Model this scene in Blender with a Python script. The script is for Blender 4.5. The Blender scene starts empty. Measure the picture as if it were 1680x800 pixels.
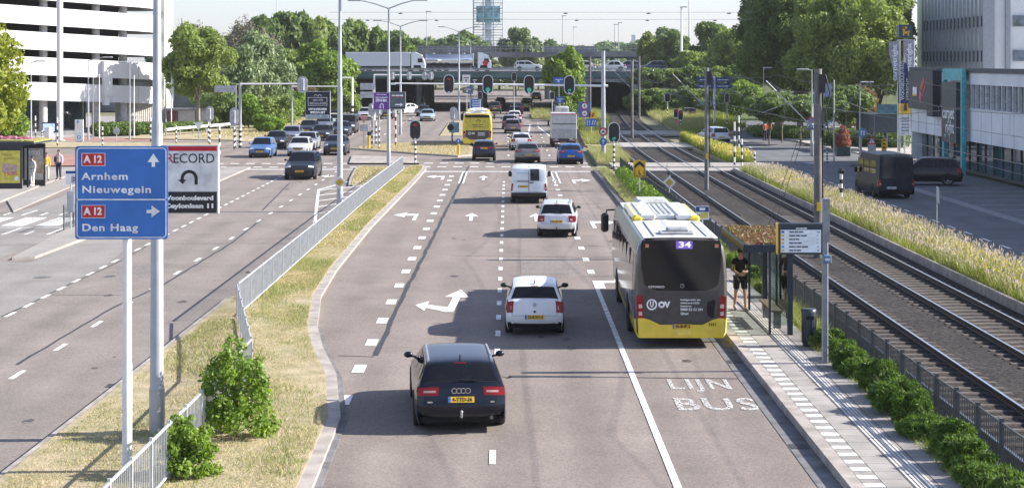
import bpy, bmesh, math, random
import numpy as np
from mathutils import Vector, Matrix
R = math.radians
rnd = random.Random(7)
rng = np.random.default_rng(7)
SC = bpy.context.scene
COL = SC.collection
# ---------------------------------------------------------------- camera, sky, sun, exposure
H = 7.4          # eye height on the footbridge
F = 2950.0       # focal length in photograph pixels (1680 wide)
cam = bpy.data.cameras.new("camera"); cam_o = bpy.data.objects.new("camera", cam); COL.objects.link(cam_o)
cam_o.location = (0, 0, H); cam_o.rotation_euler = (R(90), 0, 0)
cam.sensor_width = 36.0; cam.lens = F / 1680 * 36
cam.shift_x = 10 / 1680; cam.shift_y = -300 / 1680
cam.clip_start = 0.5; cam.clip_end = 6000
SC.camera = cam_o
SUN_EL = 30.0
w = bpy.data.worlds.new("World"); SC.world = w; w.use_nodes = True
nt = w.node_tree
sky = nt.nodes.new('ShaderNodeTexSky'); sky.sky_type = 'NISHITA'; sky.sun_disc = False
sky.sun_elevation = R(SUN_EL); sky.sun_rotation = R(88); sky.air_density = 1.0; sky.dust_density = 0.6; sky.ozone_density = 1.5
bg = nt.nodes['Background']; bg.inputs['Strength'].default_value = 0.072
shs = nt.nodes.new('ShaderNodeHueSaturation'); shs.inputs['Saturation'].default_value = .62; nt.links.new(sky.outputs[0], shs.inputs['Color'])
smx = nt.nodes.new('ShaderNodeMix'); smx.data_type = 'RGBA'; smx.blend_type = 'MULTIPLY'; smx.inputs[0].default_value = 1.; smx.inputs[7].default_value = (1.0,1.05,1.27,1)
nt.links.new(shs.outputs[0], smx.inputs[6]); nt.links.new(smx.outputs[2], bg.inputs['Color'])
sun = bpy.data.lights.new("sun", 'SUN'); sun.energy = 4.4; sun.angle = R(0.5); sun.color = (1.0, 0.935, 0.85)
sun_o = bpy.data.objects.new("sun", sun); COL.objects.link(sun_o)
sd = Vector((-math.cos(R(SUN_EL)), -0.035, -math.sin(R(SUN_EL))))
sun_o.rotation_euler = sd.to_track_quat('-Z', 'Y').to_euler(); sun_o.location = (60, 0, 60)
vs = SC.view_settings; vs.view_transform = 'Standard'; vs.look = 'None'; vs.gamma = 1.0; vs.use_curve_mapping = False
vs.exposure = 1.3
# ---------------------------------------------------------------- helpers
def G(px, py, z=0.0):
    k = (py - 100) / (H - z)
    return Vector(((px - 830) / k, F / k, z))
def XY(px, py, z=0.0):
    g = G(px, py, z); return (g.x, g.y)
def PX(px, Y): return (px - 830) * Y / F
def PZ(py, Y): return H - (py - 100) * Y / F
def at(px, Y, z=0.): return (PX(px, Y), Y, z)

class MB:
    def __init__(s): s.v = []; s.f = []; s.sm = []
    def add(s, verts, faces, smooth=False):
        b = len(s.v); s.v.extend([tuple(p) for p in verts])
        for f in faces: s.f.append(tuple(i + b for i in f)); s.sm.append(smooth)
        return s
    def box(s, c, d, rz=0.0, rx=0.0, ry=0.0):
        x, y, z = d[0] / 2, d[1] / 2, d[2] / 2
        vs_ = [(-x,-y,-z),(x,-y,-z),(x,y,-z),(-x,y,-z),(-x,-y,z),(x,-y,z),(x,y,z),(-x,y,z)]
        if rz or rx or ry:
            m = Matrix.Rotation(rz, 3, 'Z') @ Matrix.Rotation(ry, 3, 'Y') @ Matrix.Rotation(rx, 3, 'X')
            vs_ = [m @ Vector(v) for v in vs_]
        return s.add([(v[0]+c[0], v[1]+c[1], v[2]+c[2]) for v in vs_],
              [(0,3,2,1),(4,5,6,7),(0,1,5,4),(1,2,6,5),(2,3,7,6),(3,0,4,7)])
    def bbox(s, c, d, b=0.02):     # box with chamfered vertical and horizontal edges
        x, y, z = d[0]/2, d[1]/2, d[2]/2; b = min(b, x*.9, y*.9, z*.9)
        rings = []
        for (zz, q) in ((-z, b), (-z+b, 0), (z-b, 0), (z, b)):
            X, Y = x-q, y-q
            rings.append([(-X+b-q*.0,-Y,zz),(X-b,-Y,zz),(X,-Y+b,zz),(X,Y-b,zz),(X-b,Y,zz),(-X+b,Y,zz),(-X,Y-b,zz),(-X,-Y+b,zz)])
        vv = [(p[0]+c[0],p[1]+c[1],p[2]+c[2]) for r in rings for p in r]
        ff = [tuple(range(7,-1,-1)), tuple(range(24,32))]
        for i in range(3):
            for j in range(8):
                k = (j+1) % 8; ff.append((i*8+j, i*8+k, i*8+8+k, i*8+8+j))
        return s.add(vv, ff)
    def tube(s, path, r, n=8, cap=True, smooth=True):
        pts = [Vector(p) for p in path]; rr = r if isinstance(r, (list, tuple)) else [r]*len(pts)
        vv = []; up = None
        for i, p in enumerate(pts):
            a = pts[max(i-1,0)]; b = pts[min(i+1,len(pts)-1)]
            t = (b-a); t = t.normalized() if t.length > 1e-9 else Vector((0,0,1))
            if up is None: up = Vector((0,0,1)) if abs(t.z) < .9 else Vector((1,0,0))
            u = t.cross(up)
            if u.length < 1e-5: u = t.orthogonal()
            u.normalize(); v = t.cross(u).normalized(); up = -v if False else up
            for j in range(n):
                an = 2*math.pi*j/n; vv.append(p + (u*math.cos(an) + v*math.sin(an))*rr[i])
        ff = []
        for i in range(len(pts)-1):
            for j in range(n):
                k = (j+1) % n; ff.append((i*n+j, i*n+k, (i+1)*n+k, (i+1)*n+j))
        s.add(vv, ff, smooth)
        if cap:
            m = len(pts)
            s.add([vv[j] for j in range(n)], [tuple(range(n-1,-1,-1))])
            s.add([vv[(m-1)*n+j] for j in range(n)], [tuple(range(n))])
        return s
    def cyl(s, p0, p1, r0, r1=None, n=12): return s.tube([p0, p1], [r0, r0 if r1 is None else r1], n)
    def prism(s, poly, axis, a, b):
        # poly: 2D points; axis 'z' -> (x,y) extruded z; 'y' -> (x,z) extruded y; 'x' -> (y,z) extruded x
        def mk(p, t): return (p[0],p[1],t) if axis=='z' else ((p[0],t,p[1]) if axis=='y' else (t,p[0],p[1]))
        n = len(poly)
        area = sum(poly[i][0]*poly[(i+1)%n][1]-poly[(i+1)%n][0]*poly[i][1] for i in range(n))
        if area < 0: poly = poly[::-1]
        vv = [mk(p,a) for p in poly] + [mk(p,b) for p in poly]
        ff = [tuple(range(n-1,-1,-1)), tuple(range(n,2*n))] + [(i,(i+1)%n,n+(i+1)%n,n+i) for i in range(n)]
        if axis == 'y': ff = [f[::-1] for f in ff]
        return s.add(vv, ff)
    def sheet(s, poly, z): return s.add([(p[0],p[1],z) for p in poly], [tuple(range(len(poly)))])
    def grid(s, rows, smooth=True, flip=False):
        m = len(rows); n = len(rows[0]); vv = [p for r in rows for p in r]; ff = []
        for i in range(m-1):
            for j in range(n-1):
                f = (i*n+j, i*n+j+1, (i+1)*n+j+1, (i+1)*n+j); ff.append(f[::-1] if flip else f)
        return s.add(vv, ff, smooth)
    def ball(s, c, d, n=10, m=6):
        rows = []
        for i in range(m+1):
            ph = math.pi*i/m
            rows.append([(c[0]+d[0]*math.sin(ph)*math.cos(2*math.pi*j/n), c[1]+d[1]*math.sin(ph)*math.sin(2*math.pi*j/n), c[2]-d[2]*math.cos(ph)) for j in range(n+1)])
        return s.grid(rows)
    def mesh(s, name, mat):
        me = bpy.data.meshes.new(name); me.from_pydata(s.v, [], s.f)
        me.polygons.foreach_set('use_smooth', s.sm); me.update()
        if mat: me.materials.append(mat)
        return me
    def build(s, name, mat, parent=None, loc=None):
        o = bpy.data.objects.new(name, s.mesh(name, mat)); COL.objects.link(o)
        if parent: o.parent = parent
        if loc is not None: o.location = loc
        return o
def tag(o, label=None, cat=None, group=None, kind=None):
    if label: o['label'] = label
    if cat: o['category'] = cat
    if group: o['group'] = group
    if kind: o['kind'] = kind
    return o
def thing(name, label, cat, loc=(0,0,0), rz=0.0, group=None):
    o = bpy.data.objects.new(name, None); o.empty_display_size = .2; COL.objects.link(o)
    o.location = loc; o.rotation_euler = (0,0,rz)
    return tag(o, label, cat, group)
def struct(name, mb, mat, smooth=None): return tag(mb.build(name, mat), kind='structure')
def kids(o): return list(o.children)
def copy_tree(o, parent=None):
    c = o.copy(); COL.objects.link(c); c.parent = parent
    for ch in kids(o): copy_tree(ch, c)
    return c
def dup(o, loc, rz=None, label=None, scale=None):
    c = copy_tree(o); c.location = loc
    if rz is not None: c.rotation_euler = (0,0,rz)
    if label: c['label'] = label
    if scale: c.scale = scale if isinstance(scale, (tuple, list)) else (scale,)*3
    return c
def np_mesh(name, verts, nper, mat, smooth=False):
    # verts: (n*nper,3), one polygon per nper verts
    n = len(verts)//nper
    me = bpy.data.meshes.new(name)
    me.vertices.add(len(verts)); me.vertices.foreach_set('co', np.asarray(verts, dtype=np.float32).ravel())
    me.loops.add(len(verts)); me.loops.foreach_set('vertex_index', np.arange(len(verts), dtype=np.int32))
    me.polygons.add(n); me.polygons.foreach_set('loop_start', np.arange(0, n*nper, nper, dtype=np.int32))
    me.polygons.foreach_set('loop_total', np.full(n, nper, dtype=np.int32))
    me.update(); me.validate()
    me.materials.append(mat)
    return me
def link(name, me, parent=None, loc=None):
    o = bpy.data.objects.new(name, me); COL.objects.link(o)
    if parent: o.parent = parent
    if loc is not None: o.location = loc
    return o
# ---------------------------------------------------------------- materials
MATS = {}
def mat(name, col, rough=.6, metal=0., var=.12, scale=4., bump=0., bscale=40., coat=0., emit=None, spec=.5, col2=None, alpha_wear=0.):
    if name in MATS: return MATS[name]
    m = bpy.data.materials.new(name); m.use_nodes = True; t = m.node_tree; N = t.nodes; L = t.links
    b = N['Principled BSDF']; b.inputs['Roughness'].default_value = rough; b.inputs['Metallic'].default_value = metal
    b.inputs['Specular IOR Level'].default_value = spec; b.inputs['Coat Weight'].default_value = coat; b.inputs['Coat Roughness'].default_value = .04
    tc = N.new('ShaderNodeTexCoord'); nz = N.new('ShaderNodeTexNoise'); nz.inputs['Scale'].default_value = scale; nz.inputs['Detail'].default_value = 5
    L.new(tc.outputs['Object'], nz.inputs['Vector'])
    mx = N.new('ShaderNodeMix'); mx.data_type = 'RGBA'
    c2 = col2 if col2 else tuple(max(0., c*(1-2*var)) for c in col[:3]); c1 = col if col2 else tuple(min(1., c*(1+var)) for c in col[:3])
    mx.inputs[6].default_value = (*c1[:3], 1); mx.inputs[7].default_value = (*c2[:3], 1)
    rp = N.new('ShaderNodeMapRange'); rp.inputs[1].default_value = .35; rp.inputs[2].default_value = .68
    L.new(nz.outputs['Fac'], rp.inputs[0]); L.new(rp.outputs[0], mx.inputs[0]); L.new(mx.outputs[2], b.inputs['Base Color'])
    if bump:
        n2 = N.new('ShaderNodeTexNoise'); n2.inputs['Scale'].default_value = bscale; n2.inputs['Detail'].default_value = 4
        L.new(tc.outputs['Object'], n2.inputs['Vector'])
        bp = N.new('ShaderNodeBump'); bp.inputs['Strength'].default_value = bump; bp.inputs['Distance'].default_value = .05
        L.new(n2.outputs['Fac'], bp.inputs['Height']); L.new(bp.outputs[0], b.inputs['Normal'])
    if emit:
        b.inputs['Emission Color'].default_value = (*emit[:3], 1); b.inputs['Emission Strength'].default_value = emit[3]
    if alpha_wear:
        n3 = N.new('ShaderNodeTexNoise'); n3.inputs['Scale'].default_value = 9; n3.inputs['Detail'].default_value = 8; n3.inputs['Roughness'].default_value = .75
        L.new(tc.outputs['Object'], n3.inputs['Vector'])
        r3 = N.new('ShaderNodeMapRange'); r3.inputs[1].default_value = alpha_wear-.05; r3.inputs[2].default_value = alpha_wear+.07
        L.new(n3.outputs['Fac'], r3.inputs[0]); L.new(r3.outputs[0], b.inputs['Alpha'])
    MATS[name] = m
    return m
def asphalt(name, c1, c2, tracks=.5, grain=.25, rough=.85, gs=34):
    m = bpy.data.materials.new(name); m.use_nodes = True; t = m.node_tree; N = t.nodes; L = t.links
    b = N['Principled BSDF']; b.inputs['Roughness'].default_value = rough; b.inputs['Specular IOR Level'].default_value = .25
    tc = N.new('ShaderNodeTexCoord')
    def noise(scale, detail, vec=None, rg=.5):
        n = N.new('ShaderNodeTexNoise'); n.inputs['Scale'].default_value = scale; n.inputs['Detail'].default_value = detail; n.inputs['Roughness'].default_value = rg
        L.new(vec if vec else tc.outputs['Object'], n.inputs['Vector']); return n.outputs['Fac']
    def rng_(x, a, bb, lo=0., hi=1.):
        r = N.new('ShaderNodeMapRange'); r.inputs[1].default_value = a; r.inputs[2].default_value = bb; r.inputs[3].default_value = lo; r.inputs[4].default_value = hi
        L.new(x, r.inputs[0]); return r.outputs[0]
    def mul(a, bb):
        q = N.new('ShaderNodeMath'); q.operation = 'MULTIPLY'; L.new(a, q.inputs[0]); L.new(bb, q.inputs[1]); return q.outputs[0]
    mp = N.new('ShaderNodeMapping'); mp.inputs['Scale'].default_value = (1.1, .045, 1); L.new(tc.outputs['Object'], mp.inputs['Vector'])
    mx = N.new('ShaderNodeMix'); mx.data_type = 'RGBA'; mx.inputs[6].default_value = (*c1, 1); mx.inputs[7].default_value = (*c2, 1)
    L.new(rng_(noise(.35, 6), .3, .7), mx.inputs[0])
    sx = N.new('ShaderNodeSeparateXYZ'); L.new(tc.outputs['Object'], sx.inputs[0])
    wv = N.new('ShaderNodeMath'); wv.operation = 'MULTIPLY_ADD'; wv.inputs[1].default_value = 2*math.pi/1.62; wv.inputs[2].default_value = 1.1; L.new(sx.outputs[0], wv.inputs[0])
    sn = N.new('ShaderNodeMath'); sn.operation = 'SINE'; L.new(wv.outputs[0], sn.inputs[0])
    ml_ = N.new('ShaderNodeMath'); ml_.operation = 'MULTIPLY'; L.new(sn.outputs[0], ml_.inputs[0]); L.new(rng_(noise(.22, 3), .35, .65), ml_.inputs[1])
    f1 = mul(rng_(ml_.outputs[0], -.6, .9, 1.03, 1-tracks*.24), rng_(noise(.8, 2, mp.outputs[0]), .3, .7, 1-tracks*.09, 1.03))
    vo = N.new('ShaderNodeTexVoronoi'); vo.inputs['Scale'].default_value = gs; L.new(tc.outputs['Object'], vo.inputs['Vector']); sv_ = N.new('ShaderNodeSeparateColor'); L.new(vo.outputs['Color'], sv_.inputs[0])
    f2 = mul(rng_(sv_.outputs[0], 0, 1, 1-grain, 1+grain), rng_(noise(gs*.25, 5, None, .8), .3, .7, 1-grain*.22, 1+grain*.22))
    f3 = rng_(noise(.9, 8, None, .75), .3, .7, .88, 1.07)
    hs = N.new('ShaderNodeHueSaturation'); L.new(mx.outputs[2], hs.inputs['Color']); L.new(mul(mul(f1, f2), f3), hs.inputs['Value'])
    L.new(hs.outputs[0], b.inputs['Base Color'])
    bp = N.new('ShaderNodeBump'); bp.inputs['Strength'].default_value = .25; bp.inputs['Distance'].default_value = .01
    L.new(noise(60, 4), bp.inputs['Height']); L.new(bp.outputs[0], b.inputs['Normal'])
    MATS[name] = m; return m
def stripes(n):
    k = 'striped_paint_%d' % n
    if k in MATS: return MATS[k]
    m = bpy.data.materials.new(k); m.use_nodes = True; t = m.node_tree; N = t.nodes; L = t.links; b = N['Principled BSDF']; b.inputs['Roughness'].default_value = .5
    tc = N.new('ShaderNodeTexCoord'); sx = N.new('ShaderNodeSeparateXYZ'); L.new(tc.outputs['Generated'], sx.inputs[0])
    a = N.new('ShaderNodeMath'); a.operation = 'MULTIPLY'; a.inputs[1].default_value = n; L.new(sx.outputs[2], a.inputs[0]); f = N.new('ShaderNodeMath'); f.operation = 'FRACT'; L.new(a.outputs[0], f.inputs[0])
    g = N.new('ShaderNodeMath'); g.operation = 'GREATER_THAN'; g.inputs[1].default_value = .5; L.new(f.outputs[0], g.inputs[0])
    mx = N.new('ShaderNodeMix'); mx.data_type = 'RGBA'; mx.inputs[6].default_value = (.02,.02,.022,1); mx.inputs[7].default_value = (.74,.74,.72,1); L.new(g.outputs[0], mx.inputs[0]); L.new(mx.outputs[2], b.inputs['Base Color'])
    MATS[k] = m; return m
def leafmat(name, c1, c2, trans=.35, cs=.7, rough=.5):
    m = bpy.data.materials.new(name); m.use_nodes = True; t = m.node_tree; N = t.nodes; L = t.links
    b = N['Principled BSDF']; b.inputs['Roughness'].default_value = rough; b.inputs['Specular IOR Level'].default_value = .3
    ge = N.new('ShaderNodeNewGeometry'); nz = N.new('ShaderNodeTexNoise'); nz.inputs['Scale'].default_value = cs; nz.inputs['Detail'].default_value = 3
    L.new(ge.outputs['Position'], nz.inputs['Vector'])
    ad = N.new('ShaderNodeMath'); ad.operation = 'MULTIPLY_ADD'; ad.inputs[1].default_value = .55; L.new(ge.outputs['Random Per Island'], ad.inputs[0])
    r = N.new('ShaderNodeMapRange'); r.inputs[1].default_value = .3; r.inputs[2].default_value = .7; r.inputs[3].default_value = -.1; r.inputs[4].default_value = .55
    L.new(nz.outputs['Fac'], r.inputs[0]); L.new(r.outputs[0], ad.inputs[2])
    mx = N.new('ShaderNodeMix'); mx.data_type = 'RGBA'; mx.inputs[6].default_value = (*c1, 1); mx.inputs[7].default_value = (*c2, 1)
    L.new(ad.outputs[0], mx.inputs[0]); L.new(mx.outputs[2], b.inputs['Base Color'])
    tr = N.new('ShaderNodeBsdfTranslucent'); hs = N.new('ShaderNodeHueSaturation'); hs.inputs['Saturation'].default_value = 1.15; hs.inputs['Value'].default_value = 1.3
    L.new(mx.outputs[2], hs.inputs['Color']); L.new(hs.outputs[0], tr.inputs['Color'])
    ms = N.new('ShaderNodeMixShader'); ms.inputs[0].default_value = trans
    L.new(b.outputs[0], ms.inputs[1]); L.new(tr.outputs[0], ms.inputs[2]); L.new(ms.outputs[0], N['Material Output'].inputs['Surface'])
    MATS[name] = m; return m
def glassmat(name, tint=(.9,.95,.95), rough=.02, mixf=.25):
    m = bpy.data.materials.new(name); m.use_nodes = True; t = m.node_tree; N = t.nodes; L = t.links
    gl = N.new('ShaderNodeBsdfGlossy'); gl.inputs['Roughness'].default_value = rough
    tr = N.new('ShaderNodeBsdfTransparent'); tr.inputs['Color'].default_value = (*tint, 1)
    fr = N.new('ShaderNodeFresnel'); fr.inputs['IOR'].default_value = 1.5
    ms = N.new('ShaderNodeMixShader'); L.new(fr.outputs[0], ms.inputs[0]); L.new(tr.outputs[0], ms.inputs[1]); L.new(gl.outputs[0], ms.inputs[2])
    L.new(ms.outputs[0], N['Material Output'].inputs['Surface']); MATS[name] = m; return m
ASPH = asphalt('asphalt_worn', (.266,.229,.204), (.220,.190,.170), .75, .22)
ASPH_L = asphalt('asphalt_pale', (.268,.235,.212), (.212,.187,.170), .6, .22)
ASPH_D = asphalt('asphalt_grey', (.17,.175,.185), (.125,.13,.14), .4, .22)
CONC = asphalt('concrete_lane', (.285,.270,.252), (.225,.213,.2), .3, .16)
PAVE = asphalt('pavement_concrete', (.345,.322,.298), (.275,.257,.24), .2, .14)
BRICK = asphalt('red_cycle_asphalt', (.36,.20,.165), (.29,.165,.14), .2, .15)
TAR = mat('tar_seam', (.045,.047,.055), .7, var=.25)
KERB = mat('kerb_concrete', (.36,.325,.295), .85, var=.15, scale=2, bump=.2)
KERB_D = mat('kerb_dark_concrete_shade', (.16,.16,.165), .85, var=.2, scale=2)  # dark concrete; also colours the kerb's shadow along the platform
PAINT = mat('road_paint', (.80,.80,.78), .6, var=.14, scale=3, alpha_wear=.345)
PAINT_W = mat('road_paint_worn', (.74,.74,.72), .65, var=.12, scale=6, alpha_wear=.40)
PAINT_V = mat('road_paint_very_worn', (.66,.65,.63), .65, var=.15, scale=6, alpha_wear=.475)
SOIL = mat('dry_grass_soil', (.42,.345,.225), .95, scale=1.6, col2=(.25,.23,.12), bump=.5, bscale=15)
EARTH = mat('ground_earth', (.20,.19,.11), .95, scale=.15, col2=(.12,.135,.06))
LAWN = mat('lawn_green', (.085,.13,.04), .9, scale=.6, col2=(.055,.09,.03), bump=.4, bscale=18)
STEEL = mat('galvanised_steel', (.42,.44,.46), .5, .2, var=.12, scale=3)
STEEL_D = mat('grey_painted_steel', (.17,.175,.185), .55, .2, var=.15)
POLE = mat('lamp_post_grey', (.40,.42,.45), .45, .4, var=.08, scale=2)
WHITEP = mat('white_painted_metal', (.78,.79,.80), .4, var=.05)
WHITE = mat('white_render', (.80,.80,.79), .7, var=.04, scale=.4)
BLACK = mat('black_plastic', (.018,.018,.02), .5)
DARKM = mat('dark_trim', (.025,.026,.03), .55)
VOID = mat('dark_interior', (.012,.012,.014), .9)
RUBBER = mat('tyre_rubber', (.022,.022,.023), .8)
RIM = mat('alloy_rim', (.45,.46,.48), .35, .8)
CGLASS = mat('car_glass', (.008,.010,.013), .04, var=.2, spec=.4)
REDL = mat('red_tail_lens', (.21,.006,.008), .3, coat=.2, spec=.3, emit=(1,.02,.02,.012))
HEADL = mat('headlamp_lens', (.75,.78,.82), .12, .2, coat=1)
YPLATE = mat('yellow_plate', (.85,.52,.035), .45)
LETTER = mat('black_lettering', (.02,.02,.02), .6)
LETW = mat('white_lettering', (.86,.87,.88), .5)
BLUE = mat('sign_blue', (.035,.165,.54), .4, var=.07, scale=2.5)
BLUE_D = mat('sign_blue_dark', (.02,.07,.26), .4)
SRED = mat('sign_red', (.55,.015,.03), .4)
SYEL = mat('sign_yellow', (.88,.52,.015), .45)
SBLACK = mat('sign_black', (.018,.02,.025), .45)
SGREY = mat('sign_back_grey', (.50,.52,.54), .5, .25)
TURQ = mat('turquoise_frame', (.07,.42,.47), .45)
# ---------------------------------------------------------------- lettering
def text(s, size, m, parent, loc, rot=(R(90),0,0), align='CENTER', bold=0., sx=1., name='lettering', ex=.002, sp=1.):
    cu = bpy.data.curves.new(name, 'FONT'); cu.body = s; cu.size = size; cu.align_x = align; cu.align_y = 'CENTER'
    cu.extrude = ex; cu.offset = bold; cu.resolution_u = 3; cu.space_character = sp
    to = bpy.data.objects.new(name, cu); COL.objects.link(to)
    bpy.context.view_layer.update()
    me = bpy.data.meshes.new_from_object(to.evaluated_get(bpy.context.evaluated_depsgraph_get()))
    bpy.data.objects.remove(to)
    me.materials.clear(); me.materials.append(m)
    o = bpy.data.objects.new(name, me); COL.objects.link(o); o.location = loc; o.rotation_euler = rot; o.scale = (sx,1,1)
    if parent: o.parent = parent
    return o
def poly_part(name, polys, y, d, m, parent):   # flat pieces in the local x,z plane at depth y (facing -y)
    b = MB()
    for p in polys: b.prism(p, 'y', y-d, y)
    return b.build(name, m, parent)
def circ(cx, cz, r, n=24, a0=0., a1=360.):
    return [(cx+r*math.cos(R(a0+(a1-a0)*i/n)), cz+r*math.sin(R(a0+(a1-a0)*i/n))) for i in range(n if a1-a0 >= 360 else n+1)]
def ring(cx, cz, r0, r1, a0=0., a1=360., n=24):
    out = []
    for i in range(n):
        b0 = R(a0+(a1-a0)*i/n); b1 = R(a0+(a1-a0)*(i+1)/n)
        out.append([(cx+r0*math.cos(b0),cz+r0*math.sin(b0)),(cx+r1*math.cos(b0),cz+r1*math.sin(b0)),(cx+r1*math.cos(b1),cz+r1*math.sin(b1)),(cx+r0*math.cos(b1),cz+r0*math.sin(b1))])
    return out
def rrect(x0, z0, x1, z1, r, n=5):
    out = []
    for (cx, cz, a) in ((x1-r,z1-r,0),(x0+r,z1-r,90),(x0+r,z0+r,180),(x1-r,z0+r,270)):
        for i in range(n+1): out.append((cx+r*math.cos(R(a+90*i/n)), cz+r*math.sin(R(a+90*i/n))))
    return out
def frame_strips(x0, z0, x1, z1, t, r=.0):
    return [[(x0,z0),(x1,z0),(x1,z0+t),(x0,z0+t)],[(x0,z1-t),(x1,z1-t),(x1,z1),(x0,z1)],[(x0,z0+t),(x0+t,z0+t),(x0+t,z1-t),(x0,z1-t)],[(x1-t,z0+t),(x1,z0+t),(x1,z1-t),(x1-t,z1-t)]]
# ---------------------------------------------------------------- vehicles: a smooth shell with panels laid on it
class Shell:
    def __init__(s, pts, rad, W, Ht, belt, roofw=.74, plan=(.13,.10), zbot=.2):
        s.p = np.array(pts, float); s.r = np.array(rad, float); s.W = W/2; s.H = Ht; s.belt = belt
        s.L2 = max(abs(s.p[:,0])); s.plan = plan; s.zbot = zbot
        s.zt = [0, .2, .36, .55, .75, belt, belt+.35*(Ht-belt), Ht-.1*(Ht-belt), Ht+.3]
        s.wt = [.88, .93, .985, 1., 1., .955, .86 if roofw < .85 else .95, roofw+.015, roofw-.02]
    def w(s, z, y):
        a = min(1., abs(y)/s.L2); q = s.plan[0] if y > 0 else s.plan[1]
        return s.W*float(np.interp(z, s.zt, s.wt))*(1-q*max(0., (a-.72)/.28)**2)
    def O(s, t):
        n = len(s.p); t = min(max(t, 0), n-1-1e-6); i = int(t); u = t-i
        p0, p1, p2, p3 = s.p[max(i-1,0)], s.p[i], s.p[i+1], s.p[min(i+2,n-1)]
        m1 = (p2-p0)*.30; m2 = (p3-p1)*.30; d = np.linalg.norm(p2-p1)
        for m in (m1, m2):
            l = np.linalg.norm(m)
            if l > d*.9: m *= d*.9/l
        h = lambda a: (2*a**3-3*a**2+1)*p1+(a**3-2*a**2+a)*m1+(-2*a**3+3*a**2)*p2+(a**3-a**2)*m2
        c = h(u); tg = h(min(u+.02,1))-h(max(u-.02,0)); l = np.linalg.norm(tg) or 1.; tg = tg/l
        return c, np.array((tg[1], -tg[0])), s.r[i]*(1-u)+s.r[i+1]*u
    def S(s, t, v, off=0.):
        c, nrm, r = s.O(t); q = c + nrm*(off - r*abs(v)**4.5)
        return (v*(s.w(c[1], c[0]) + off*abs(v)**4), q[0], q[1])
    def patch(s, t0, t1, v0, v1, off, nt=4, nv=8, v0b=None, v1b=None):
        v0b = v0 if v0b is None else v0b; v1b = v1 if v1b is None else v1b
        rows = []
        for i in range(nt+1):
            a = i/nt; t = t0+(t1-t0)*a; lo = v0+(v0b-v0)*a; hi = v1+(v1b-v1)*a
            rows.append([s.S(t, lo+(hi-lo)*j/nv, off) for j in range(nv+1)])
        return rows
    def side(s, y, z, sg, off=.0): return (sg*(s.w(z, y)+off), y, z)
    def sidepatch(s, q, sg, off, nu=4, nv=3):   # q: 4 corners (y,z): front-bottom, rear-bottom, rear-top, front-top
        rows = []
        for i in range(nv+1):
            a = i/nv; rows.append([])
            for j in range(nu+1):
                b = j/nu
                y = (q[0][0]*(1-b)+q[1][0]*b)*(1-a)+(q[3][0]*(1-b)+q[2][0]*b)*a
                z = (q[0][1]*(1-b)+q[1][1]*b)*(1-a)+(q[3][1]*(1-b)+q[2][1]*b)*a
                rows[-1].append(s.side(y, z, sg, off))
        return rows
    def body(s, per=4):
        vv = [-1,-.985,-.95,-.88,-.76,-.5,-.2,.2,.5,.76,.88,.95,.985,1]
        n = len(s.p); ts = [i/per for i in range((n-1)*per+1)]
        b = MB(); top = [[s.S(t, v) for v in vv] for t in ts]
        b.grid(top, flip=False)
        y0 = s.p[0][0]; y1 = s.p[-1][0]; zb = s.zbot
        for sg, j in ((-1, 0), (1, -1)):
            rows = []
            for k in range(8):
                a = k/7; row = []
                for i in range(len(ts)):
                    x, y, z = top[i][j]; yb = min(max(y, y1), y0)
                    zz = z+(zb-z)*a; yy = y+(yb-y)*a
                    corr = x - sg*s.w(z, y)
                    row.append((sg*s.w(zz, yy)+corr*(1-a), yy, zz))
                rows.append(row)
            b.grid(rows, flip=(sg > 0))
        return b
PAINTS = {}
def paint(c, metal=.0, rough=.28):
    k = (tuple(c), metal)
    if k not in PAINTS:
        PAINTS[k] = mat('car_paint_%d' % len(PAINTS), c, rough, metal, var=.05, scale=1.5, coat=.45, spec=.35)
    return PAINTS[k]
# outline control points as (fraction of length, height): front bottom, over the top, to rear bottom
def outline(kind, L, Ht):
    K = {
     'hatch': (.98,[(.480,.20),(.497,.40),(.500,.55),(.488,.70),(.44,.80),(.235,.98),(.055,Ht-.05),(-.08,Ht),(-.30,Ht-.03),(-.405,Ht-.10),(-.455,1.02),(-.478,.93),(-.492,.66),(-.500,.54),(-.497,.42),(-.482,.32)]),
     'estate':(.98,[(.480,.20),(.497,.38),(.500,.52),(.490,.68),(.455,.78),(.215,.97),(.06,Ht-.06),(-.06,Ht),(-.30,Ht-.025),(-.405,Ht-.09),(-.462,1.02),(-.480,.93),(-.492,.68),(-.500,.56),(-.496,.44),(-.482,.34)]),
     'saloon':(.96,[(.480,.20),(.497,.38),(.500,.52),(.490,.66),(.455,.76),(.225,.95),(.07,Ht-.06),(-.06,Ht),(-.20,Ht-.04),(-.27,Ht-.11),(-.405,1.04),(-.475,1.00),(-.494,.75),(-.500,.56),(-.496,.43),(-.482,.33)]),
     'suv':  (1.08,[(.480,.26),(.496,.45),(.500,.62),(.492,.82),(.455,.93),(.235,1.09),(.07,Ht-.06),(-.06,Ht),(-.28,Ht-.03),(-.40,Ht-.11),(-.455,1.13),(-.476,1.04),(-.493,.78),(-.500,.62),(-.496,.48),(-.480,.38)]),
     'van':  (1.10,[(.480,.24),(.497,.42),(.500,.58),(.49,.80),(.46,.97),(.345,1.18),(.215,Ht-.10),(.12,Ht-.02),(-.40,Ht-.02),(-.488,Ht-.06),(-.493,1.2),(-.495,1.05),(-.497,.80),(-.500,.60),(-.500,.48),(-.490,.38)]),
    }
    b, p = K[kind]
    rad = [.16,.18,.18,.12,.07,.05,.05,.05,.05,.05,.05,.06,.09,.11,.11,.10]
    if kind == 'van': rad = [.14,.15,.14,.10,.08,.06,.05,.07,.07,.05,.05,.05,.05,.06,.06,.05]
    return b, [(f*L, z) for f, z in p], rad
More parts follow.
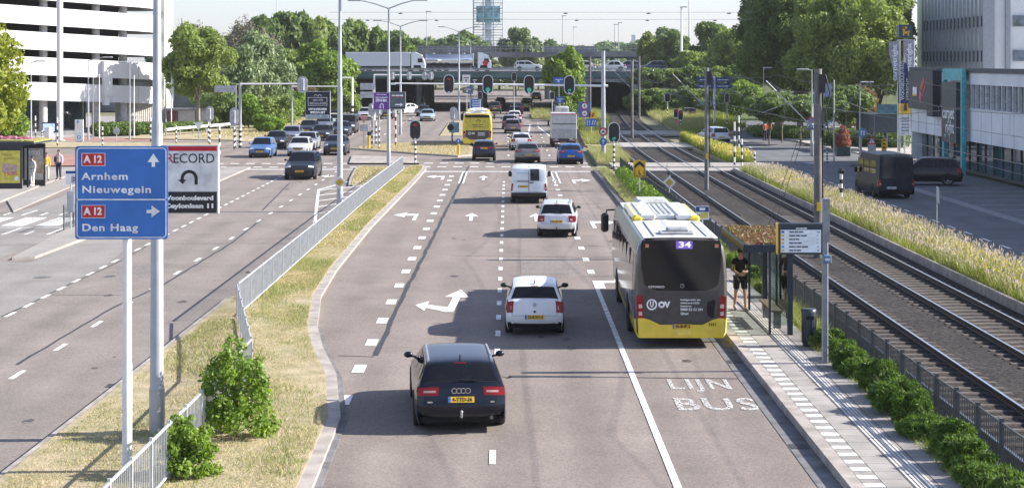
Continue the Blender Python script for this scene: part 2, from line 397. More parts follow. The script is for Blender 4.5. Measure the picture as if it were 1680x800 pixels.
PLATES = ['4-TTD-26','32-KXH-2','53-XR-NB','8-VKR-41','GL-813-K','N-402-PS','L-770-RX','KR-915-T','27-TJB-6','XX-358-D','TP-204-V','61-GKN-3']
def car(label, kind, paintc, loc, heading=0., L=4.2, W=1.78, Ht=1.48, metal=0., group=None, plate=None, lights='block', detail=1, name='parked_car', cat='car',
        glass=None, rails=None, low=DARKM, badge=None, plate_t=12.45, plate_white=False, body_m=None, wheel_r=.33, lit=False):
    belt, pts, rad = outline(kind, L, Ht)
    sh = Shell(pts, rad, W, Ht, belt-.04, .72 if kind != 'van' else .90, zbot=pts[0][1]-.02, plan=(.13,.065) if kind != 'van' else (.12,.03))
    t = thing(name, label, cat, loc, heading, group)
    PM = body_m or paint(paintc, metal); gm = glass or CGLASS
    sh.body(4 if detail else 3).build('body', PM, t)
    ub = MB(); ub.box((0,0,pts[0][1]+.06),(W*.84,L*.90,.12)); ub.build('underbody', VOID, t)
    nt = 6 if detail else 4
    q = MB()
    if kind == 'van': q.grid(sh.patch(9.12, 10.55, -.66, .66, .007, nt), flip=False)
    else: q.grid(sh.patch(9.10, 10.06, -.86, .86, .007, nt, 10, -.90, .90))
    if kind != 'van' or glass: q.build('rear_window', gm, t)
    MB().grid(sh.patch(5.08, 5.93, -.90, .90, .007, nt, 10, -.90, .90)).build('windscreen', gm, t)
    # side windows
    zr = Ht-.115; zb = belt+.0; yb = pts[5][0]; yt = pts[6][0]; yr = pts[9][0]; yB = yt-.32*(yt-yr) - .1
    if kind == 'van':
        wins = [[(yb-.12,zb+.05),(yb-1.0,zb+.05),(yb-1.0,Ht-.30),(yt-.16,Ht-.30)]]
    elif kind == 'saloon':
        wins = [[(yb-.22,zb),(yB+.04,zb),(yB+.04,zr),(yt-.12,zr-.01)], [(yB-.05,zb),(pts[9][0]-.1,zb),(pts[8][0]-.14,zr-.02),(yB-.05,zr)]]
    else:
        yC = yB-.92
        wins = [[(yb-.22,zb),(yB+.04,zb),(yB+.04,zr),(yt-.12,zr-.01)], [(yB-.05,zb),(yC,zb+.02),(yC-.02,zr-.02),(yB-.05,zr)]]
        if yC-.1 > pts[10][0]+.30: wins.append([(yC-.09,zb+.02),(pts[10][0]+.22,zb+.06),(pts[9][0]+.12,zr-.06),(yC-.11,zr-.03)])
    for sg in (-1, 1):
        for wq in wins: MB().grid(sh.sidepatch(wq, sg, .007), flip=(sg > 0)).build('side_window', gm, t)
    # tail lights (rear face patch plus the wrap on the flank)
    for sg in (-1, 1):
        b = MB()
        if kind == 'van': t0, t1, a = 11.0, 12.6, .90
        elif lights == 'tall': t0, t1, a = 10.75, 12.1, .77
        elif lights == 'wide': t0, t1, a = 11.0, 11.62, .52
        elif lights == 'strip': t0, t1, a = 11.0, 11.35, .0
        else: t0, t1, a = 11.0, 12.05, .66
        lo, hi = (a, 1.) if sg > 0 else (-1., -a)
        b.grid(sh.patch(t0, t1, lo, hi, .008, 4, 6))
        z0 = sh.O(t1)[0]; z1 = sh.O(t0)[0]
        y0 = z0[0]+.12; y1 = z1[0]+.12
        b.grid(sh.sidepatch([(y1+.16,z0[1]+.04),(y0-.02,z0[1]),(y1-.0,z1[1]),(y1+.20,z1[1]-.01)], sg, .008, 3, 3), flip=(sg > 0))
        tl = b.build('taillight', REDL, t)
        if detail and lights != 'strip':
            tm = t0+(t1-t0)*.5; lo2, hi2 = (a+.06, .86) if sg > 0 else (-.86, -a-.06)
            MB().grid(sh.patch(tm, tm+(t1-t0)*.22, lo2, hi2, .012, 1, 3)).build('reverse_lens', mat('reverse_lens', (.50,.30,.28), .2, coat=1.), tl)
        b = MB()
        hz = (2.9, 3.75, .62) if kind != 'van' else (2.7, 3.6, .62)
        lo, hi = (hz[2], .99) if sg > 0 else (-.99, -hz[2])
        b.grid(sh.patch(hz[0], hz[1], lo, hi, .008, 4, 6)); b.build('headlight', HEADL, t)
    # bumper trims, grille
    MB().grid(sh.patch(13.75, 14.95, -.985, .985, .006, 3, 12)).build('rear_bumper', low, t)
    MB().grid(sh.patch(.1, .95, -.9, .9, .006, 3, 12)).build('front_bumper', low, t)
    MB().grid(sh.patch(2.15, 2.95, -.5, .5, .006, 3, 8)).build('grille', DARKM, t)
    # plates
    for (tt, sgn) in ((plate_t, -1), (1.6, 1)):
        c, nrm, r = sh.O(tt); ang = math.atan2(nrm[1], abs(nrm[0]))
        pb = MB(); pb.box((0,0,0), (.52,.012,.115)); po = pb.build('number_plate', YPLATE if not plate_white else LETW, t)
        px_ = -.30 if (kind == 'van' and sgn < 0) else 0.
        po.location = (px_, c[0]+nrm[0]*.02, c[1]+nrm[1]*.02); po.rotation_euler = (-ang if sgn < 0 else ang, 0, 0)
        if detail and sgn < 0:
            MB().box((-.235,-.0075,0), (.05,.004,.113)).build('country_band', BLUE, po)
            text(plate or 'GL-813-K', .105, LETTER, po, (.02,-.008,0), bold=.003, sx=.92)
        elif detail: text(plate or 'GL-813-K', .105, LETTER, po, (0,.008,0), (R(90),0,R(180)), bold=.003, sx=.92)
    # wheels and arches
    wb = L*.61/2; yoff = L*.015
    if kind == 'van': yoff = L*.02
    for yy in (wb+yoff, -wb+yoff):
        for sg in (-1, 1):
            ww = sh.w(.45, yy)
            a = MB(); pts_ = [(yy+(wheel_r+.045)*math.cos(R(i*15)), max(.19, wheel_r+(wheel_r+.045)*math.sin(R(i*15)))) for i in range(-2, 15)]
            cx = yy; av = [(sg*(sh.w(min(p[1], .8), p[0])+.003), p[0], p[1]) for p in pts_]+[(sg*(ww+.006), cx, wheel_r)]
            n = len(pts_); a.add(av, [((i, i+1, n) if sg > 0 else (i+1, i, n)) for i in range(n-1)]); a.build('wheel_arch', VOID, t)
            wl = MB(); xo = ww+.012; xi = ww-.21
            prof = [(xi, wheel_r-.03), (xi+.02, wheel_r), (xo-.025, wheel_r), (xo, wheel_r-.03), (xo, wheel_r*.66), (xo-.03, wheel_r*.62), (xo-.04, 0)]
            N_ = 20; rows = [[(sg*x, yy+rr*math.cos(2*math.pi*j/N_), wheel_r+rr*math.sin(2*math.pi*j/N_)) for j in range(N_+1)] for (x, rr) in prof]
            wo = wl.grid(rows, flip=(sg > 0)).build('wheel', RUBBER, t)
            rm = MB(); x = sg*(xo-.018)
            for k in range(5):
                for d in (-.16, .16):
                    an = 2*math.pi*k/5+d; a0 = an-.075; a1 = an+.075; ro = wheel_r*.66
                    rm.add([(x, yy+.05*math.cos(a0), wheel_r+.05*math.sin(a0)), (x, yy+ro*math.cos(a0), wheel_r+ro*math.sin(a0)), (x, yy+ro*math.cos(a1), wheel_r+ro*math.sin(a1)), (x, yy+.05*math.cos(a1), wheel_r+.05*math.sin(a1))], [(0,1,2,3)])
            for (x0_,y0_,z0_) in [(0,0,0)]:
                for pr in ring(yy, wheel_r, wheel_r*.58, wheel_r*.67, n=20)+[circ(yy, wheel_r, .07, 10)]:
                    rm.add([(x, p[0], p[1]) for p in pr], [tuple(range(len(pr)))])
            rm.build('rim', RIM, wo)
    # mirrors
    for sg in (-1, 1):
        b = MB(); zc = belt+.10; yc = yb-.32; xs = sh.w(belt, yc)
        if kind == 'van': b.bbox((sg*(xs+.15), yc, zc+.12), (.19,.12,.30), .05)
        else: b.ball((sg*(xs+.12), yc, zc), (.10,.065,.068), 10, 8)
        b.tube([(sg*(xs-.05), yc, zc-.05), (sg*(xs+.08), yc, zc-.03)], .025, 6)
        b.build('mirror', BLACK if kind == 'van' or paintc[0] > .5 else PM, t)
    if rails:
        for sg in (-1, 1):
            yy = [yt-.25-(yt-yr-.3)*i/8 for i in range(9)]
            xw = sh.w(Ht-.02, 0)-.045
            path = [(sg*xw, y, Ht+(-.06 if i in (0, 8) else -.005)) for i, y in enumerate(yy)]
            MB().tube(path, .02, 6).build('roof_rail', rails, t)
    if detail:
        c, nrm, r = sh.O(8.7); MB().prism([(c[0]-.02,Ht-.05),(c[0]+.10,Ht-.05),(c[0]-.01,Ht+.05)], 'x', -.014, .014).build('aerial', BLACK, t)
        if kind != 'van':
            c, nrm, r = sh.O(10.0); MB().box((.14, c[0]-.015, c[1]+.035), (.34,.02,.02), ry=.05).build('rear_wiper', BLACK, t)
        MB().grid(sh.patch(10.02, 10.09, -.86, .86, .009, 1, 8)).build('window_seal', DARKM, t)
        b = MB(); b.grid(sh.patch(12.72, 12.79, -.80, .80, .007, 1, 10))
        if kind != 'van':
            for sg in (-1, 1): b.grid(sh.patch(10.1, 12.75, sg*.86-.006, sg*.86+.006, .0075, 6, 1, sg*.80-.006, sg*.80+.006))
        b.build('tailgate_gap', mat('panel_gap', (.012,.012,.014), .8), t)
        if kind in ('hatch', 'estate', 'suv'): MB().grid(sh.patch(9.02, 9.09, -.16, .16, .010, 1, 4)).build('brake_strip', REDL, t)
    t['_'] = 0; del t['_']
    return t, sh
# ---------------------------------------------------------------- ground, roads, verges, tracks
def tc(Y): return .00021*max(0., Y-130)**2            # the tramway bends gently to the right
def strip(mb, xl, xr, ys, z, off=tc):
    ys = list(ys)
    for a, b in zip(ys[:-1], ys[1:]):
        f = lambda q, y: (q(y) if callable(q) else q)+off(y)
        mb.add([(f(xl,a),a,z),(f(xr,a),a,z),(f(xr,b),b,z),(f(xl,b),b,z)], [(0,1,2,3)])
    return mb
def raised(mb, poly, z0, z1): return mb.prism(poly, 'z', z0, z1)
struct('ground', MB().sheet([(-1500,-60),(1500,-60),(1500,3000),(-1500,3000)], -.12), EARTH)
MEDR = [(-3.55,14),(-3.59,31.2),(-3.66,37),(-4.22,42),(-4.95,46),(-5.46,49.6),(-6.02,56),(-6.2,63.3),(-6.2,79.4),(-5.75,110),(-5.66,122),(-5.95,126.5)]
MEDL = [(-8.95,14),(-8.84,31.4),(-8.65,43.2),(-8.5,55.5),(-7.85,58.5),(-7.75,80),(-7.15,112),(-6.95,120),(-6.6,126)]
struct('road', MB().sheet([(-30,8),(5.85,8),(5.85,128),(6.1,150),(7.4,200),(9.6,245),(11.5,290),(12.5,440),(-24,440),(-24,166),(-90,166),(-90,128),(-30,128)], 0.), ASPH)
struct('west_carriageway', MB().sheet([(-19.3,12),(-8.6,12),(-8.2,57),(-7.4,112),(-7.6,124),(-21,124),(-19.3,80)], .004), ASPH_L)
struct('bus_bay', MB().sheet([(-30,12),(-14.55,12),(-14.55,66),(-15.5,76),(-17.45,84),(-17.45,66),(-19,66),(-19,80),(-19.3,124),(-25.5,124),(-23.9,90),(-24.2,60)], .008), CONC)
b = MB(); raised(b, [(-26.6,60),(-90,60),(-90,124),(-28.6,124),(-27.6,108),(-26.4,94)], -.1, .10); raised(b, [(-24.1,88),(-26.2,94.5),(-27.4,108),(-28.3,123),(-26.4,123),(-25.4,104)], -.1, .06)
struct('west_pavement', b, PAVE)
struct('cycle_path', MB().sheet([(-90,127),(-29,127),(-27,141),(-90,146)], .008), BRICK)
struct('cycle_crossing', MB().sheet([(-60,168),(-32,166),(-28,172),(-60,175)], .012), BRICK)
struct('west_forecourt', MB().sheet([(-90,166),(-23.5,166),(-22.6,240),(-90,240)], .004), PAVE)
b = MB(); raised(b, [(-18.35,66.8),(-17.6,67.2),(-17.35,76),(-17.6,124),(-19.2,124),(-19.25,80)], -.05, .11); struct('traffic_island', b, PAVE)
b = MB(); raised(b, [(-24.5,166),(-23,168),(-21.6,232),(-26,232),(-30,205),(-36,180),(-36,170)], -.05, .10); struct('west_verge', b, SOIL)
b = MB(); raised(b, [(-60,152.5),(-25,152.5),(-25.5,161),(-60,164)], -.05, .08); struct('corner_verge', b, SOIL)
# medians
b = MB(); raised(b, MEDL + MEDR[::-1], -.1, .12); struct('grass_median', b, SOIL)
def kerbline(mb, pts, wd, z0, z1, side=1):
    P = [Vector((p[0],p[1],0)) for p in pts]; n = len(P); L_ = []
    for i in range(n):
        t = (P[min(i+1,n-1)]-P[max(i-1,0)]).normalized(); L_.append(P[i]+Vector((t.y,-t.x,0))*wd*side)
    for i in range(n-1):
        a, c, d, e = P[i], P[i+1], L_[i+1], L_[i]
        mb.add([(a.x,a.y,z0),(c.x,c.y,z0),(d.x,d.y,z0),(e.x,e.y,z0),(a.x,a.y,z1),(c.x,c.y,z1),(d.x,d.y,z1),(e.x,e.y,z1)],
               [(0,3,2,1),(4,5,6,7),(0,1,5,4),(1,2,6,5),(2,3,7,6),(3,0,4,7)])
    return mb
b = MB(); kerbline(b, MEDR, .26, -.05, .105, 1); kerbline(b, MEDL[:4], .14, -.05, .10, -1); struct('median_kerb', b, KERB)
b = MB(); kerbline(b, [(p[0]+.26, p[1]) for p in MEDR[:6]], .13, -.05, .016, 1); struct('median_gutter', b, KERB_D)
I1 = [(-9.1,106),(-9.55,112),(-9.9,118.5),(-10.2,124.5),(-7.2,124.5),(-7.0,112),(-7.35,107)]
I2 = [(-12.8,150.5),(-11,157),(-8.5,161),(-3.4,157),(-2.7,150),(-2.75,140),(-3.6,138.5),(-7,142.5)]
I3 = [(-11.2,128.5),(-11.9,139),(-6.9,136.5),(-6.2,128.5)]
b = MB(); raised(b, I1, -.05, .12); raised(b, I2, -.05, .12); struct('island_grass', b, SOIL)
b = MB(); raised(b, I3, -.05, .11); struct('island_paving', b, KERB)
b = MB()
for q in (I1, I2, I3): kerbline(b, [p for p in q]+[q[0]], .18, -.05, .10, -1 if q is not I3 else 1)
struct('island_kerb', b, KERB)
b = MB(); raised(b, [(-6.5,178),(-6.8,215),(-1.8,226),(-2.2,182)], -.05, .1); raised(b, [(-5.5,232),(-6,258),(-3,258),(-2.6,232)], -.05, .1); raised(b, [(3.3,228),(3.4,250),(7.9,246),(7.6,222)], -.05, .1); struct('far_island', b, SOIL)
# platform and its kerb
b = MB(); b.box((5.975,45,.08),(.25,74,.2)); struct('platform_kerb', b, KERB)
b = MB(); b.box((5.63,45,.004),(.42,74,.012)); struct('gutter_kerb_shadow', b, KERB_D)  # gutter strip coloured dark as the shadow the platform kerb throws on it
b = MB()
for j in range(123):
    y = 8.3+j*.6
    for (xa, xb) in ((6.46,6.92),(6.93,7.38),(7.39,7.88)) if j % 1 == 0 else ():
        b.box(((xa+xb)/2, y+.295, .06), (xb-xa-.012, .588, .24))
struct('platform_paving', b, mat('paving_slab', (.325,.305,.285), .85, var=.12, scale=1.3, bump=.15))
b = MB()
for j in range(123):
    y = 8.3+j*.6; b.box((6.28,y+.44,.059),(.34,.29,.24))
struct('platform_edge_slab', b, mat('edge_slab_grey', (.27,.255,.24), .85))
b = MB()
for j in range(123):
    y = 8.3+j*.6; b.box((6.28,y+.15,.061),(.34,.28,.24))
struct('platform_white_block', b, mat('white_block', (.68,.67,.64), .8, var=.2, scale=5))
b = MB()
for i in range(5): b.box((6.975+i*.075,45,.184),(.035,73.4,.012))
struct('tactile_strip', b, mat('tactile_white', (.66,.65,.63), .8, var=.15))
b = MB(); raised(b, [(5.85,82.5),(6.1,82.5),(6.1,121),(5.85,121)], -.1, .13); struct('east_kerb', b, KERB_D)
b = MB(); raised(b, [(6.1,82),(7.75,82),(7.45,121),(6.1,121)], -.1, .10); raised(b, [(7.88,8),(8.75,8),(8.3,82),(7.88,82)], -.1, .12); struct('east_verge', b, SOIL)
b = MB(); raised(b, [(6.75,82),(7.3,82),(7.2,118),(6.75,118)], -.1, .108); struct('east_footpath', b, PAVE)
b = MB(); raised(b, [(6.5,128),(8.9,127),(9.3,146),(6.75,150)], -.1, .10); raised(b, [(6.9,156),(9.6,152),(12.2,215),(13.6,258),(10.6,258),(9.9,245),(7.8,200)], -.1, .09); struct('track_verge', b, SOIL)
# tramway
YS = [5,30,60,90,120]+list(range(130,300,8))
BALLAST = asphalt('ballast_stone', (.050,.045,.042), (.021,.019,.018), .1, .8, .95, 15)
struct('ballast_bed', strip(MB(), lambda y: 8.75 if y < 40 else 8.75-.011*(y-40), 15.0, YS, .03), BALLAST)
struct('ballast_edge', strip(MB(), 14.72, 15.0, [5,30,60,90,118], .0), mat('dark_gravel', (.05,.05,.055), .95, scale=12))
b = MB()
for j in range(46):
    y = 8+j*2.42; b.box((15.09,y+1.2,.12),(.10,2.38,.42))
struct('verge_edging', b, KERB)
def track(xc, label):
    t = thing('tram_track', label, 'tram track', (xc, 0, 0))
    for sg in (-1, 1):
        mb = MB()
        prof = [(-.06,.06),(-.06,.075),(-.012,.09),(-.012,.16),(-.036,.17),(-.036,.205),(.036,.205),(.036,.17),(.012,.16),(.012,.09),(.06,.075),(.06,.06)]
        rows = []
        for y in YS+[300, 330]: rows.append([(sg*.7175+p[0]+tc(y), y, p[1]) for p in prof])
        mb.grid(rows, smooth=False); mb.build('rail', mat('rail_steel', (.12,.095,.08), .34, .75, scale=1.0, col2=(.11,.08,.065)), t)
        mb = MB(); rows = [[(sg*.7175+p+tc(y), y, .2075) for p in (-.03,.03)] for y in YS+[300,330]]
        mb.grid(rows); mb.build('rail_head', mat('polished_rail', (.62,.63,.66), .22, .9, var=.06), t)
    SL = mat('concrete_sleeper', (.115,.098,.085), .9, var=.3, scale=3)
    sm = MB().bbox((0,0,.01),(2.4,.22,.10),.03).mesh('sleeper', SL)
    rest = MB(); n = 0; y = 20.
    while y < 300:
        if any(a < y < c for a, c in ((117.5,128.5),(150.5,160),(176,187))): y += .6; continue
        if n < 100:
            o = link('sleeper', sm, t); o.location = (tc(y)+rnd.uniform(-.02,.02), y, rnd.uniform(-.008,.008)); o.rotation_euler = (0,0,rnd.uniform(-.012,.012))
        else: rest.box((tc(y),y,.01),(2.4,.22,.10))
        n += 1; y += .66
    tag(rest.build('far_sleepers', SL, t), kind='stuff')
    return t
track(10.03, 'tram track nearer the bus shelter, along the grey railing')
track(13.46, 'tram track farther from the bus shelter, along the tall grass')
b = MB()
for (a, c, xl, xr) in ((118.2,121.6,7.3,19),(122.6,127.6,7.3,19),(151,159,8.4,17.6),(177,186,10,18)):
    for k in range(7):
        x0 = xl+(xr-xl)*k/7; x1 = xl+(xr-xl)*(k+1)/7; s_ = tc((a+c)/2)
        b.box(((x0+x1)/2+s_,(a+c)/2,.09),((x1-x0)-.03,c-a,.2))
struct('track_crossing', b, mat('crossing_slab', (.36,.34,.31), .85, var=.15))
# east side: grass strip, road, parking
b = MB(); raised(b, [(15.14,8),(18.4,8),(18.45,60),(18.4,95),(18.2,117),(15.14,117)], -.1, .16); raised(b, [(15.9,129),(18.2,129),(16.9,146),(16.4,164),(15.8,164),(15.6,150)], -.1, .12); raised(b, [(17.4,176),(20,172),(27,196),(27,258),(21.5,258),(18.2,205)], -.1, .1); struct('tall_grass_verge', b, SOIL)
b = MB(); b.sheet([(18.4,8),(24.2,8),(23.6,60),(23.2,110),(24.5,128),(60,128),(60,146),(27,150),(25.5,175),(27,200),(60,214),(60,228),(26,222),(20.2,190),(16.6,172),(16.5,150),(18.2,128)], 0.); struct('east_road', b, ASPH_D)
struct('parking_forecourt', MB().sheet([(24.3,8),(30,8),(30,127),(24.5,127),(23.3,110),(23.7,60)], .002), mat('forecourt_pavers', (.15,.155,.165), .85, var=.12, scale=1))
b = MB(); b.sheet([(24.2,8),(24.9,8),(24.2,60),(23.9,112),(23.2,110),(23.6,60)], .006)
for k in range(16): b.sheet([(24.4,58+k*3.1),(29.8,58.3+k*3.1),(29.8,58.75+k*3.1),(24.4,58.35+k*3.1)], .007)
struct('forecourt_band', b, mat('pale_paver_band', (.27,.275,.28), .85, var=.15))
b = MB(); raised(b, [(29,129.5),(60,133),(60,190),(40,186),(31,172),(27.6,150)], -.1, .08); raised(b, [(27.5,152),(31,173),(40,187),(60,191),(60,212),(28.5,198),(26.2,176)], -.1, .05); struct('plaza_pavement', b, mat('plaza_paving', (.44,.41,.37), .85, var=.1, scale=.6))
b = MB(); raised(b, [(27,226),(60,231),(60,258),(27.5,258)], -.1, .12); raised(b, [(33,176),(42,189),(58,192),(58,178),(40,172)], -.1, .1); struct('lawn', b, LAWN)
# ---------------------------------------------------------------- road markings
MK = MB()      # fresh paint
MW = MB()      # worn paint
def dash(x, y, l=1.08, w_=.15, z=.012, mb=None): (mb or MK).add([(x-w_/2,y,z),(x+w_/2,y,z),(x+w_/2,y+l,z),(x-w_/2,y+l,z)], [(0,1,2,3)])
def pl(pts, mb=None, z=.012): (mb or MK).sheet(pts, z)
for i in range(26):
    y = 34.7+i*4.0
    if y < 116: dash(-3.53+.002*i, y, 1.08, .30)
dash(-.25, 33.0, 1.2, .12); dash(-.26, 21., 1.2, .12)
for i in range(22):
    y = 45.3+i*3.05
    if y < 116: dash(-.22+.0045*i, y, 1.0, .14)
MK.sheet([(2.93,8),(3.07,8),(3.04,60.5),(2.90,60.5)], .012)
MK.sheet([(3.04,58.4),(3.04,60.5),(3.9,60.5),(3.9,59.9),(3.25,59.9),(3.25,58.4)], .013)
for i in range(13): dash(2.98, 62.5+i*4., 1.1, .24)
for x in (-2.85,-2.6): MK.sheet([(x-.05,108.5),(x+.05,108.5),(x+.05,119.8),(x-.05,119.8)], .012)
for x in (3.0,3.3): MK.sheet([(x-.05,108.5),(x+.05,108.5),(x+.05,119.8),(x-.05,119.8)], .012)
MK.sheet([(-5.5,119.9),(5.7,119.9),(5.7,120.5),(-5.5,120.5)], .012)
for yy in (125.2,129.6):
    for i in range(14): dash(-5.6+i*1.12, yy, .8, .62, mb=MW)
    for i in range(13): dash(-24+i*1.12, yy-.5, .8, .62, mb=MW)
def arrow_up(x, y, l=4.2, wd=.66, mb=None): pl([(x-.085,y),(x+.085,y),(x+.085,y+l*.58),(x+wd/2,y+l*.58),(x,y+l),(x-wd/2,y+l*.58),(x-.085,y+l*.58)], mb)
def arrow_turn(x, y, sg, mb=None):
    P = [(.36,0),(.52,0),(.52,3.4),(-.05,3.4),(-.05,4.3),(-.62,2.9),(-.05,1.5),(-.05,2.5),(.36,2.5)]
    q = [(x+sg*p[0]*1.05, y+p[1]) for p in P]; pl(q if sg > 0 else q[::-1], mb)
arrow_turn(-4.75, 83.5, 1); arrow_turn(-4.45, 112, 1)
arrow_up(-1.64, 83.2); arrow_up(-1.42, 111.5); arrow_up(1.42, 82.9); arrow_up(1.5, 111.5)
arrow_turn(4.62, 108.5, -1); arrow_turn(4.4, 79.5, -1)
pl([(-1.78,53.0),(-1.55,53.0),(-1.42,56.3),(-1.15,56.2),(-1.45,58.2),(-1.92,56.4),(-1.66,56.35),(-1.75,54.0),(-2.38,54.6),(-2.36,55.4),(-2.75,54.5),(-2.42,53.2),(-2.4,53.9)])
# west carriageway dashes
for i in range(24): dash(-11.55+.009*i, 29.6+i*4.08, 1.15, .13)
for i in range(48): dash(-14.5+.003*i, 32.+i*2., 1.0, .13)
for i in range(8): dash(-18.+.0*i, 140+i*8., 2.4, .15); 
for i in range(14): dash(-15.4, 140+i*8., 2.4, .15); dash(-12.2, 164+i*8, 2.4, .15); dash(.2, 140+i*8, 1.6, .15); dash(3.4+.0006*i*i*8, 140+i*8, 1.6, .15)
MK.sheet([(-21,122.2),(-10.4,122.2),(-10.4,122.8),(-21,122.8)], .0125)
MK.sheet([(-10.85,103.4),(-10.7,103.4),(-8.35,79),(-8.5,79)], .012); MK.sheet([(-10.85,103.2),(-9.3,112.9),(-9.15,112.7),(-10.7,103.0)], .013)
for k in range(6):
    y = 82.5+k*4.0; xl = -8.6-(y-79)*.094; MK.sheet([(xl,y),(xl+.05,y+.5),(-7.75,y+5.4),(-7.75,y+4.8)], .013)
arrow_turn(-11.6, 112.5, -1); arrow_turn(-13.2, 176, -1, MW); arrow_up(-2., 150, mb=MW); arrow_up(1.8, 170, mb=MW)
MK.sheet([(5.0,150),(5.14,150),(3.6,205),(3.45,205)], .012); MK.sheet([(1.9,165),(2.05,165),(2.9,210),(2.75,210)], .012)
# zebra on the side road at the left
for i in range(4): MK.sheet([(-24.2+i*1.55,80.6),(-23.2+i*1.55,80.6),(-23.2+i*1.55,84.9),(-24.2+i*1.55,84.9)], .014)
for i in range(6):
    dash(-24.3+i*.95, 76.6, 3.0 if i % 2 else 1.5, .14, .014); dash(-24.1+i*.9, 86.2, 2.8 if i % 2 else 1.4, .14, .014)
MK.sheet([(-24.4,79.7),(-19.3,79.7),(-19.3,79.85),(-24.4,79.85)], .014)
# east road
for i in range(32): dash(19.92-.0008*max(0,(36+i*2.9)-60)-.006*max(0,i-6), 36+i*2.9, 1.35, .13, mb=MK)
for i in range(10): dash(20.9, 152+i*5, 2.6, .15); 
pl([(21.6,131),(23.2,131),(22.4,128.8)], MW); arrow_turn(21.8, 162, -1, MW)
struct('lane_markings', MK, PAINT); struct('worn_markings', MW, PAINT_W)
o = text('LIJN', 1.75, PAINT_V, None, (4.42,41.1,.012), (0,0,0), sx=.42, name='bus_lane_lettering', ex=0, sp=1.15, bold=.03); tag(o, kind='structure')
o = text('BUS', 1.9, PAINT_V, None, (4.52,38.7,.012), (0,0,0), sx=.52, name='bus_lane_lettering', ex=0, sp=1.12, bold=.03); tag(o, kind='structure')
# tar seams (crack sealing)
b = MB()
def seam(pts, w_, z=.008, jit=.03):
    P = []
    for (a, c) in zip(pts[:-1], pts[1:]):
        n = max(2, int(math.hypot(c[0]-a[0], c[1]-a[1])/1.2))
        for i in range(n): P.append((a[0]+(c[0]-a[0])*i/n+rnd.uniform(-jit,jit), a[1]+(c[1]-a[1])*i/n+rnd.uniform(-jit,jit)))
    P.append(pts[-1])
    for p, q in zip(P[:-1], P[1:]):
        t = Vector((q[0]-p[0], q[1]-p[1])).normalized(); n = Vector((-t.y, t.x)); w1 = w_*rnd.uniform(.4,.6); w2 = w_*rnd.uniform(.4,.6)
        b.add([(p[0]-n.x*w1,p[1]-n.y*w1,z),(q[0]-n.x*w2,q[1]-n.y*w2,z),(q[0]+n.x*w2,q[1]+n.y*w2,z),(p[0]+n.x*w1,p[1]+n.y*w1,z)], [(0,1,2,3)])
seam([XY(617,583), XY(660,488), XY(705,400), XY(740,330), XY(770,272)], .13)
seam([(.05,42.2),(2.0,42.15)], .22); seam([(2.0,42.15),(5.5,41.9)], .06)
seam([(-4.2,45.2),(-3.3,45.0)], .05, jit=.015)
seam([XY(740,419), XY(1000,423)], .05); seam([XY(830,619),XY(838,619)], .2)
seam([XY(28,598), XY(190,502), XY(265,468), XY(372,404), XY(430,360)], .09); seam([XY(2,520), XY(110,468), XY(195,430), XY(262,392)], .06)
seam([XY(0,402), XY(500,399)], .06, jit=.05); seam([XY(430,345), XY(476,300)], .08); seam([XY(85,484), XY(200,484)], .04)
seam([XY(520,320), XY(600,288)], .1); seam([XY(960,403), XY(996,404)], .05); seam([XY(835,452), XY(900,455)], .05)
seam([(1.0,121),(1.1,135)], .2); seam([XY(880,312), XY(1000,316)], .1)
struct('tar_seam', b, TAR)
b = MB()
for (px, py) in ((70,455),(85,283)): g = G(px,py); b.prism([(g.x+p[0],g.y+p[1]) for p in circ(0,0,.32,16)], 'z', .010, .016)
struct('manhole', b, KERB_D)
b = MB()
for y in (34.5, 44.2, 66, 88): b.box((5.62,y,.012),(.34,.42,.012))
for y in (41, 63): b.box((-8.93,y,.008),(.34,.42,.012))
struct('drain_grate', b, mat('cast_iron', (.05,.05,.052), .7))
b = MB()
for (x0,y0,x1,y1) in ((.5,62.5,2.6,66.8),(-3.2,92,-.4,96.5),(3.4,84,5.3,88.5),(-13.9,61,-12.2,66),(-1.9,138,.9,143)): b.sheet([(x0,y0),(x1,y0+.1),(x1-.05,y1),(x0+.04,y1-.1)], .0055)
struct('road_patch', b, asphalt('asphalt_patch', (.235,.208,.192), (.19,.172,.162), .2, .4))
b = MB(); rs = random.Random(3)
for i in range(26):
    lane = rs.choice((-1.9,1.4,4.4,-10,-13)); x = lane+rs.gauss(0,.25); y = rs.uniform(34,118); r_ = rs.uniform(.06,.22); b.sheet([(x+r_*rs.uniform(.6,1.1)*math.cos(2*math.pi*j/11), y+r_*rs.uniform(.9,2.2)*math.sin(2*math.pi*j/11)) for j in range(11)], .0072)
struct('oil_stain', b, mat('oil_stain_dark', (.085,.078,.075), .6, alpha_wear=.47))
# ---------------------------------------------------------------- large structures
CONCV = mat('viaduct_concrete', (.23,.235,.24), .85, var=.2, scale=.3)
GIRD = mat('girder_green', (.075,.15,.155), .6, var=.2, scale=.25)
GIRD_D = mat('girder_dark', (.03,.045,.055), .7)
RAILG = mat('guard_rail_grey', (.36,.38,.39), .5, .4)
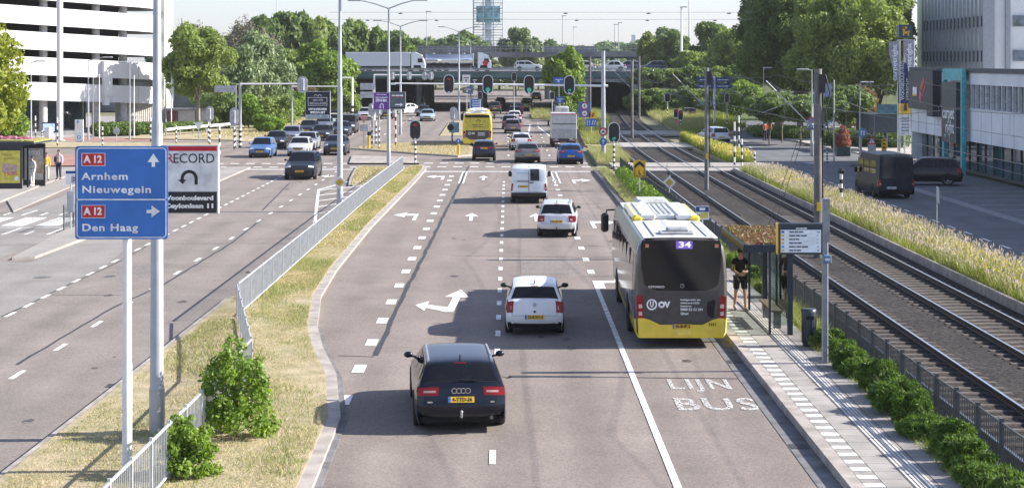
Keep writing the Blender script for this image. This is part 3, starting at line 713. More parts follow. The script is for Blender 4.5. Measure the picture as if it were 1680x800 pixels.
# motorway viaduct
v = thing('motorway_viaduct', 'motorway viaduct with green girder spanning the road and the tramway', 'viaduct', (0,262,0))
b = MB(); b.box((-5,30,5.55),(190,60,.5)); b.build('deck', CONCV, v)
b = MB(); b.box((-5,-.15,5.35),(190,.5,.75)); b.build('girder', GIRD, v)
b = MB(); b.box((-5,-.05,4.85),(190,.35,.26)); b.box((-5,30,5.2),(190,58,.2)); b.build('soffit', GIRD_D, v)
b = MB(); b.box((-5,-.2,5.86),(190,.55,.2)); b.box((-5,59.9,6.05),(190,.35,.5)); b.build('edge_beam', CONCV, v)
b = MB(); b.box((-5,-.05,6.30),(190,.10,.10)); b.box((-5,.05,6.12),(190,.06,.14))
for i in range(95): b.box((-99+i*2,-.02,6.12),(.10,.10,.36))
b.build('guard_rail', RAILG, v)
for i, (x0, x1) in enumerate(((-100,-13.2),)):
    b = MB(); b.box(((x0+x1)/2,55,2.4),(x1-x0,.8,5.2)); b.build('abutment', VOID, v)  # near-black back wall added so the space under the deck reads dark
b = MB(); b.box((-21.5,28,2.4),(.8,54,5.2)); b.build('abutment', VOID, v)  # side wall in near-black, the deck's shade put into its colour
b = MB(); b.prism([(-100,0),(-21,0),(-22.5,2.2),(-26,5.1),(-100,5.1)], 'y', 1., 3.); b.build('abutment', CONCV, v)
for x in (-13.,-3.7):
    for y in (6, 18, 30, 42, 54): MB().cyl((x,y,-.1),(x,y,5.1),.45,n=10).build('pier', CONCV, v)
for y in (6,30,54): MB().box((10.9,y,2.5),(.9,7,5.2)).build('pier', CONCV, v)
# tram tunnel under it
t = thing('tram_tunnel', 'dark concrete tram tunnel mouth with graffiti on its right wall', 'tunnel', (15.3,261,0))
b = MB(); b.box((-3.6,20,2.3),(.6,40,4.8)); b.box((3.6,20,2.3),(.6,40,4.8)); b.build('side_wall', CONCV, t)
b = MB(); b.box((0,20.4,4.55),(7.8,40,.5)); b.build('roof', CONCV, t)
b = MB(); b.box((0,38,2.),(7,.3,4.8)); b.box((-3.27,20,2.3),(.04,39,4.6)); b.box((3.27,21,2.3),(.04,38,4.6)); b.box((0,21,4.27),(6.6,38,.04)); b.build('painted_shade', VOID, t)  # near-black sheets over walls, roof and far end, painted as the tunnel's shade
b = MB(); b.prism([(3.9,0),(3.9,4.4),(4.9,3.4),(5.6,0)], 'y', -7., .5); b.build('wing_wall', mat('graffiti_wall', (.20,.27,.36), .7, scale=1.2, col2=(.32,.27,.30)), t)
b = MB(); b.box((3.5,-.62,3.2),(.5,.05,1.6)); b.box((3.55,-.64,1.6),(.7,.05,1.5)); b.build('graffiti', mat('graffiti_pink', (.55,.32,.36), .7, scale=3, col2=(.30,.36,.52)), t)
# embankment behind the tunnel right
def emb(Y): return float(np.interp(Y, [240,244,258,262], [-.1,.8,5.0,5.3]))
b = MB(); rows = [[(19.6+5*j+(.6*math.sin(j*1.7+Y) if j else 0), Y, emb(Y)+.15*math.sin(j*2.1+Y*.5)) for j in range(14)] for Y in range(240,263,2)]
b.grid(rows); b.prism([(240,-.1),(262,-.1),(262,5.2),(258,4.9),(244,.75)],'x',19.3,19.6); struct('embankment', b, mat('embankment_earth', (.10,.12,.045), .95, scale=.8, col2=(.06,.085,.03)))
# upper ramp bridge behind
v = thing('upper_bridge', 'higher grey bridge with railing crossing behind the viaduct', 'bridge', (0,345,0))
b = MB(); b.box((12,4,8.6),(72,8,1.0)); b.build('deck', CONCV, v)
b = MB(); b.box((12,.0,10.2),(72,.12,.10)); b.box((12,.0,9.7),(72,.10,.08))
for i in range(73): b.box((-24+i,0,9.65),(.08,.08,1.1))
b.build('railing', RAILG, v)
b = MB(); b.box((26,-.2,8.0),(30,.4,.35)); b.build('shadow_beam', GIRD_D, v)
for x in (-15,-5,8,14,19,24,29):
    b = MB(); b.cyl((x,4,-.1),(x,4,8.2),.5,n=8); b.build('pier', CONCV, v)
b = MB(); b.box((20,30,8.8),(60,6,1.2)); b.box((-6,36,9.7),(50,6,1.6)); b.build('far_deck', CONCV, v)
# cable bridge pylon far away
t = thing('bridge_pylon', 'white inverted Y bridge pylon on the horizon', 'pylon', at(1039,700))
b = MB(); b.box((0,0,14.),(1.5,1.5,7.)); b.box((.0,0,10),(3.2,2,9)); b.build('mast', WHITEP, t)
b = MB(); b.tube([(0,0,15.3),(-5.4,0,10.4)],.55,6); b.tube([(0,0,14.2),(3.6,0,9.8)],.65,6); b.tube([(-5.4,0,10.4),(-5.6,0,0)],.4,6); b.tube([(3.6,0,9.8),(3.8,0,0)],.4,6); b.build('strut', WHITEP, t)
# scaffold tower
t = thing('scaffold_tower', 'tall scaffolded tower with teal glazed box on the horizon', 'tower', at(801,500))
SCF = mat('scaffold_steel', (.46,.52,.58), .5, .2)
b = MB(); zt = 28.
for x in (-4.1,-1.4,1.4,4.1):
    for y in (-3.5,3.5): b.cyl((x,y,-.1),(x,y,zt),.15,n=6)
b.build('standard', SCF, t)
b = MB()
for k in range(15):
    z = 7.+k*1.5
    for y in (-3.5,3.5): b.box((0,y,z),(8.4,.16,.12)); b.box((0,y,z+.75),(8.4,.07,.06))
    for x in (-4.1,4.1): b.box((x,0,z),(.12,7,.10))
    if k % 2 == 0: b.box((0,-1,z-.06),(8.2,4.6,.05))
for k in range(12):
    x0 = -4.1+(k % 3)*2.73; z = 7+(k//3)*4.5; b.tube([(x0,-3.6,z),(x0+2.7,-3.6,z+3)],.06,4)
b.build('ledger', SCF, t)
b = MB(); b.box((0,0,15),(1.9,1.9,30)); b.build('core_frame', mat('tower_core', (.60,.66,.71), .6), t)
b = MB(); b.box((0,0,20.3),(6.6,5.2,4.4)); b.build('glazed_box', mat('teal_glass', (.22,.50,.58), .2, var=.3, scale=.9), t)
# ---------------------------------------------------------------- white car park with a round corner (left)
t = thing('car_park_building', 'white car park with stacked curved ramp bands and glazed ground floor', 'building', (-50,178,0), math.atan2(14,13))
WB = mat('white_band', (.66,.665,.67), .55, var=.03, scale=.3)
GP = [(x,0) for x in (-45,-34,-24,-14,-6,0,4,8,12,16.5)]+[(16.5+5.2*math.sin(R(a)), 5.2-5.2*math.cos(R(a))) for a in range(10,171,10)]
def band(zb, zt_, thick=.3, inset=0., m=WB, nm='parapet_band'):
    b = MB(); rows = []
    for i, p in enumerate(GP):
        q = GP[min(i+1,len(GP)-1)]; o_ = GP[max(i-1,0)]; tx, ty = q[0]-o_[0], q[1]-o_[1]; l = math.hypot(tx,ty); nx, ny = ty/l, -tx/l
        d = -.042*p[0]; x, y = p[0]-nx*inset, p[1]-ny*inset
        rows.append([(x,y,zb+d),(x,y,zt_+d),(x-nx*thick,y-ny*thick,zt_+d),(x-nx*thick,y-ny*thick,zb+d),(x,y,zb+d)])
    return b.grid(rows, smooth=False).build(nm, m, t)
for k in range(5): band(3.62+k*2.53, 5.42+k*2.53)
for k in range(5):
    for i in range(9): x = -10+i*3.3; MB().box((x,-.005,4.52+k*2.53-.042*x),(.03,.012,1.79)).build('panel_joint', mat('band_joint', (.36,.36,.36), .7), t)
SLAB = mat('garage_slab', (.34,.32,.31), .8)
for k in range(5):
    b = MB(); rows = []
    for p, q in zip(GP[:10]+[(21.2,5.2)], [(x,12) for x in (-45,-34,-24,-14,-6,0,4,8,12,16.5,21.2)]): rows.append([(p[0],p[1]+.31,3.8+k*2.53-.042*p[0]),(p[0],q[1],3.8+k*2.53-.042*p[0])])
    b.grid(rows); b.build('floor_slab', SLAB, t)
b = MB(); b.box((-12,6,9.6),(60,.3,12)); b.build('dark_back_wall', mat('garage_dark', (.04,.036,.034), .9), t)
for x in (-8,-1,5.6,11.9,15.3): MB().cyl((x,1.2,-.1),(x,1.2,18.),.42,n=14).build('column', mat('column_concrete', (.50,.49,.47), .8), t)
b = MB(); b.box((12.3,-.25,5.6),(1.0,.5,3.6)); b.box((12.2,-.2,3.4),(.6,.4,1.2)); b.build('white_pier', WB, t)
b = MB(); b.box((-12,3.2,1.8),(48,.12,3.7)); b.build('ground_glazing', mat('shop_glass', (.045,.06,.07), .04, var=.5, scale=.35, spec=.8), t)
b = MB()
for i in range(20): b.box((-34+i*2.4,3.1,1.8),(.14,.14,3.7))
b.box((-12,3.1,.12),(48,.16,.24)); b.build('mullion', mat('mullion_grey', (.42,.43,.44), .5), t)
b = MB(); b.box((18.,1.6,1.6),(5.4,.3,3.3)); b.box((20.6,6,1.6),(.3,8,3.3))
for i in range(22): b.box((15.4+i*.25,1.42,1.6),(.06,.05,3.3))
b.build('ribbed_wall', mat('ribbed_cladding', (.46,.44,.40), .7), t)
b = MB(); b.box((16,7,17.5),(9,6,6)); b.build('upper_block', mat('upper_cladding', (.34,.34,.32), .7, var=.2), t)
b = MB(); b.box((9.2,2.5,17.5),(4.4,3,6)); b.build('white_core', WB, t)
b = MB(); b.box((4,-2,.1),(6,1.4,.5)); b.build('step', KERB_D, t)
t = thing('facade_fin', 'tall grey concrete fin closing the right end of the car park', 'building fin', at(267,196))
b = MB(); b.box((0,2,9),(.55,5,18.2)); b.build('panel', mat('fin_concrete', (.47,.49,.47), .8), t)
b = MB(); b.box((-.62,2.2,9),(.6,4,18.)); b.build('dark_slot', mat('slot_grey', (.16,.17,.17), .8), t)
t = thing('white_column', 'thick white round column standing in front of the car park', 'column', at(98,166))
b = MB(); b.cyl((0,0,-.1),(0,0,20),.29,n=20); b.build('shaft', WB, t); b = MB(); b.cyl((0,0,-.1),(0,0,.12),.5,n=20); b.build('base', KERB, t)
# shed
t = thing('low_shed', 'low shed with brick red door and pale panels behind the guard rail', 'shed', at(310,194))
b = MB(); b.box((0,1.5,1.0),(4.9,3,2.1)); b.build('wall', mat('shed_panel', (.48,.46,.45), .8, var=.08), t)
b = MB(); b.box((-1.9,-.03,1.0),(1.1,.06,2.0)); b.build('door', mat('shed_door', (.19,.06,.055), .7), t)
b = MB(); b.box((0,1.4,2.15),(5.3,3.4,.22)); b.build('roof', mat('shed_roof', (.22,.23,.24), .7), t)
b = MB(); b.box((.75,-.03,1.0),(.08,.05,2.)); b.box((-1.25,-.03,1.0),(.10,.05,2.)); b.build('seam', DARKM, t)
# ---------------------------------------------------------------- showroom block on the right
t = thing('showroom_building', 'low pale blue showroom block with long window band and shop glazing', 'building', (30,0,0))
PAN = mat('facade_panel', (.72,.75,.78), .6, var=.06, scale=.5)
b = MB(); b.box((.15,98,3.25),(.3,70,2.1)); b.build('panel_band', PAN, t)
b = MB(); b.box((.15,98,6.25),(.3,70,.75)); b.build('top_band', PAN, t)
b = MB(); b.box((.12,98,6.78),(.5,70.4,.3)); b.build('roof_edge', mat('roof_edge_dark', (.05,.06,.07), .6), t)
b = MB(); b.box((15.3,98,6.3),(30,69.5,.6)); b.box((15,98,4.2),(29,69.5,.3)); b.build('roof', mat('roof_felt', (.16,.16,.17), .9), t)
b = MB(); b.box((.25,98,5.08),(.1,70,1.6)); b.build('window_band', mat('band_glass', (.07,.085,.10), .06, var=.5, scale=.6, spec=.7), t)
b = MB()
for i in range(59): b.box((.1,63.6+i*1.19,5.08),(.24,.13,1.6))
b.box((.06,98,4.31),(.3,70,.09)); b.build('window_frame', mat('frame_white', (.62,.65,.68), .5), t)
b = MB(); b.box((.8,98,1.1),(.1,70,2.25)); b.build('shop_window', mat('showroom_glass', (.04,.07,.085), .03, var=.6, scale=.5, spec=.9), t)
b = MB()
for i in range(36): b.box((.74,63.2+i*2.,1.1),(.12,.09,2.25))
b.box((.72,98,.10),(.14,70,.2)); b.box((.72,98,1.25),(.1,70,.05)); b.build('shop_mullion', mat('dark_mullion', (.05,.06,.065), .5), t)
b = MB(); b.box((.70,92,2.05),(.10,16,.32)); b.build('teal_fascia', TURQ, t)
b = MB(); b.box((15,133,3.4),(30,.3,6.5)); b.box((15,63,3.4),(30,.3,6.5)); b.box((16,98,3),(.3,69,6)); b.build('end_wall', PAN, t)
for i in range(28):
    pass
b = MB()
for i in range(28): b.box((-.006,64.5+i*2.45,3.25),(.012,.03,2.1))
b.build('panel_joint', mat('joint_grey', (.22,.24,.27), .8), t)
# turquoise portal and dark sign on it
t2 = thing('turquoise_portal', 'turquoise painted portal frame on the showroom front', 'portal', (29.6,118.9,0))
b = MB(); b.box((0,-2.5,3.4),(.26,.42,6.9)); b.build('post', TURQ, t2); b = MB(); b.box((0,2.3,3.4),(.26,.42,6.9)); b.build('post', TURQ, t2)
b = MB(); b.box((0,-.1,6.5),(.22,4.4,.75)); b.build('lintel', TURQ, t2)
t3 = thing('shop_sign', 'big dark grey panel lettered carpet right inside the turquoise portal', 'sign', (29.45,119.0,4.0))
b = MB(); b.box((0,-.1,0),(.35,3.9,4.0)); b.build('panel', mat('sign_anthracite', (.055,.058,.07), .5), t3)
text('carpet', 1.15, LETW, t3, (-.19,0,-.05), (R(90),0,R(-90)), bold=.02, sx=1.05); text('right', 1.15, LETW, t3, (-.19,-.4,-1.0), (R(90),0,R(-90)), bold=.02, sx=1.05)
b = MB(); b.add([(-.20,.55,-1.45),(-.20,.95,-1.45),(-.20,.75,-1.8)], [(0,1,2)]); b.build('arrow_mark', mat('mint', (.25,.65,.6), .5), t3)
t3 = thing('corner_sign', 'dark wall panel with pink and red emblem at the far end of the showroom', 'sign', (29.7,129,5.3))
b = MB(); b.box((0,0,0),(.3,6.2,2.7)); b.build('panel', mat('sign_dark', (.04,.043,.05), .5), t3)
b = MB(); b.box((-.16,.9,-.1),(.04,1.2,.62)); b.build('white_label', LETW, t3)
b = MB(); b.box((-.17,.9,-.36),(.04,1.2,.14)); b.build('orange_band', SYEL, t3)
b = MB()
b.add([(-.17,-1.0,-.9),(-.17,-.5,-.6),(-.17,-.6,.0),(-.17,-1.3,-.2)], [(0,1,2,3)]); b.build('pink_shape', mat('pink', (.72,.06,.25), .5), t3)
b = MB(); b.add([(-.172,-1.3,.0),(-.172,-.6,.15),(-.172,-1.9,1.0),(-.172,-2.1,.75)], [(0,1,2,3)]); b.add([(-.173,-1.5,-.3),(-.173,-2.2,.55),(-.173,-2.3,.2),(-.173,-1.6,-.5)], [(0,1,2,3)]); b.build('red_shape', mat('red_emblem', (.60,.07,.06), .5), t3)
t3 = thing('dark_pier', 'narrow dark facade strip between the emblem panel and the window band', 'pillar', (29.62,124.6,5.15)); b = MB(); b.box((0,0,0),(.5,1.7,3.2)); b.build('panel', mat('pier_dark', (.02,.024,.035), .5), t3); b = MB(); b.box((-.26,0,1.62),(.05,1.75,.06)); b.build('cap', DARKM, t3)
t3 = thing('canopy', 'dark canopy box on posts behind the banner totem', 'canopy', (30.7,146,0))
b = MB(); b.box((0,2,2.35),(2.6,6,1.5)); b.build('box', mat('canopy_dark', (.03,.045,.06), .5), t3); b = MB()
for x, y in ((-1.1,-.6),(1.1,-.6),(-1.1,4.4),(1.1,4.4)): b.cyl((x,y,-.1),(x,y,2.2),.12,n=8)
b.build('post', DARKM, t3)
b = MB(); b.box((.2,-1.02,3.5),(1.9,.06,.8)); b.build('teal_panel', mat('mural_teal', (.06,.18,.22), .6, scale=2.5, col2=(.02,.06,.09)), t3)
# office tower set back
t = thing('office_tower', 'grey office tower with vertical concrete fins and narrow windows', 'tower', (45.5,171,0))
TG = mat('tower_panel', (.74,.77,.80), .65, var=.05, scale=.3); FIN = mat('tower_fin', (.30,.33,.38), .65, var=.06); TW = mat('tower_glass', (.03,.045,.07), .08, var=.4, scale=.7)
z0, z1 = 6.3, 14.2
b = MB(); b.box((15,14.5,(0+z1)/2),(29.6,28.6,z1)); b.build('core_wall', TG, t)
for k, zc in enumerate((7.85,11.15)):
    b = MB(); b.box((-.03,12.,zc),(.5,24.,1.05)); b.build('window_strip', TW, t)
for k, zc in enumerate((7.9,11.2,14.5)):
    for x in (2.9,6.1,9.3): 
        b = MB(); b.box((x+.9,.14,zc),(2.05,.2,1.05)); b.build('window', mat('tower_front_glass', (.14,.21,.30), .06, var=.35, scale=.8, spec=.8), t)
b = MB()
for i in range(17): b.box((-.32,.35+i*1.47,(z0+z1)/2),(.20,.24,z1-z0))
b.build('fin', FIN, t)
b = MB()
for x in (2.2,5.5,8.7,12): b.box((x,-.02,(z0+z1)/2),(.42,.5,z1-z0))
b.box((.35,-.05,(z0+z1)/2),(1.1,.5,z1-z0)); b.build('front_fin', FIN, t)
b = MB(); b.box((3.6,-14,7.0),(1.1,1,1.4)); b.build('rooftop_unit', mat('unit_grey', (.50,.53,.56), .6), t)
# ---------------------------------------------------------------- vegetation
L_DARK = leafmat('leaf_dark', (0.105, 0.16, 0.05), (0.175, 0.24, 0.075), .42)
L_MID = leafmat('leaf_mid', (0.16, 0.225, 0.06), (0.28, 0.345, 0.1), .42)
L_BRIGHT = leafmat('leaf_bright', (0.14, 0.22, 0.045), (0.25, 0.34, 0.07), .4)
L_WILLOW = leafmat('leaf_willow', (0.17, 0.235, 0.11), (0.27, 0.33, 0.17), .3)
L_YEL = leafmat('leaf_yellow_green', (0.17, 0.225, 0.035), (0.34, 0.36, 0.06), .4)
L_BARE = leafmat('twig_brown', (0.13, 0.125, 0.085), (0.19, 0.17, 0.12), .1)
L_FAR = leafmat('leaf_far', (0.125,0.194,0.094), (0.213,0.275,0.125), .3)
L_RUST = leafmat('leaf_rust', (0.13, 0.1, 0.05), (0.2, 0.14, 0.07), .3)
L_BUSH = leafmat('leaf_bush', (0.115, 0.2, 0.035), (0.25, 0.36, 0.065), .38, cs=2.5)
L_FEATH = leafmat('leaf_feathery', (0.065, 0.13, 0.025), (0.15, 0.235, 0.045), .4, cs=2.0)
L_HEDGE = leafmat('leaf_hedge', (0.09, 0.155, 0.04), (0.165, 0.235, 0.055), .3)
BARK = mat('bark', (.17,.135,.10), .9, scale=5, bump=.5, bscale=14)
BARK_L = mat('bark_pale', (.30,.255,.20), .9, scale=5, bump=.5, bscale=14)
def leaves(blobs, n, size, fill=.55, aspect=1.7, droop=0.):
    # blobs: (cx,cy,cz,rx,ry,rz); n leaf blades spread through the blobs' outer volume
    B = np.array(blobs, float); wt = (B[:,3]*B[:,4]*B[:,5])**(.75); wt /= wt.sum()
    idx = rng.choice(len(B), n, p=wt)
    d = rng.normal(size=(n,3)); d /= np.linalg.norm(d, axis=1, keepdims=True)
    rr = (fill+(1.04-fill)*rng.random(n)**.6)[:,None]
    c = B[idx,:3] + d*rr*B[idx,3:]
    nn = d*.75 + rng.normal(size=(n,3))*.75; nn[:,2] += .25; nn /= np.linalg.norm(nn, axis=1, keepdims=True)
    a = rng.normal(size=(n,3)); a[:,2] -= droop*2; u = a-(a*nn).sum(1, keepdims=True)*nn; u /= np.linalg.norm(u, axis=1, keepdims=True)
    v = np.cross(nn, u); s = (size*(.6+.8*rng.random(n)))[:,None]
    q = np.stack([c-u*s*aspect*.5, c+v*s*.42+u*s*.05, c+u*s*aspect*.5, c-v*s*.42+u*s*.05], 1)
    return q.reshape(-1, 3)
def crown_blobs(rx, ry, rz, cz, k=26, br=.36, low=-.8, seed=0):
    r_ = random.Random(seed*31+5); out = [(0,0,cz,rx*.62,ry*.62,rz*.66)]
    for i in range(k):
        z = r_.uniform(low, 1.); a = r_.uniform(0, 2*math.pi); h = math.sqrt(max(0., 1-z*z)); q = r_.uniform(.62,.86)
        s = br*r_.uniform(.65,1.25)
        out.append((rx*h*q*math.cos(a), ry*h*q*math.sin(a), cz+rz*z*q, rx*s, ry*s, rz*s*.85))
    return out
def trunk_mb(h, r, lean=.03, limbs=6, spread=2., top=None, seed=0):
    r_ = random.Random(seed); b = MB(); top = top or h*1.8
    b.tube([(0,0,-.15),(r_.uniform(-lean,lean)*h*.5,0,h*.5),(r_.uniform(-lean,lean)*h,r_.uniform(-lean,lean)*h,h),(r_.uniform(-.2,.2)*spread,r_.uniform(-.2,.2)*spread,top*.85)], [r*1.25,r,r*.8,r*.2], 8)
    for i in range(limbs):
        a = 2*math.pi*i/limbs+r_.uniform(-.4,.4); z0 = h*r_.uniform(.75,1.15); s = spread*r_.uniform(.6,1.)
        b.tube([(0,0,z0),(s*.45*math.cos(a),s*.45*math.sin(a),z0+(top-z0)*.4),(s*math.cos(a),s*math.sin(a),z0+(top-z0)*r_.uniform(.6,.9))], [r*.5,r*.3,r*.07], 6)
    return b
def tree(name, label, loc, rx, rz, cz, lm, n, ls, th, tr=.18, bark=None, group=None, k=26, br=.36, seed=0, low=-.8, ry=None, cat='tree', fill=.55, droop=0., limbs=6):
    t = thing(name, label, cat, loc, 0, group)
    me = np_mesh('crown', leaves(crown_blobs(rx, ry or rx, rz, cz, k, br, low, seed), n, ls, fill, droop=droop), 4, lm)
    link('crown', me, t); trunk_mb(th, tr, limbs=limbs, spread=rx*.7, top=cz+rz*.6, seed=seed).build('trunk', bark or BARK, t)
    return t
# trees on the right of the tramway (tall, dense), towards the junction
big = [(1392,178,6.2,7.8,8.6,'huge green street tree standing left of the grey flag banners',1),(1312,188,6.6,7.6,9.0,'tall dark green tree behind the overhead line mast',2),
       (1442,196,4.9,7.5,9.5,'tall green tree partly hidden by the two grey flag banners',3),(1276,206,5.6,7.6,9.3,'tall dark tree standing right behind the blue direction boards',4),(1345,206,7.,8.,10.5,'tall light green tree rising behind the huge street tree',5)]
for px, Y, rx, rz, cz, lb, sd_ in big:
    tree('street_tree', lb, at(px, Y), rx, rz, cz, L_MID if sd_ in (1,3,5) else L_DARK, 44000, .23, 3.2, .3, group='tall trees by the east road', k=80, br=.19, seed=sd_, low=-.55)
for i, (px, Y, rx, rz, cz, lb) in enumerate([(1262,160,2.1,1.5,2.9,'small dark tree over the pavement, nearest the direction boards'),(1283,163,2.4,1.6,3.1,'small dark broad tree beside the orange figures on the pavement'),(1313,158,2.2,1.5,3.,'small dark tree over the pavement, left of the tall mast'),(1385,152,2.3,1.9,3.3,'small dark tree behind the red flower pyramid')]):
    tree('small_tree', lb, at(px, Y), rx, rz, cz, L_DARK, 5000, .22, 1.6, .07, group='small trees on the east pavement', k=16, seed=20+i, low=-.5)
tree('rust_tree', 'rust brown leaved tree beside the grey banner totem', at(1408,168), 1.9, 2.0, 3.0, L_RUST, 4500, .25, 1.5, .12, k=18, seed=31)
# embankment trees right of the tram tunnel
for i, (px, Y, rx, rz, cz, lm, lb) in enumerate([(1075,330,3.6,4.8,8.2,L_MID,'round olive green tree on the embankment, nearest the viaduct'),(1104,322,3.4,5.,8.8,L_DARK,'round dark tree on the embankment, behind the left white mast'),(1168,300,3.8,5.3,9.,L_DARK,'round very dark tree on the embankment, right of the two white masts'),(1208,270,4.2,4.6,8.0,L_MID,'bushy green tree on the embankment above the direction boards'),(1140,285,3.4,2.9,6.3,L_MID,'low spreading tree at the foot of the two white masts'),(1090,352,4,4.2,9.6,L_FAR,'pale tree top peering over the round embankment trees')]):
    tree('embankment_tree', lb, at(px, Y, .0), rx, rz, cz, lm, 8000, .42, 3.5, .22, group='trees on the tunnel embankment', k=26, br=.3, seed=40+i)
tree('roadside_tree', 'dense bright green tree standing in front of the viaduct', at(927,236), 2.9, 4.8, 5.0, L_BRIGHT, 12000, .30, 1.4, .16, k=34, br=.3, seed=50, low=-.95)
tree('willow', 'pale silvery willow rising behind the viaduct', at(845,372), 3.6, 5.4, 9.4, L_WILLOW, 9000, .40, 4, .3, k=30, br=.3, seed=51, droop=.8)
tree('willow', 'second silvery willow behind the viaduct, lower and right of the first', at(873,366), 2.6, 4.4, 8.4, L_WILLOW, 6000, .40, 4, .3, k=24, br=.3, seed=52, droop=.8)
# left side
tree('plane_tree', 'round green tree on a bare trunk beside the white car park', at(326,188), 3.75, 4.0, 7.2, L_MID, 17000, .25, 3.4, .17, BARK_L, k=40, br=.29, seed=60, low=-.75)
tree('willow', 'broad pale willow leaning over the west road', at(424,214), 3.9, 5.6, 5.3, L_WILLOW, 15000, .30, 2., .3, k=40, br=.29, seed=61, low=-.95, droop=.8)
tree('willow', 'low pale willow between the round tree and the verge', at(392,204), 2.8, 4.6, 4.6, L_WILLOW, 8000, .30, 2., .25, k=30, br=.29, seed=66, low=-.95, droop=.8)
tree('roadside_tree', 'bright green tree left of the white lorry', at(527,246), 5.1, 5.2, 5.2, L_BRIGHT, 17000, .34, 1.8, .2, k=44, br=.27, seed=62, low=-.92)
tree('roadside_tree', 'yellowish tree between the willow and the bright green tree', at(476,250), 3.3, 4.2, 4.9, L_YEL if 0 else L_MID, 8000, .34, 1.8, .2, k=30, seed=63, low=-.9)
tree('corner_tree', 'sunlit yellow green tree at the left picture edge', at(-28,118), 2.75, 4.4, 6.0, L_YEL, 9000, .20, 2., .14, k=30, br=.3, seed=64, low=-.85)
tree('corner_tree', 'dark green tree below the sunlit one at the left edge', at(-4,128), 2.0, 2.4, 3.6, L_BRIGHT, 6000, .19, 1.4, .10, k=20, seed=65)
# dark wood behind (each tree with its own crown)
def wood(n, xs, Ys, zs, rxs, rzs, lms, lbs, group, n_l, ls, seed):
    r_ = random.Random(seed); protos = {}
    for i in range(n):
        a = i/(n-1); px = xs[0]+(xs[1]-xs[0])*a+r_.uniform(-6,6); Y = r_.uniform(*Ys); lm = lms[i % len(lms)]; sd_ = seed+i % 5
        key = (sd_, lm.name); top = zs(px)*r_.uniform(.9,1.05)
        if key not in protos:
            protos[key] = tree('woodland_tree', '-', (0,0,0), 1., 1., 1.1, lm, n_l, ls, .5, .05, k=30, br=.3, seed=sd_+70, low=-.9, group=group); o = protos[key]
        else: o = copy_tree(protos[key])
        rx = r_.uniform(*rxs); rz = min(top*.52, r_.uniform(*rzs)); o.location = (PX(px,Y), Y, max(0, top-2.1*rz)); o.scale = (rx, rx, rz); o.rotation_euler = (0,0,r_.uniform(0,6))
        o['label'] = lbs(i, px, a, lm)
ztop = lambda px: float(np.interp(px, [250,300,350,400,430,470,520,560,600,640,665,700], [12.5,11.5,12.5,13.5,15.,16.,15.6,14.6,14.,12.8,11.5,10]))
names = ['beside the white car park','above the round plane tree','behind the bare brown trees','above the pale willow','left of the thin white mast','right of the thin white mast','above the bright green tree','behind the tall lamp post','over the white lorry','right of the first double lamp','at the right end of the wood']
names2 = ['far dark','near dark','dark','shaggy dark']
wood(22, (275,655), (318,352), ztop, (3.2,4.8), (4.6,6.2), [L_DARK, L_DARK, L_MID], lambda i,px,a,lm: ('deep green' if lm is L_DARK else 'mid green')+' woodland tree '+names[min(10,int(a*11))]+(', the taller one' if i % 2 else ', the lower one'), 'dark wood behind the west road', 3800, .17, 3)
for i, (px, Y, top) in enumerate([(308,300,15.5),(325,306,14.2),(398,302,15.4),(412,300,14.8),(440,296,13.4),(382,300,13.8)]):
    t = tree('bare_tree', ['leafless grey brown tree, tallest above the round plane tree','leafless thin tree right of the tallest bare one','leafless brown tree above the pale willow, left one','leafless brown tree above the pale willow, right one','brown half dead tree near the thin white mast','low leafless tree left of the brown pair'][i], at(px,Y), 2.6, top*.32, top*.66, L_BARE, 1500, .22, top*.35, .14, group='bare trees in front of the dark wood', k=18, seed=90+i, fill=.2, limbs=12)
zt2 = lambda px: float(np.interp(px, [660,700,760,800], [13.6,13.2,15.0,14]))
wood(9, (668,772), (470,520), zt2, (5,7), (4.5,6), [L_FAR, L_DARK, L_FAR], lambda i,px,a,lm: ('hazy pale' if lm is L_FAR else 'darker')+' far tree '+['right of the dark wood','under the second double lamp','above the rear of the tank lorry','above the tank lorry','left of the scaffold tower'][min(4,int(a*5))]+(', rear one' if i % 2 else ', front one'), 'far trees above the lorries', 3200, .2, 9)
wood(10, (898,1075), (600,680), lambda px: float(np.interp(px,[890,960,1000,1060],[14.5,12.5,15,16])), (7,10), (4.5,6), [L_FAR], lambda i,px,a,lm: 'hazy tree on the horizon '+['right of the silvery willows','above the green viaduct tree','above the upper viaduct','left of the white pylon','behind the white pylon'][min(4,int(a*5))]+(', taller' if i % 2 else ', shorter'), 'hazy trees on the horizon', 2500, .22, 17)
wood(12, (690,985), (455,500), lambda px: 7.6, (4,6), (3.,3.8), [L_MID, L_FAR, L_WILLOW], lambda i,px,a,lm: {'leaf_mid':'green','leaf_far':'hazy','leaf_willow':'silvery'}[lm.name]+' tree seen under the viaduct '+['behind the white off-roader','above the distant white car','over the left traffic signals','over the middle signals','left of the roadside tree','near the tram tunnel'][min(5,int(a*6))]+(', further back' if i % 2 else ''), 'trees seen under the viaduct', 2200, .24, 27)
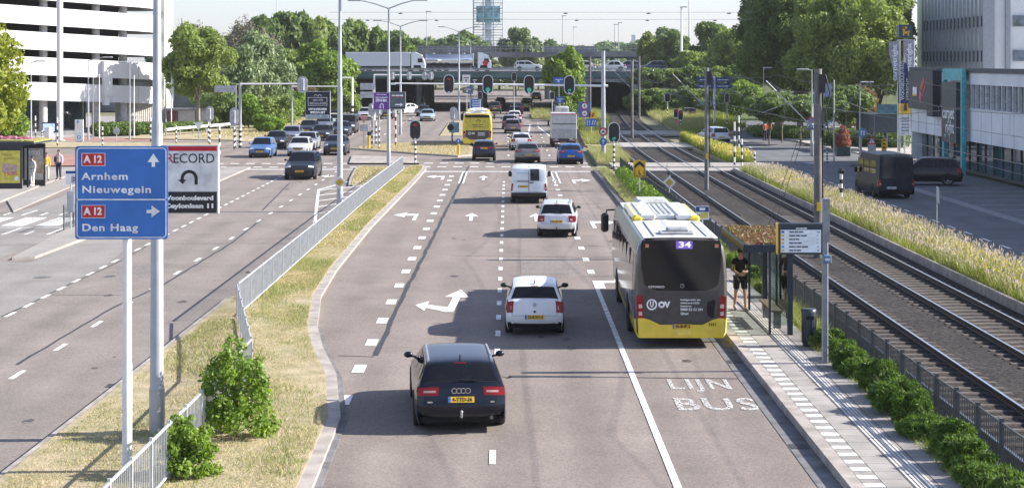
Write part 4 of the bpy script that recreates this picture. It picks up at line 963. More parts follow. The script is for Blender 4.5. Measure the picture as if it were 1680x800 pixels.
# bushes on the left bank and embankment
for i, (px, Y, rx, rz, lm, lb) in enumerate([(455,196,2.2,2.1,L_MID,'green bush under the willow, near the verge'),(478,226,2.0,2.4,L_BUSH,'green bush left of the dark installer board'),(500,238,2.2,2.2,L_RUST,'brownish bush behind the dark installer board'),(408,196,2.2,1.9,L_BUSH,'low green bush at the foot of the willow'),(575,244,2.,1.6,L_MID,'green bush at the viaduct corner, left of the dark void'),(440,186,1.6,1.2,L_BUSH,'small bush at the edge of the west verge'),(350,196,3.,2.6,L_DARK,'dark bush behind the grey shed')]):
    tree('bush', lb, at(px,Y), rx, rz, rz*.85, lm, 4500, .22, .4, .08, group='bushes on the west bank', k=18, seed=110+i, cat='bush')
for i in range(16):
    px = 1048+(i//2)*25+(i % 2)*9; Y = 245 if i % 2 == 0 else 255; z = emb(Y)-.3
    tree('bush', ['ivy green','dark','mid green'][i % 3]+' bush on the slope '+['beside the tunnel mouth','right of the tunnel wall','behind the thin tram mast','over the far red signals','above the graffiti box','behind the silver car','under the direction boards','right of the direction boards'][i//2]+[', lower',', upper'][i % 2], at(px,Y,z), 2.2, 1.7, 1.1, [L_DARK,L_HEDGE,L_MID][i % 3], 4200, .26, .3, .06, group='bushes on the tunnel embankment', k=16, seed=130+i, cat='bush')
tree('bush', 'bright yellow green bush right of the blue direction boards', at(1215,232), 3.0, 2.5, 2.4, L_BRIGHT, 7000, .26, .4, .08, k=24, seed=150, cat='bush')
def hedge(label, p0, p1, wd, h, lm=L_HEDGE, n=6000, ls=.14, name='hedge', cat='hedge'):
    L_ = math.hypot(p1[0]-p0[0], p1[1]-p0[1]); k = max(3, int(L_/.9)); bl = []
    for i in range(k):
        a = (i+.5)/k; bl.append((p0[0]+(p1[0]-p0[0])*a-p0[0], p0[1]+(p1[1]-p0[1])*a-p0[1], h*.5, wd*.62+L_/k*.35, wd*.62+L_/k*.35, h*.54))
    t = thing(name, label, cat, (p0[0],p0[1],0)); link('foliage', np_mesh('foliage', leaves(bl, n, ls, .5), 4, lm), t)
    sm_ = MB()
    for q in bl: sm_.tube([(q[0],q[1],-.1),(q[0],q[1],h*.6)], [.03,.01], 5)
    sm_.build('stem', BARK, t); return t
hedge('clipped green hedge in front of the car park, left part', at(156,176)[:2], at(212,178)[:2], 1.1, 1.35)
hedge('clipped green hedge in front of the car park, right part', at(216,178)[:2], at(262,180)[:2], 1.1, 1.3)
hedge('low clipped hedge between the sheds and the guard rail', at(272,184)[:2], at(330,188)[:2], 1.1, 1.1)
hedge('dark clipped hedge below the small pavement trees', at(1246,176)[:2], at(1318,170)[:2], 2.0, 1.2, L_HEDGE, 9000)
hedge('long dark hedge behind the red flower pyramid', at(1352,158)[:2], at(1480,152)[:2], 1.6, 1.5, L_DARK, 9000)
hedge('green hedge of leafy shrubs along the railing beside the footpath', (7.45,84), (7.3,112), .45, .85, L_BUSH, 9000, .10)
hedge('clipped hedge behind the flower planter at the left edge', at(-22,122)[:2], at(18,124)[:2], 1., 1.4, L_BRIGHT, 3500)
# grass
def blades(name, px_, py_, z0, hmin, hmax, wd, lean, m, label=None):
    n = len(px_); h = (hmin+(hmax-hmin)*rng.random(n)**1.3)*(1.+.28*np.sin(px_*2.9+py_*.8)*np.sin(py_*1.13-px_*.7)+.2*np.sin(py_*.37+px_*1.1)); a = rng.random(n)*2*math.pi; w2 = wd*(.6+.8*rng.random(n))
    base = np.stack([px_, py_, np.full(n, z0)], 1); dx = np.stack([np.cos(a), np.sin(a), np.zeros(n)], 1)*w2[:,None]*.5
    b = rng.random(n)*2*math.pi; tip = base+np.stack([np.cos(b)*lean*h, np.sin(b)*lean*h, h], 1)
    v = np.stack([base-dx, base+dx, tip], 1).reshape(-1,3)
    o = link(name, np_mesh(name, v, 3, m)); return tag(o, kind='stuff')
STRAW = leafmat('straw_blade', (0.55, 0.46, 0.27), (0.34, 0.32, 0.14), .25, cs=1.1)
GREENB = leafmat('green_blade', (0.16, 0.22, 0.05), (0.32, 0.34, 0.11), .3, cs=1.3)
TALL = leafmat('tall_grass_blade', (0.4, 0.37, 0.2), (0.27, 0.31, 0.09), .35, cs=.35)
TALLG = leafmat('tall_grass_green', (0.13, 0.19, 0.035), (0.29, 0.31, 0.06), .35, cs=.8)
PANICLE = leafmat('grass_panicle', (0.54, 0.47, 0.36), (0.4, 0.34, 0.27), .35, cs=1.2)
FLOWER = leafmat('yellow_flower', (.62,.50,.03), (.50,.42,.03), .3)
def area(n, xl, xr, ya, yb, p=1.):
    y = ya+(yb-ya)*rng.random(n)**p; a = rng.random(n); fx = lambda q: np.interp(y, [t[1] for t in q], [t[0] for t in q])
    l = fx(xl); r2 = fx(xr); return l+(r2-l)*a, y
# median shrubs and platform shrubs
def shrub(label, loc, rx, h, lm, n, ls, group=None, seed=0, name='shrub', fill=.3, aspect=1.7, k=22, br=.34, skirt=0):
    t = thing(name, label, 'shrub', loc, 0, group)
    link('foliage', np_mesh('foliage', leaves(crown_blobs(rx, rx, h*.52, h*.5, k, br, -.9, seed)+[(rx*.75*math.cos(i*2.4)*(1+.3*math.sin(i*5)), rx*.75*math.sin(i*2.4), h*(.10+.05*(i % 4)), rx*.34, rx*.34, h*.13) for i in range(skirt)], n, ls, fill, aspect), 4, lm), t)
    b = MB(); r_ = random.Random(seed)
    for i in range(9):
        a = r_.uniform(0,6.3); s = rx*r_.uniform(.2,.8); b.tube([(0,0,-.05),(s*.5*math.cos(a),s*.5*math.sin(a),h*.5),(s*math.cos(a),s*math.sin(a),h*r_.uniform(.7,1.04))], [.016,.012,.004], 5)
    b.build('stem', BARK, t); return t
shrub('tall leafy green shrub growing on the median beside the railing', (-5.25,34.9,.1), .74, 2.05, L_BUSH, 6800, .058, seed=1, skirt=10, k=58, br=.19, fill=.05)
shrub('lower green shrub growing through the railing at the front', (-5.62,31.6,.1), .52, 1.1, L_BUSH, 5000, .052, seed=2, skirt=9, k=34, br=.26, fill=.1)
r_ = random.Random(5)
ws = ['nearest the camera, cut by the picture edge','second from the front','third from the front','fourth from the front','fifth from the front','in the middle of the row','just past the middle of the row','a little short of the steel sign pole','beside the steel sign pole','behind the steel sign pole','between the sign pole and the bin','right of the litter bin','beyond the litter bin','last one, behind the shelter end']
for i in range(14):
    y = 27.9+i*1.32+r_.uniform(-.2,.2); shrub('feathery green bush along the dark railing, '+ws[i], (8.20-.004*i+r_.uniform(-.1,.1), y, .1), r_.uniform(.40,.62), r_.uniform(.42,.80), L_FEATH, 8500, .030, 'feathery bushes along the platform railing', 30+i, fill=.1, aspect=5.5, k=40, br=.28)
x, y = area(3500, [(7.84,24),(7.84,47)], [(8.6,24),(8.5,47)], 24, 47); blades('platform_edge_weeds', x, y, .1, .1, .5, .012, .55, L_FEATH)
x, y = area(2200, [(7.7,24),(7.7,47)], [(7.95,24),(7.95,47)], 24, 47); blades('platform_edge_grass', x, y, .16, .05, .25, .012, .8, GREENB)
for i in range(7):
    y = 55+i*4.; shrub('weedy green shrub behind the bus stop, '+['nearest the shelter','second','third','fourth','fifth','sixth','last before the footpath'][i]+(' along the railing' if i else ' along the railing end'), (8.0,y,.1), .36, .62, L_BUSH, 2200, .07, 'weeds along the railing past the shelter', 50+i)
mr = [(p[0]-.04,p[1]) for p in MEDR]; ml = [(p[0]+.16,p[1]) for p in MEDL]
x, y = area(110000, ml, mr, 26, 70); q_ = np.sin(x*3.1+y*.9)+np.sin(y*1.9-x*1.3)+np.sin(y*.43)+rng.normal(size=len(x))*.8 > -1.1; x, y = x[q_], y[q_]; blades('dry_grass', x, y, .11, .02, .075, .016, .7, STRAW)
x, y = area(50000, ml, mr, 26, 70)
msk = (np.sin(x*1.7+y*.6)+np.sin(y*.9-x*.9)+rng.normal(size=len(x))*.5) > .0
blades('green_grass', x[msk], y[msk], .11, .03, .12, .016, .6, GREENB)
x, y = area(16000, ml, mr, 70, 124); m_ = np.sin(x*1.7+y*.3)+np.sin(y*.5) > 0; blades('far_green_grass', x[m_], y[m_], .11, .03, .13, .035, .6, GREENB)
x, y = area(40000, ml, mr, 70, 124); blades('far_dry_grass', x, y, .11, .03, .10, .03, .7, STRAW)
# tall grass strip beside the tracks
ex = [(15.25,8),(15.25,117)]; er = [(18.3,8),(18.35,60),(18.3,95),(18.0,117)]
er2 = [(16.5,8),(16.9,44),(17.5,60),(17.7,95),(17.6,117)]
x, y = area(42000, ex, er2, 40, 117); q_ = np.sin(x*2.3+y*.31)+np.sin(y*.57-x)+rng.normal(size=len(x))*.7+np.sin(y*.21+x*.5)*.8 > .0; x, y = x[q_], y[q_]
blades('tall_grass', x, y, .15, .25, .72, .022, .45, TALL)
x, y = area(110000, ex, er2, 40, 117)
msk = (np.sin(x*1.1+y*.45)+np.sin(y*.23)+rng.normal(size=len(x))*.7)+(16.7-x)*.6 > .0
blades('tall_green_grass', x[msk], y[msk], .15, .2, .6, .028, .5, TALLG)
def heads(name, n, xl, xr, ya, yb, z0, z1, m, s, asp=4.):
    x, y = area(n, xl, xr, ya, yb); z = z0+(z1-z0)*rng.random(n); d = rng.normal(size=(n,3))*.35; d[:,2] += 1; d /= np.linalg.norm(d, axis=1, keepdims=True)
    e = np.cross(d, rng.normal(size=(n,3))); e /= np.linalg.norm(e, axis=1, keepdims=True); c = np.stack([x,y,z],1); sz = (s*(.6+.8*rng.random(n)))[:,None]
    v = np.stack([c-d*sz*asp*.5, c+e*sz*.5, c+d*sz*asp*.5, c-e*sz*.5], 1).reshape(-1,3); return tag(link(name, np_mesh(name, v, 4, m)), kind='stuff')
heads('grass_panicles', 11000, ex, er2, 44, 117, .5, .82, PANICLE, .035, 5.)
for (cy, n) in ((57,420),(64,380),(75,250),(88,250),(103,380)):
    heads('yellow_flowers', n, [(15.4,cy-4),(15.4,cy+4)], [(16.8,cy-4),(16.8,cy+4)], cy-3.5, cy+3.5, .55, .85, FLOWER, .05, 1.2)
x, y = area(16000, [(15.95,129),(15.9,163)], [(18.0,129),(16.3,163)], 129, 164); blades('yellow_tall_grass', x, y, .1, .3, .9, .04, .35, TALLG)
heads('yellow_panicles', 5000, [(15.95,129),(15.9,163)], [(18.0,129),(16.3,163)], 129, 164, .5, .95, leafmat('yellow_panicle', (.60,.52,.14), (.52,.46,.16), .3), .06, 3.)
x, y = area(26000, [(17.6,176),(18.8,205),(19.4,258)], [(20,176),(26.5,198),(29,258)], 176, 246); blades('rough_grass', x, y, .1, .3, .9, .06, .4, TALLG)
x, y = area(16000, [(17.6,180),(19.4,258)], [(20,180),(29,258)], 180, 246); blades('rough_dry_grass', x, y, .1, .4, 1., .06, .4, TALL)
x, y = area(14000, [(6.55,128),(6.8,149)], [(8.8,128),(9.2,146)], 128, 148); blades('verge_grass', x, y, .1, .2, .6, .035, .5, TALL)
x, y = area(16000, [(7.,157),(8,200),(10.6,256)], [(9.7,157),(12.3,215),(13.5,256)], 157, 256); blades('trackside_grass', x, y, .1, .3, .8, .06, .5, TALLG)
x, y = area(9000, [(7.,157),(10.6,256)], [(9.7,157),(13.5,256)], 157, 256); blades('trackside_dry_grass', x, y, .1, .3, .85, .06, .5, TALL)
x, y = area(12000, [(6.15,83),(6.15,120)], [(6.7,83),(6.7,120)], 83, 120); blades('kerb_grass', x, y, .1, .15, .42, .03, .6, TALL)
x, y = area(9000, [(7.95,10),(7.95,80)], [(8.7,10),(8.25,80)], 46, 80); blades('railing_grass', x, y, .1, .15, .5, .02, .5, GREENB)
x, y = area(5000, [(17.4,50),(17.4,66)], [(18.6,50),(18.6,66)], 52, 64); blades('verge_end_grass', x, y, .14, .1, .3, .02, .6, TALLG)
for (nm, pl_, ya, yb, n) in (('island_dry_grass', I2, 138, 160, 12000), ('island_edge_grass', I1, 106, 124, 6000)):
    x, y = area(n, [(min(p[0] for p in pl_)+.3,ya),(min(p[0] for p in pl_)+.3,yb)], [(max(p[0] for p in pl_)-.3,ya),(max(p[0] for p in pl_)-.3,yb)], ya, yb)
    ok = np.zeros(len(x), bool)
    for i in range(len(x)):
        c = False; j = len(pl_)-1
        for q in range(len(pl_)):
            if (pl_[q][1] > y[i]) != (pl_[j][1] > y[i]) and x[i] < (pl_[j][0]-pl_[q][0])*(y[i]-pl_[q][1])/(pl_[j][1]-pl_[q][1])+pl_[q][0]: c = not c
            j = q
        ok[i] = c
    blades(nm, x[ok], y[ok], .11, .04, .16, .04, .6, STRAW)
x, y = area(7000, [(3.4,228),(3.5,249)], [(7.6,224),(7.8,246)], 226, 248); blades('far_island_grass', x, y, .1, .3, .9, .06, .5, TALL)
x, y = area(9000, [(-30,182),(-25.5,230)], [(-23,170),(-21.8,230)], 172, 230); blades('west_verge_grass', x, y, .1, .05, .2, .06, .6, STRAW)
# ---------------------------------------------------------------- fences
def fence(name, label, pts, h, step, m, bar=.10, postr=.025, wbar=.008, z0=.1, rail=.022, posts_over=.04, group=None):
    t = thing(name, label, 'fence', (pts[0][0], pts[0][1], 0)); ox, oy = pts[0]
    P = []
    for a, c in zip(pts[:-1], pts[1:]):
        n = max(1, round(math.hypot(c[0]-a[0], c[1]-a[1])/step))
        for i in range(n): P.append((a[0]+(c[0]-a[0])*i/n-ox, a[1]+(c[1]-a[1])*i/n-oy))
    P.append((pts[-1][0]-ox, pts[-1][1]-oy)); pb = MB().box((0,0,h/2+posts_over/2),(postr*2,postr*2,h+posts_over)).mesh('post', m)
    for i, p in enumerate(P):
        if i < 100: o = link('post', pb, t, (p[0],p[1],z0))
    for i, (p, q) in enumerate(zip(P[:-1], P[1:])):
        L_ = math.hypot(q[0]-p[0], q[1]-p[1]); an = math.atan2(q[1]-p[1], q[0]-p[0]); b = MB(); n = max(2, int(L_/bar))
        for zz in (.10, h-.03): b.box((L_/2,0,zz),(L_-.03,rail*1.3,rail*1.6))
        for j in range(1, n): b.box((L_*j/n,0,h/2+.03),(wbar*2,wbar*2,h-.14))
        o = b.build('panel', m, t, (p[0],p[1],z0)); o.rotation_euler = (0,0,an)
    return t
GALV = mat('galvanised_fence', (.55,.57,.59), .5, .35, var=.1)
FGREY = mat('grey_fence', (.085,.09,.095), .6, .1, var=.15)
fence('pedestrian_railing', 'galvanised railing on the median running down to the front past the shrub', [(-5.95,24),(-5.96,27.),(-5.82,34.3),(-5.79,40.9),(-7.59,50.8)], 1.0, 1.55, GALV, .125, z0=.1, wbar=.008, rail=.026)
fence('pedestrian_railing', 'long galvanised railing along the median up to the traffic signal', [(-7.62,51.2),(-7.3,89),(-6.85,119.5)], 1.0, 2.35, GALV, .10, z0=.1, wbar=.011, rail=.024)
fence('platform_railing', 'dark grey barred railing between the bus platform and the tram track', [(8.78,24),(8.62,36),(8.45,54),(7.95,81),(7.52,106),(7.45,117)], 1.0, 1.55, FGREY, .115, .04, .009, z0=.1, posts_over=.05)
fence('pedestrian_railing', 'short dark railing on the traffic island left of the blue sign', [(-19.05,77.5),(-18.95,84),(-18.8,96)], 1.05, 1.7, STEEL_D, .13, .03, z0=.1)
t = thing('guard_rail', 'white guard rail on the verge in front of the sheds', 'guard rail', (*at(272,174)[:2],0)); dx = at(378,188)[0]-at(272,174)[0]
b = MB(); b.tube([(0,0,.72),(dx*.15,2,.78),(dx,14,.80)], [.16,.16,.16], 6); b.build('beam', WHITEP, t)
b = MB()
for a in (0,.2,.4,.6,.8,1): b.box((dx*a,14*a+.15,.35),(.12,.12,.8))
b.build('post', STEEL, t)
# ---------------------------------------------------------------- lamp posts
def lamp(label, loc, h, arms, r0=.115, group='street lamps', name='street_lamp', rot=0., step=True, head=True):
    t = thing(name, label, 'street lamp', loc, rot, group)
    b = MB(); b.cyl((0,0,-.1),(0,0,.9),r0*1.12,n=14); b.tube([(0,0,.9),(0,0,.95),(0,0,h*.55),(0,0,h*.56),(0,0,h)], [r0*1.1,r0,r0*.82,r0*.68,r0*.45], 14); b.build('pole', POLE, t)
    for (ax, up) in arms:
        s = 1 if ax > 0 else -1; L_ = abs(ax)
        b = MB(); b.tube([(0,0,h-.06),(s*L_*.45,0,h+up*.55),(s*L_*.8,0,h+up*.92),(s*L_*.95,0,h+up)], [.05,.045,.04,.035], 8); a = b.build('arm', POLE, t)
        if head: MB().bbox((s*(L_+.28),0,h+up+.03),(.95,.30,.13),.05).build('lamp_head', mat('lamp_head_grey', (.33,.35,.37), .5), t)
    return t
lamp('thick grey lamp post carrying the RECORD board, beside the blue sign', (-6.83,35.2,.1), 11., [(-2.2,.5),(2.2,.5)], .135)
lamp('grey lamp post with the yellow diamond sign, left of the railing', (-8.15,88.3,0), 11., [(-2.2,.5),(2.2,.5)], .15)
lamp('double armed lamp post carrying the purple board', (-8.28,127,.1), 11.05, [(-2.15,.5),(2.0,.52)], .13)
lamp('double armed lamp post right behind the grey arrow board', at(657,180,.0), 10.9, [(-2.0,.5),(2.0,.5)], .13)
lamp('far double armed lamp post right of the two boards', at(753,226,.1), 11.0, [(-1.9,.55),(2.0,.55)], .14)
lamp('thin far lamp post in front of the tank lorry', at(772,300,.0), 10.6, [(1.6,.4)], .13)
lamp('slim lamp post with short head at the far left', at(51,150,.0), 7.3, [(.5,.05)], .07, group='slim lamps by the car park')
lamp('tall bow armed lamp in front of the car park bands', at(145,168,.0), 7.45, [(1.5,.25)], .08, group='slim lamps by the car park')
lamp('slim lamp post with head to the left, right of the flagpoles', at(213,168,.0), 7.2, [(-.4,.05)], .07, group='slim lamps by the car park')
lamp('lamp post with long arm behind the grey fin', at(272,190,.0), 7.0, [(1.2,.2)], .08, group='slim lamps by the car park')
lamp('slim lamp post in front of the tall dark trees', at(1253,176,.0), 6.6, [(.1,.1)], .06, group='lamps on the east pavement')
lamp('lamp post with conical head left of the tall mast', at(1332,140,.0), 6.7, [(-.45,.0)], .07, group='lamps on the east pavement')
lamp('lamp post with small head right of the tall mast', at(1411,128,.0), 5.8, [(.2,.05)], .07, group='lamps on the east pavement')
for i, (px, Y, zt, r) in enumerate(((1118,318,17.,.26),(1131,330,20.,.24),(454,330,20,.16),(700,420,19,.10),(923,500,20,.16),(1008,520,18,.10),(1015,520,18.5,.14),(941,560,18,.1),(1143,520,17,.08))):
    lb = ['left of the two white motorway masts by the embankment trees','right, taller one of the two white motorway masts','thin white mast rising from the dark wood','thin far mast above the tank lorry','thin far mast above the silvery willow','left thin mast of the pair above the upper bridge','right thin mast of the pair above the upper bridge','thin faint mast right of the silvery willow','thin faint mast right of the embankment masts'][i]
    t = thing('motorway_mast', lb, 'mast', at(px,Y), 0, 'motorway lighting masts'); b = MB(); b.tube([(0,0,0),(0,0,zt)],[r*1.1,r*.6],10); b.build('pole', WHITEP if i < 3 else STEEL, t)
    b = MB(); b.box((.4,0,zt-.1),(1.3,.3,.15)); b.build('lamp_head', STEEL_D, t)
for i, (px, Y, zt) in enumerate(((153,172,6.),(163,172,6.),(220,172,5.9),(281,186,6.2))):
    t = thing('flagpole', ['leftmost bare white flagpole before the car park','second bare white flagpole, just right of the leftmost','third bare white flagpole, right of the slim lamp','white flagpole with rolled flag by the grey fin'][i], 'flagpole', at(px,Y), 0, 'flagpoles'); b = MB(); b.tube([(0,0,0),(0,0,zt)],[.06,.035],8); b.build('pole', WHITEP, t); b = MB(); b.ball((0,0,zt+.04),(.06,.06,.06)); b.build('finial', WHITEP, t)
    if i == 3: b = MB(); b.tube([(.1,0,zt-.3),(.16,0,zt-1.6),(.2,0,zt-3.)],[.12,.18,.05],8); b.build('flag', mat('flag_pale', (.62,.66,.72), .8), t)
# span wires with hanging lamps high above
for i, (Y, py, sag, xs) in enumerate(((150,22.5,.25,(657,928,1064,1196)),(165,34,.3,(603,716,946,1062,1173)))):
    z = PZ(py, Y); t = thing('span_wire', ['upper span wire across the sky','lower span wire across the sky'][i], 'wire', (0,Y,0)); b = MB(); x0, x1 = PX(540,Y), PX(1235,Y)
    b.tube([(x0+(x1-x0)*k/10, 0, z+.1-.0*k) for k in range(11)], .012, 4); b.build('cable', STEEL_D, t)
    for j, px in enumerate(xs):
        t = thing('hanging_lamp', ['first','second','third','fourth','fifth'][j]+' hanging lamp from the left on the '+['upper','lower'][i]+' span wire', 'hanging lamp', (PX(px,Y),Y,z), 0, 'lamps hanging from span wires')
        b = MB(); b.bbox((0,0,0),(.34,.3,.09),.03); b.build('lamp_body', STEEL_D, t); b = MB(); b.cyl((0,0,.03),(0,0,.14),.02,n=6); b.build('hanger', STEEL_D, t)
# ---------------------------------------------------------------- traffic signals
BORDER = mat('signal_border', (.80,.81,.82), .5); OFFL = mat('lens_off', (.03,.02,.02), .3)
LIT = {'red': mat('lit_red', (.38,.015,.015), .4, emit=(1,.03,.02,.05)), 'green': mat('lit_green', (.03,.42,.30), .4, emit=(.12,.95,.62,.06))}
def signal_head(label, parent_group, loc, wd, h, state='green', arrow=None, rz=0., back=False, name='traffic_light'):
    t = thing(name, label, 'traffic light', loc, rz, parent_group); r = wd/2
    b = MB(); b.prism(rrect(-r,-h/2,r,h/2,r*.98,8), 'y', -.03, .03); b.build('border', BORDER if not back else SGREY, t)
    if back:
        b = MB(); b.prism(rrect(-r*.9,-h/2+r*.1,r*.9,h/2-r*.1,r*.86,8), 'y', -.045, -.03); b.build('back_plate', SGREY, t); b = MB(); b.bbox((0,-.13,0),(wd*.36,.2,h*.72),.04); b.build('housing', STEEL, t); return t
    b = MB(); b.prism(rrect(-r*.87,-h/2+r*.13,r*.87,h/2-r*.13,r*.86,8), 'y', -.045, -.03); b.build('backboard', SBLACK, t)
    for k, nm in enumerate(('red','amber','green')):
        z = h*.27*(1-k); rr = wd*.215; on = (nm == state)
        b = MB()
        if on and arrow:
            s = rr
            if arrow == 'left': P = [[(-s*.9,z+.0*s),(-s*.2,z+.6*s),(-s*.2,z+.22*s),(s*.6,z+.22*s),(s*.6,z-.6*s),(s*.22,z-.6*s),(s*.22,z-.18*s),(-s*.2,z-.18*s),(-s*.2,z-.6*s)]]
            else: P = [[(s*.9,z+.1*s),(s*.2,z+.7*s),(s*.2,z+.3*s),(-s*.6,z+.3*s),(-s*.6,z-.7*s),(-s*.2,z-.7*s),(-s*.2,z-.12*s),(s*.2,z-.12*s),(s*.2,z-.6*s)]]
            for p in P: b.prism(p, 'y', -.062, -.05)
        else: b.prism(circ(0,z,rr,16), 'y', -.062, -.05)
        b.build('lens', LIT[nm] if on else OFFL, t)
        v_ = MB(); rows = []
        for j in range(11):
            a = R(10+160*j/10); rows.append([(rr*1.15*math.cos(a), -.05, z+rr*1.15*math.sin(a)), (rr*1.15*math.cos(a), -.05-rr*.8, z+rr*1.10*math.sin(a))])
        v_.grid(rows); v_.build('hood', SBLACK, t)
    b = MB(); b.box((0,-.055,-h*.42),(wd*.16,.012,wd*.09)); b.build('number_tag', LETW, t)
    return t
def striped_pole(name, label, loc, h, r=.055, m=POLE, n=5, seg=.22, group=None, z0=.1, cat='pole'):
    t = thing(name, label, cat, loc, 0, group)
    hb = min(h, .1+2*n*seg) if n*seg > 0 else h
    b = MB(); b.cyl((0,0,-.05),(0,0,h),r,n=12); b.build('shaft', m, t)
    b = MB(); b.cyl((0,0,0),(0,0,hb),r+.004,n=12); b.build('striped_sleeve', stripes(n), t); return t
Yg = 134.7
t = thing('signal_gantry', 'grey mast with long arm carrying four traffic lights over the road', 'gantry', (7.3,Yg,0))
b = MB(); b.tube([(0,0,-.1),(0,0,3),(0,0,8.15)],[.19,.17,.13],14); b.build('mast', POLE, t)
xl = PX(643,Yg)-7.3; b = MB(); b.tube([(.35,0,5.52),(-2,0,5.56),(xl,0,5.72)],[.10,.09,.05],10); b.build('arm', WHITEP, t)
b = MB(); b.box((xl+.1,0,5.69),(.35,.2,.16)); b.build('arm_end', WHITEP, t)
for i, (px, st, ar, lb) in enumerate(((736.5,'red','left','overhead traffic light showing red, leftmost on the long arm'),(800.5,'green',None,'overhead traffic light showing green, second on the long arm'),(868,'green',None,'overhead traffic light showing green, third on the long arm'),(934,'green','right','overhead traffic light with green arrow, nearest the mast'))):
    signal_head(lb, 'overhead signals on the gantry', (PX(px,Yg)-0, Yg-.12, 5.66-.02*i), .80, 1.42, st, ar)
striped_pole('signal_post', 'black and white striped post under the red signal at the end of the railing', (-6.35,126.0,.1), 1.7, .06, z0=.1)
signal_head('low traffic light showing a red arrow on the striped post by the railing', 'low signals', (-6.35,125.9,2.55), .82, 1.42, 'red', 'left')
striped_pole('signal_post', 'black and white striped post under the green arrow signal by the tramway', (7.3,121.6,.1), 1.75, .065)
signal_head('low traffic light with green arrow beside the gantry mast', 'low signals', (7.3,121.5,2.55), .80, 1.42, 'green', 'right')
for i, (px, py, Y, wd, h, st, lb) in enumerate(((843.5,126.5,190,.55,.98,'none','small dark signal above the arm, between the middle green lights'),(787.5,157,182,.48,.85,'none','small dark signal on a striped post right of the red light'),(906,157,182,.5,.85,'none','small dark signal on a striped post left of the green arrow light'),(1095,160,215,.7,1.2,'none','dark signal in front of the ivy slope'),(1109,186,192,.5,1.,'red','left one of two red signals across the tram verge'),(1116.5,189,186,.55,1.1,'red','right one of two red signals across the tram verge'),(1193,161,190,.55,1.1,'none','dark signal right of the blue direction boards'))):
    z = PZ(py,Y); signal_head(lb, 'far signals', (PX(px,Y),Y,z), wd, h, st)
    striped_pole('signal_post', 'post of the '+lb, (PX(px,Y),Y+.06,0), max(1., z-h*.45), .055, n=4 if z < 4 else 5)
# backs of signals facing the other way
t = thing('signal_gantry', 'left grey mast with arm and a signal head seen from behind', 'gantry', at(394,153)); Yl = 153
b = MB(); b.tube([(0,0,-.1),(0,0,PZ(136,Yl))],[.14,.11],12); b.build('mast', POLE, t)
b = MB(); b.tube([(-.15,0,PZ(138,Yl)),(PX(497,Yl)-PX(394,Yl),0,PZ(138,Yl)+.02)],[.08,.06],8); b.build('arm', WHITEP, t)
b = MB()
b.cyl((0,0,0),(0,0,1.7),.15,n=12); b.build('striped_sleeve', stripes(4), t)
signal_head('overhead signal seen from behind at the end of the left arm', 'signals seen from behind', (PX(496.5,Yl),Yl-.1,PZ(139,Yl)), .88, 1.42, back=True)
t = thing('signal_gantry', 'second left mast with thin arm behind the dark installer board', 'gantry', at(479,176)); Yl = 176
b = MB(); b.tube([(0,0,-.1),(0,0,PZ(141,Yl))],[.10,.08],12); b.build('mast', POLE, t); b = MB(); b.tube([(0,0,PZ(142,Yl)),(PX(557,Yl)-PX(479,Yl),0,PZ(142,Yl))],[.06,.05],8); b.build('arm', WHITEP, t)
t = thing('signal_gantry', 'short gantry mast at the viaduct corner, striped at its foot', 'gantry', at(578,206)); Yl = 206
b = MB(); b.tube([(0,0,-.1),(0,0,PZ(127,Yl))],[.13,.12],12); b.build('mast', WHITEP, t); b = MB(); b.tube([(.1,0,PZ(128,Yl)),(PX(560,Yl)-PX(578,Yl),0,PZ(127.5,Yl))],[.10,.08],8); b.build('arm', WHITEP, t)
b = MB()
b.cyl((0,0,0),(0,0,2.6),.14,n=12); b.build('striped_sleeve', stripes(4), t)
t = thing('signal_gantry', 'far gantry in front of the viaduct carrying four signals seen from behind', 'gantry', at(614,224)); Yl = 224
b = MB(); b.tube([(0,0,-.1),(0,0,PZ(122,Yl))],[.13,.11],12); b.build('mast', WHITEP, t); b = MB(); b.tube([(0,0,PZ(123,Yl)),(PX(712,Yl)-PX(614,Yl),0,PZ(123.5,Yl))],[.09,.06],8); b.build('arm', WHITEP, t)
for i, px in enumerate((644,671.5,697,707)): signal_head(['first','second','third','fourth'][i]+' signal from the left seen from behind on the far gantry', 'signals seen from behind', (PX(px,Yl),Yl-.1,PZ(124.5,Yl)), .62 if i < 2 else .72, 1.05, back=True)
for i, (px, py, wd, h, Y) in enumerate(((344,187,12.5,25,158),(384,192,14,30,151),(610,180,11,21,150),(622,180,10,21,150),(744,187,12,23,182))):
    k = F/Y; z = PZ(py,Y); signal_head(['signal seen from behind right of the shed','signal seen from behind at the left gantry mast','left one of two signal backs under the purple board','right one of two signal backs under the purple board','grey signal box seen from behind, left of the far yellow bus'][i], 'signals seen from behind', (PX(px,Y),Y,z), wd/k, h/k, back=True)
    striped_pole('signal_post', ['striped post right of the shed','post at the left gantry mast','left striped post under the purple board','right striped post under the purple board','striped post left of the far yellow bus'][i], (PX(px,Y),Y+.08,0), max(.9,z-h/k*.4), .06, n=4)
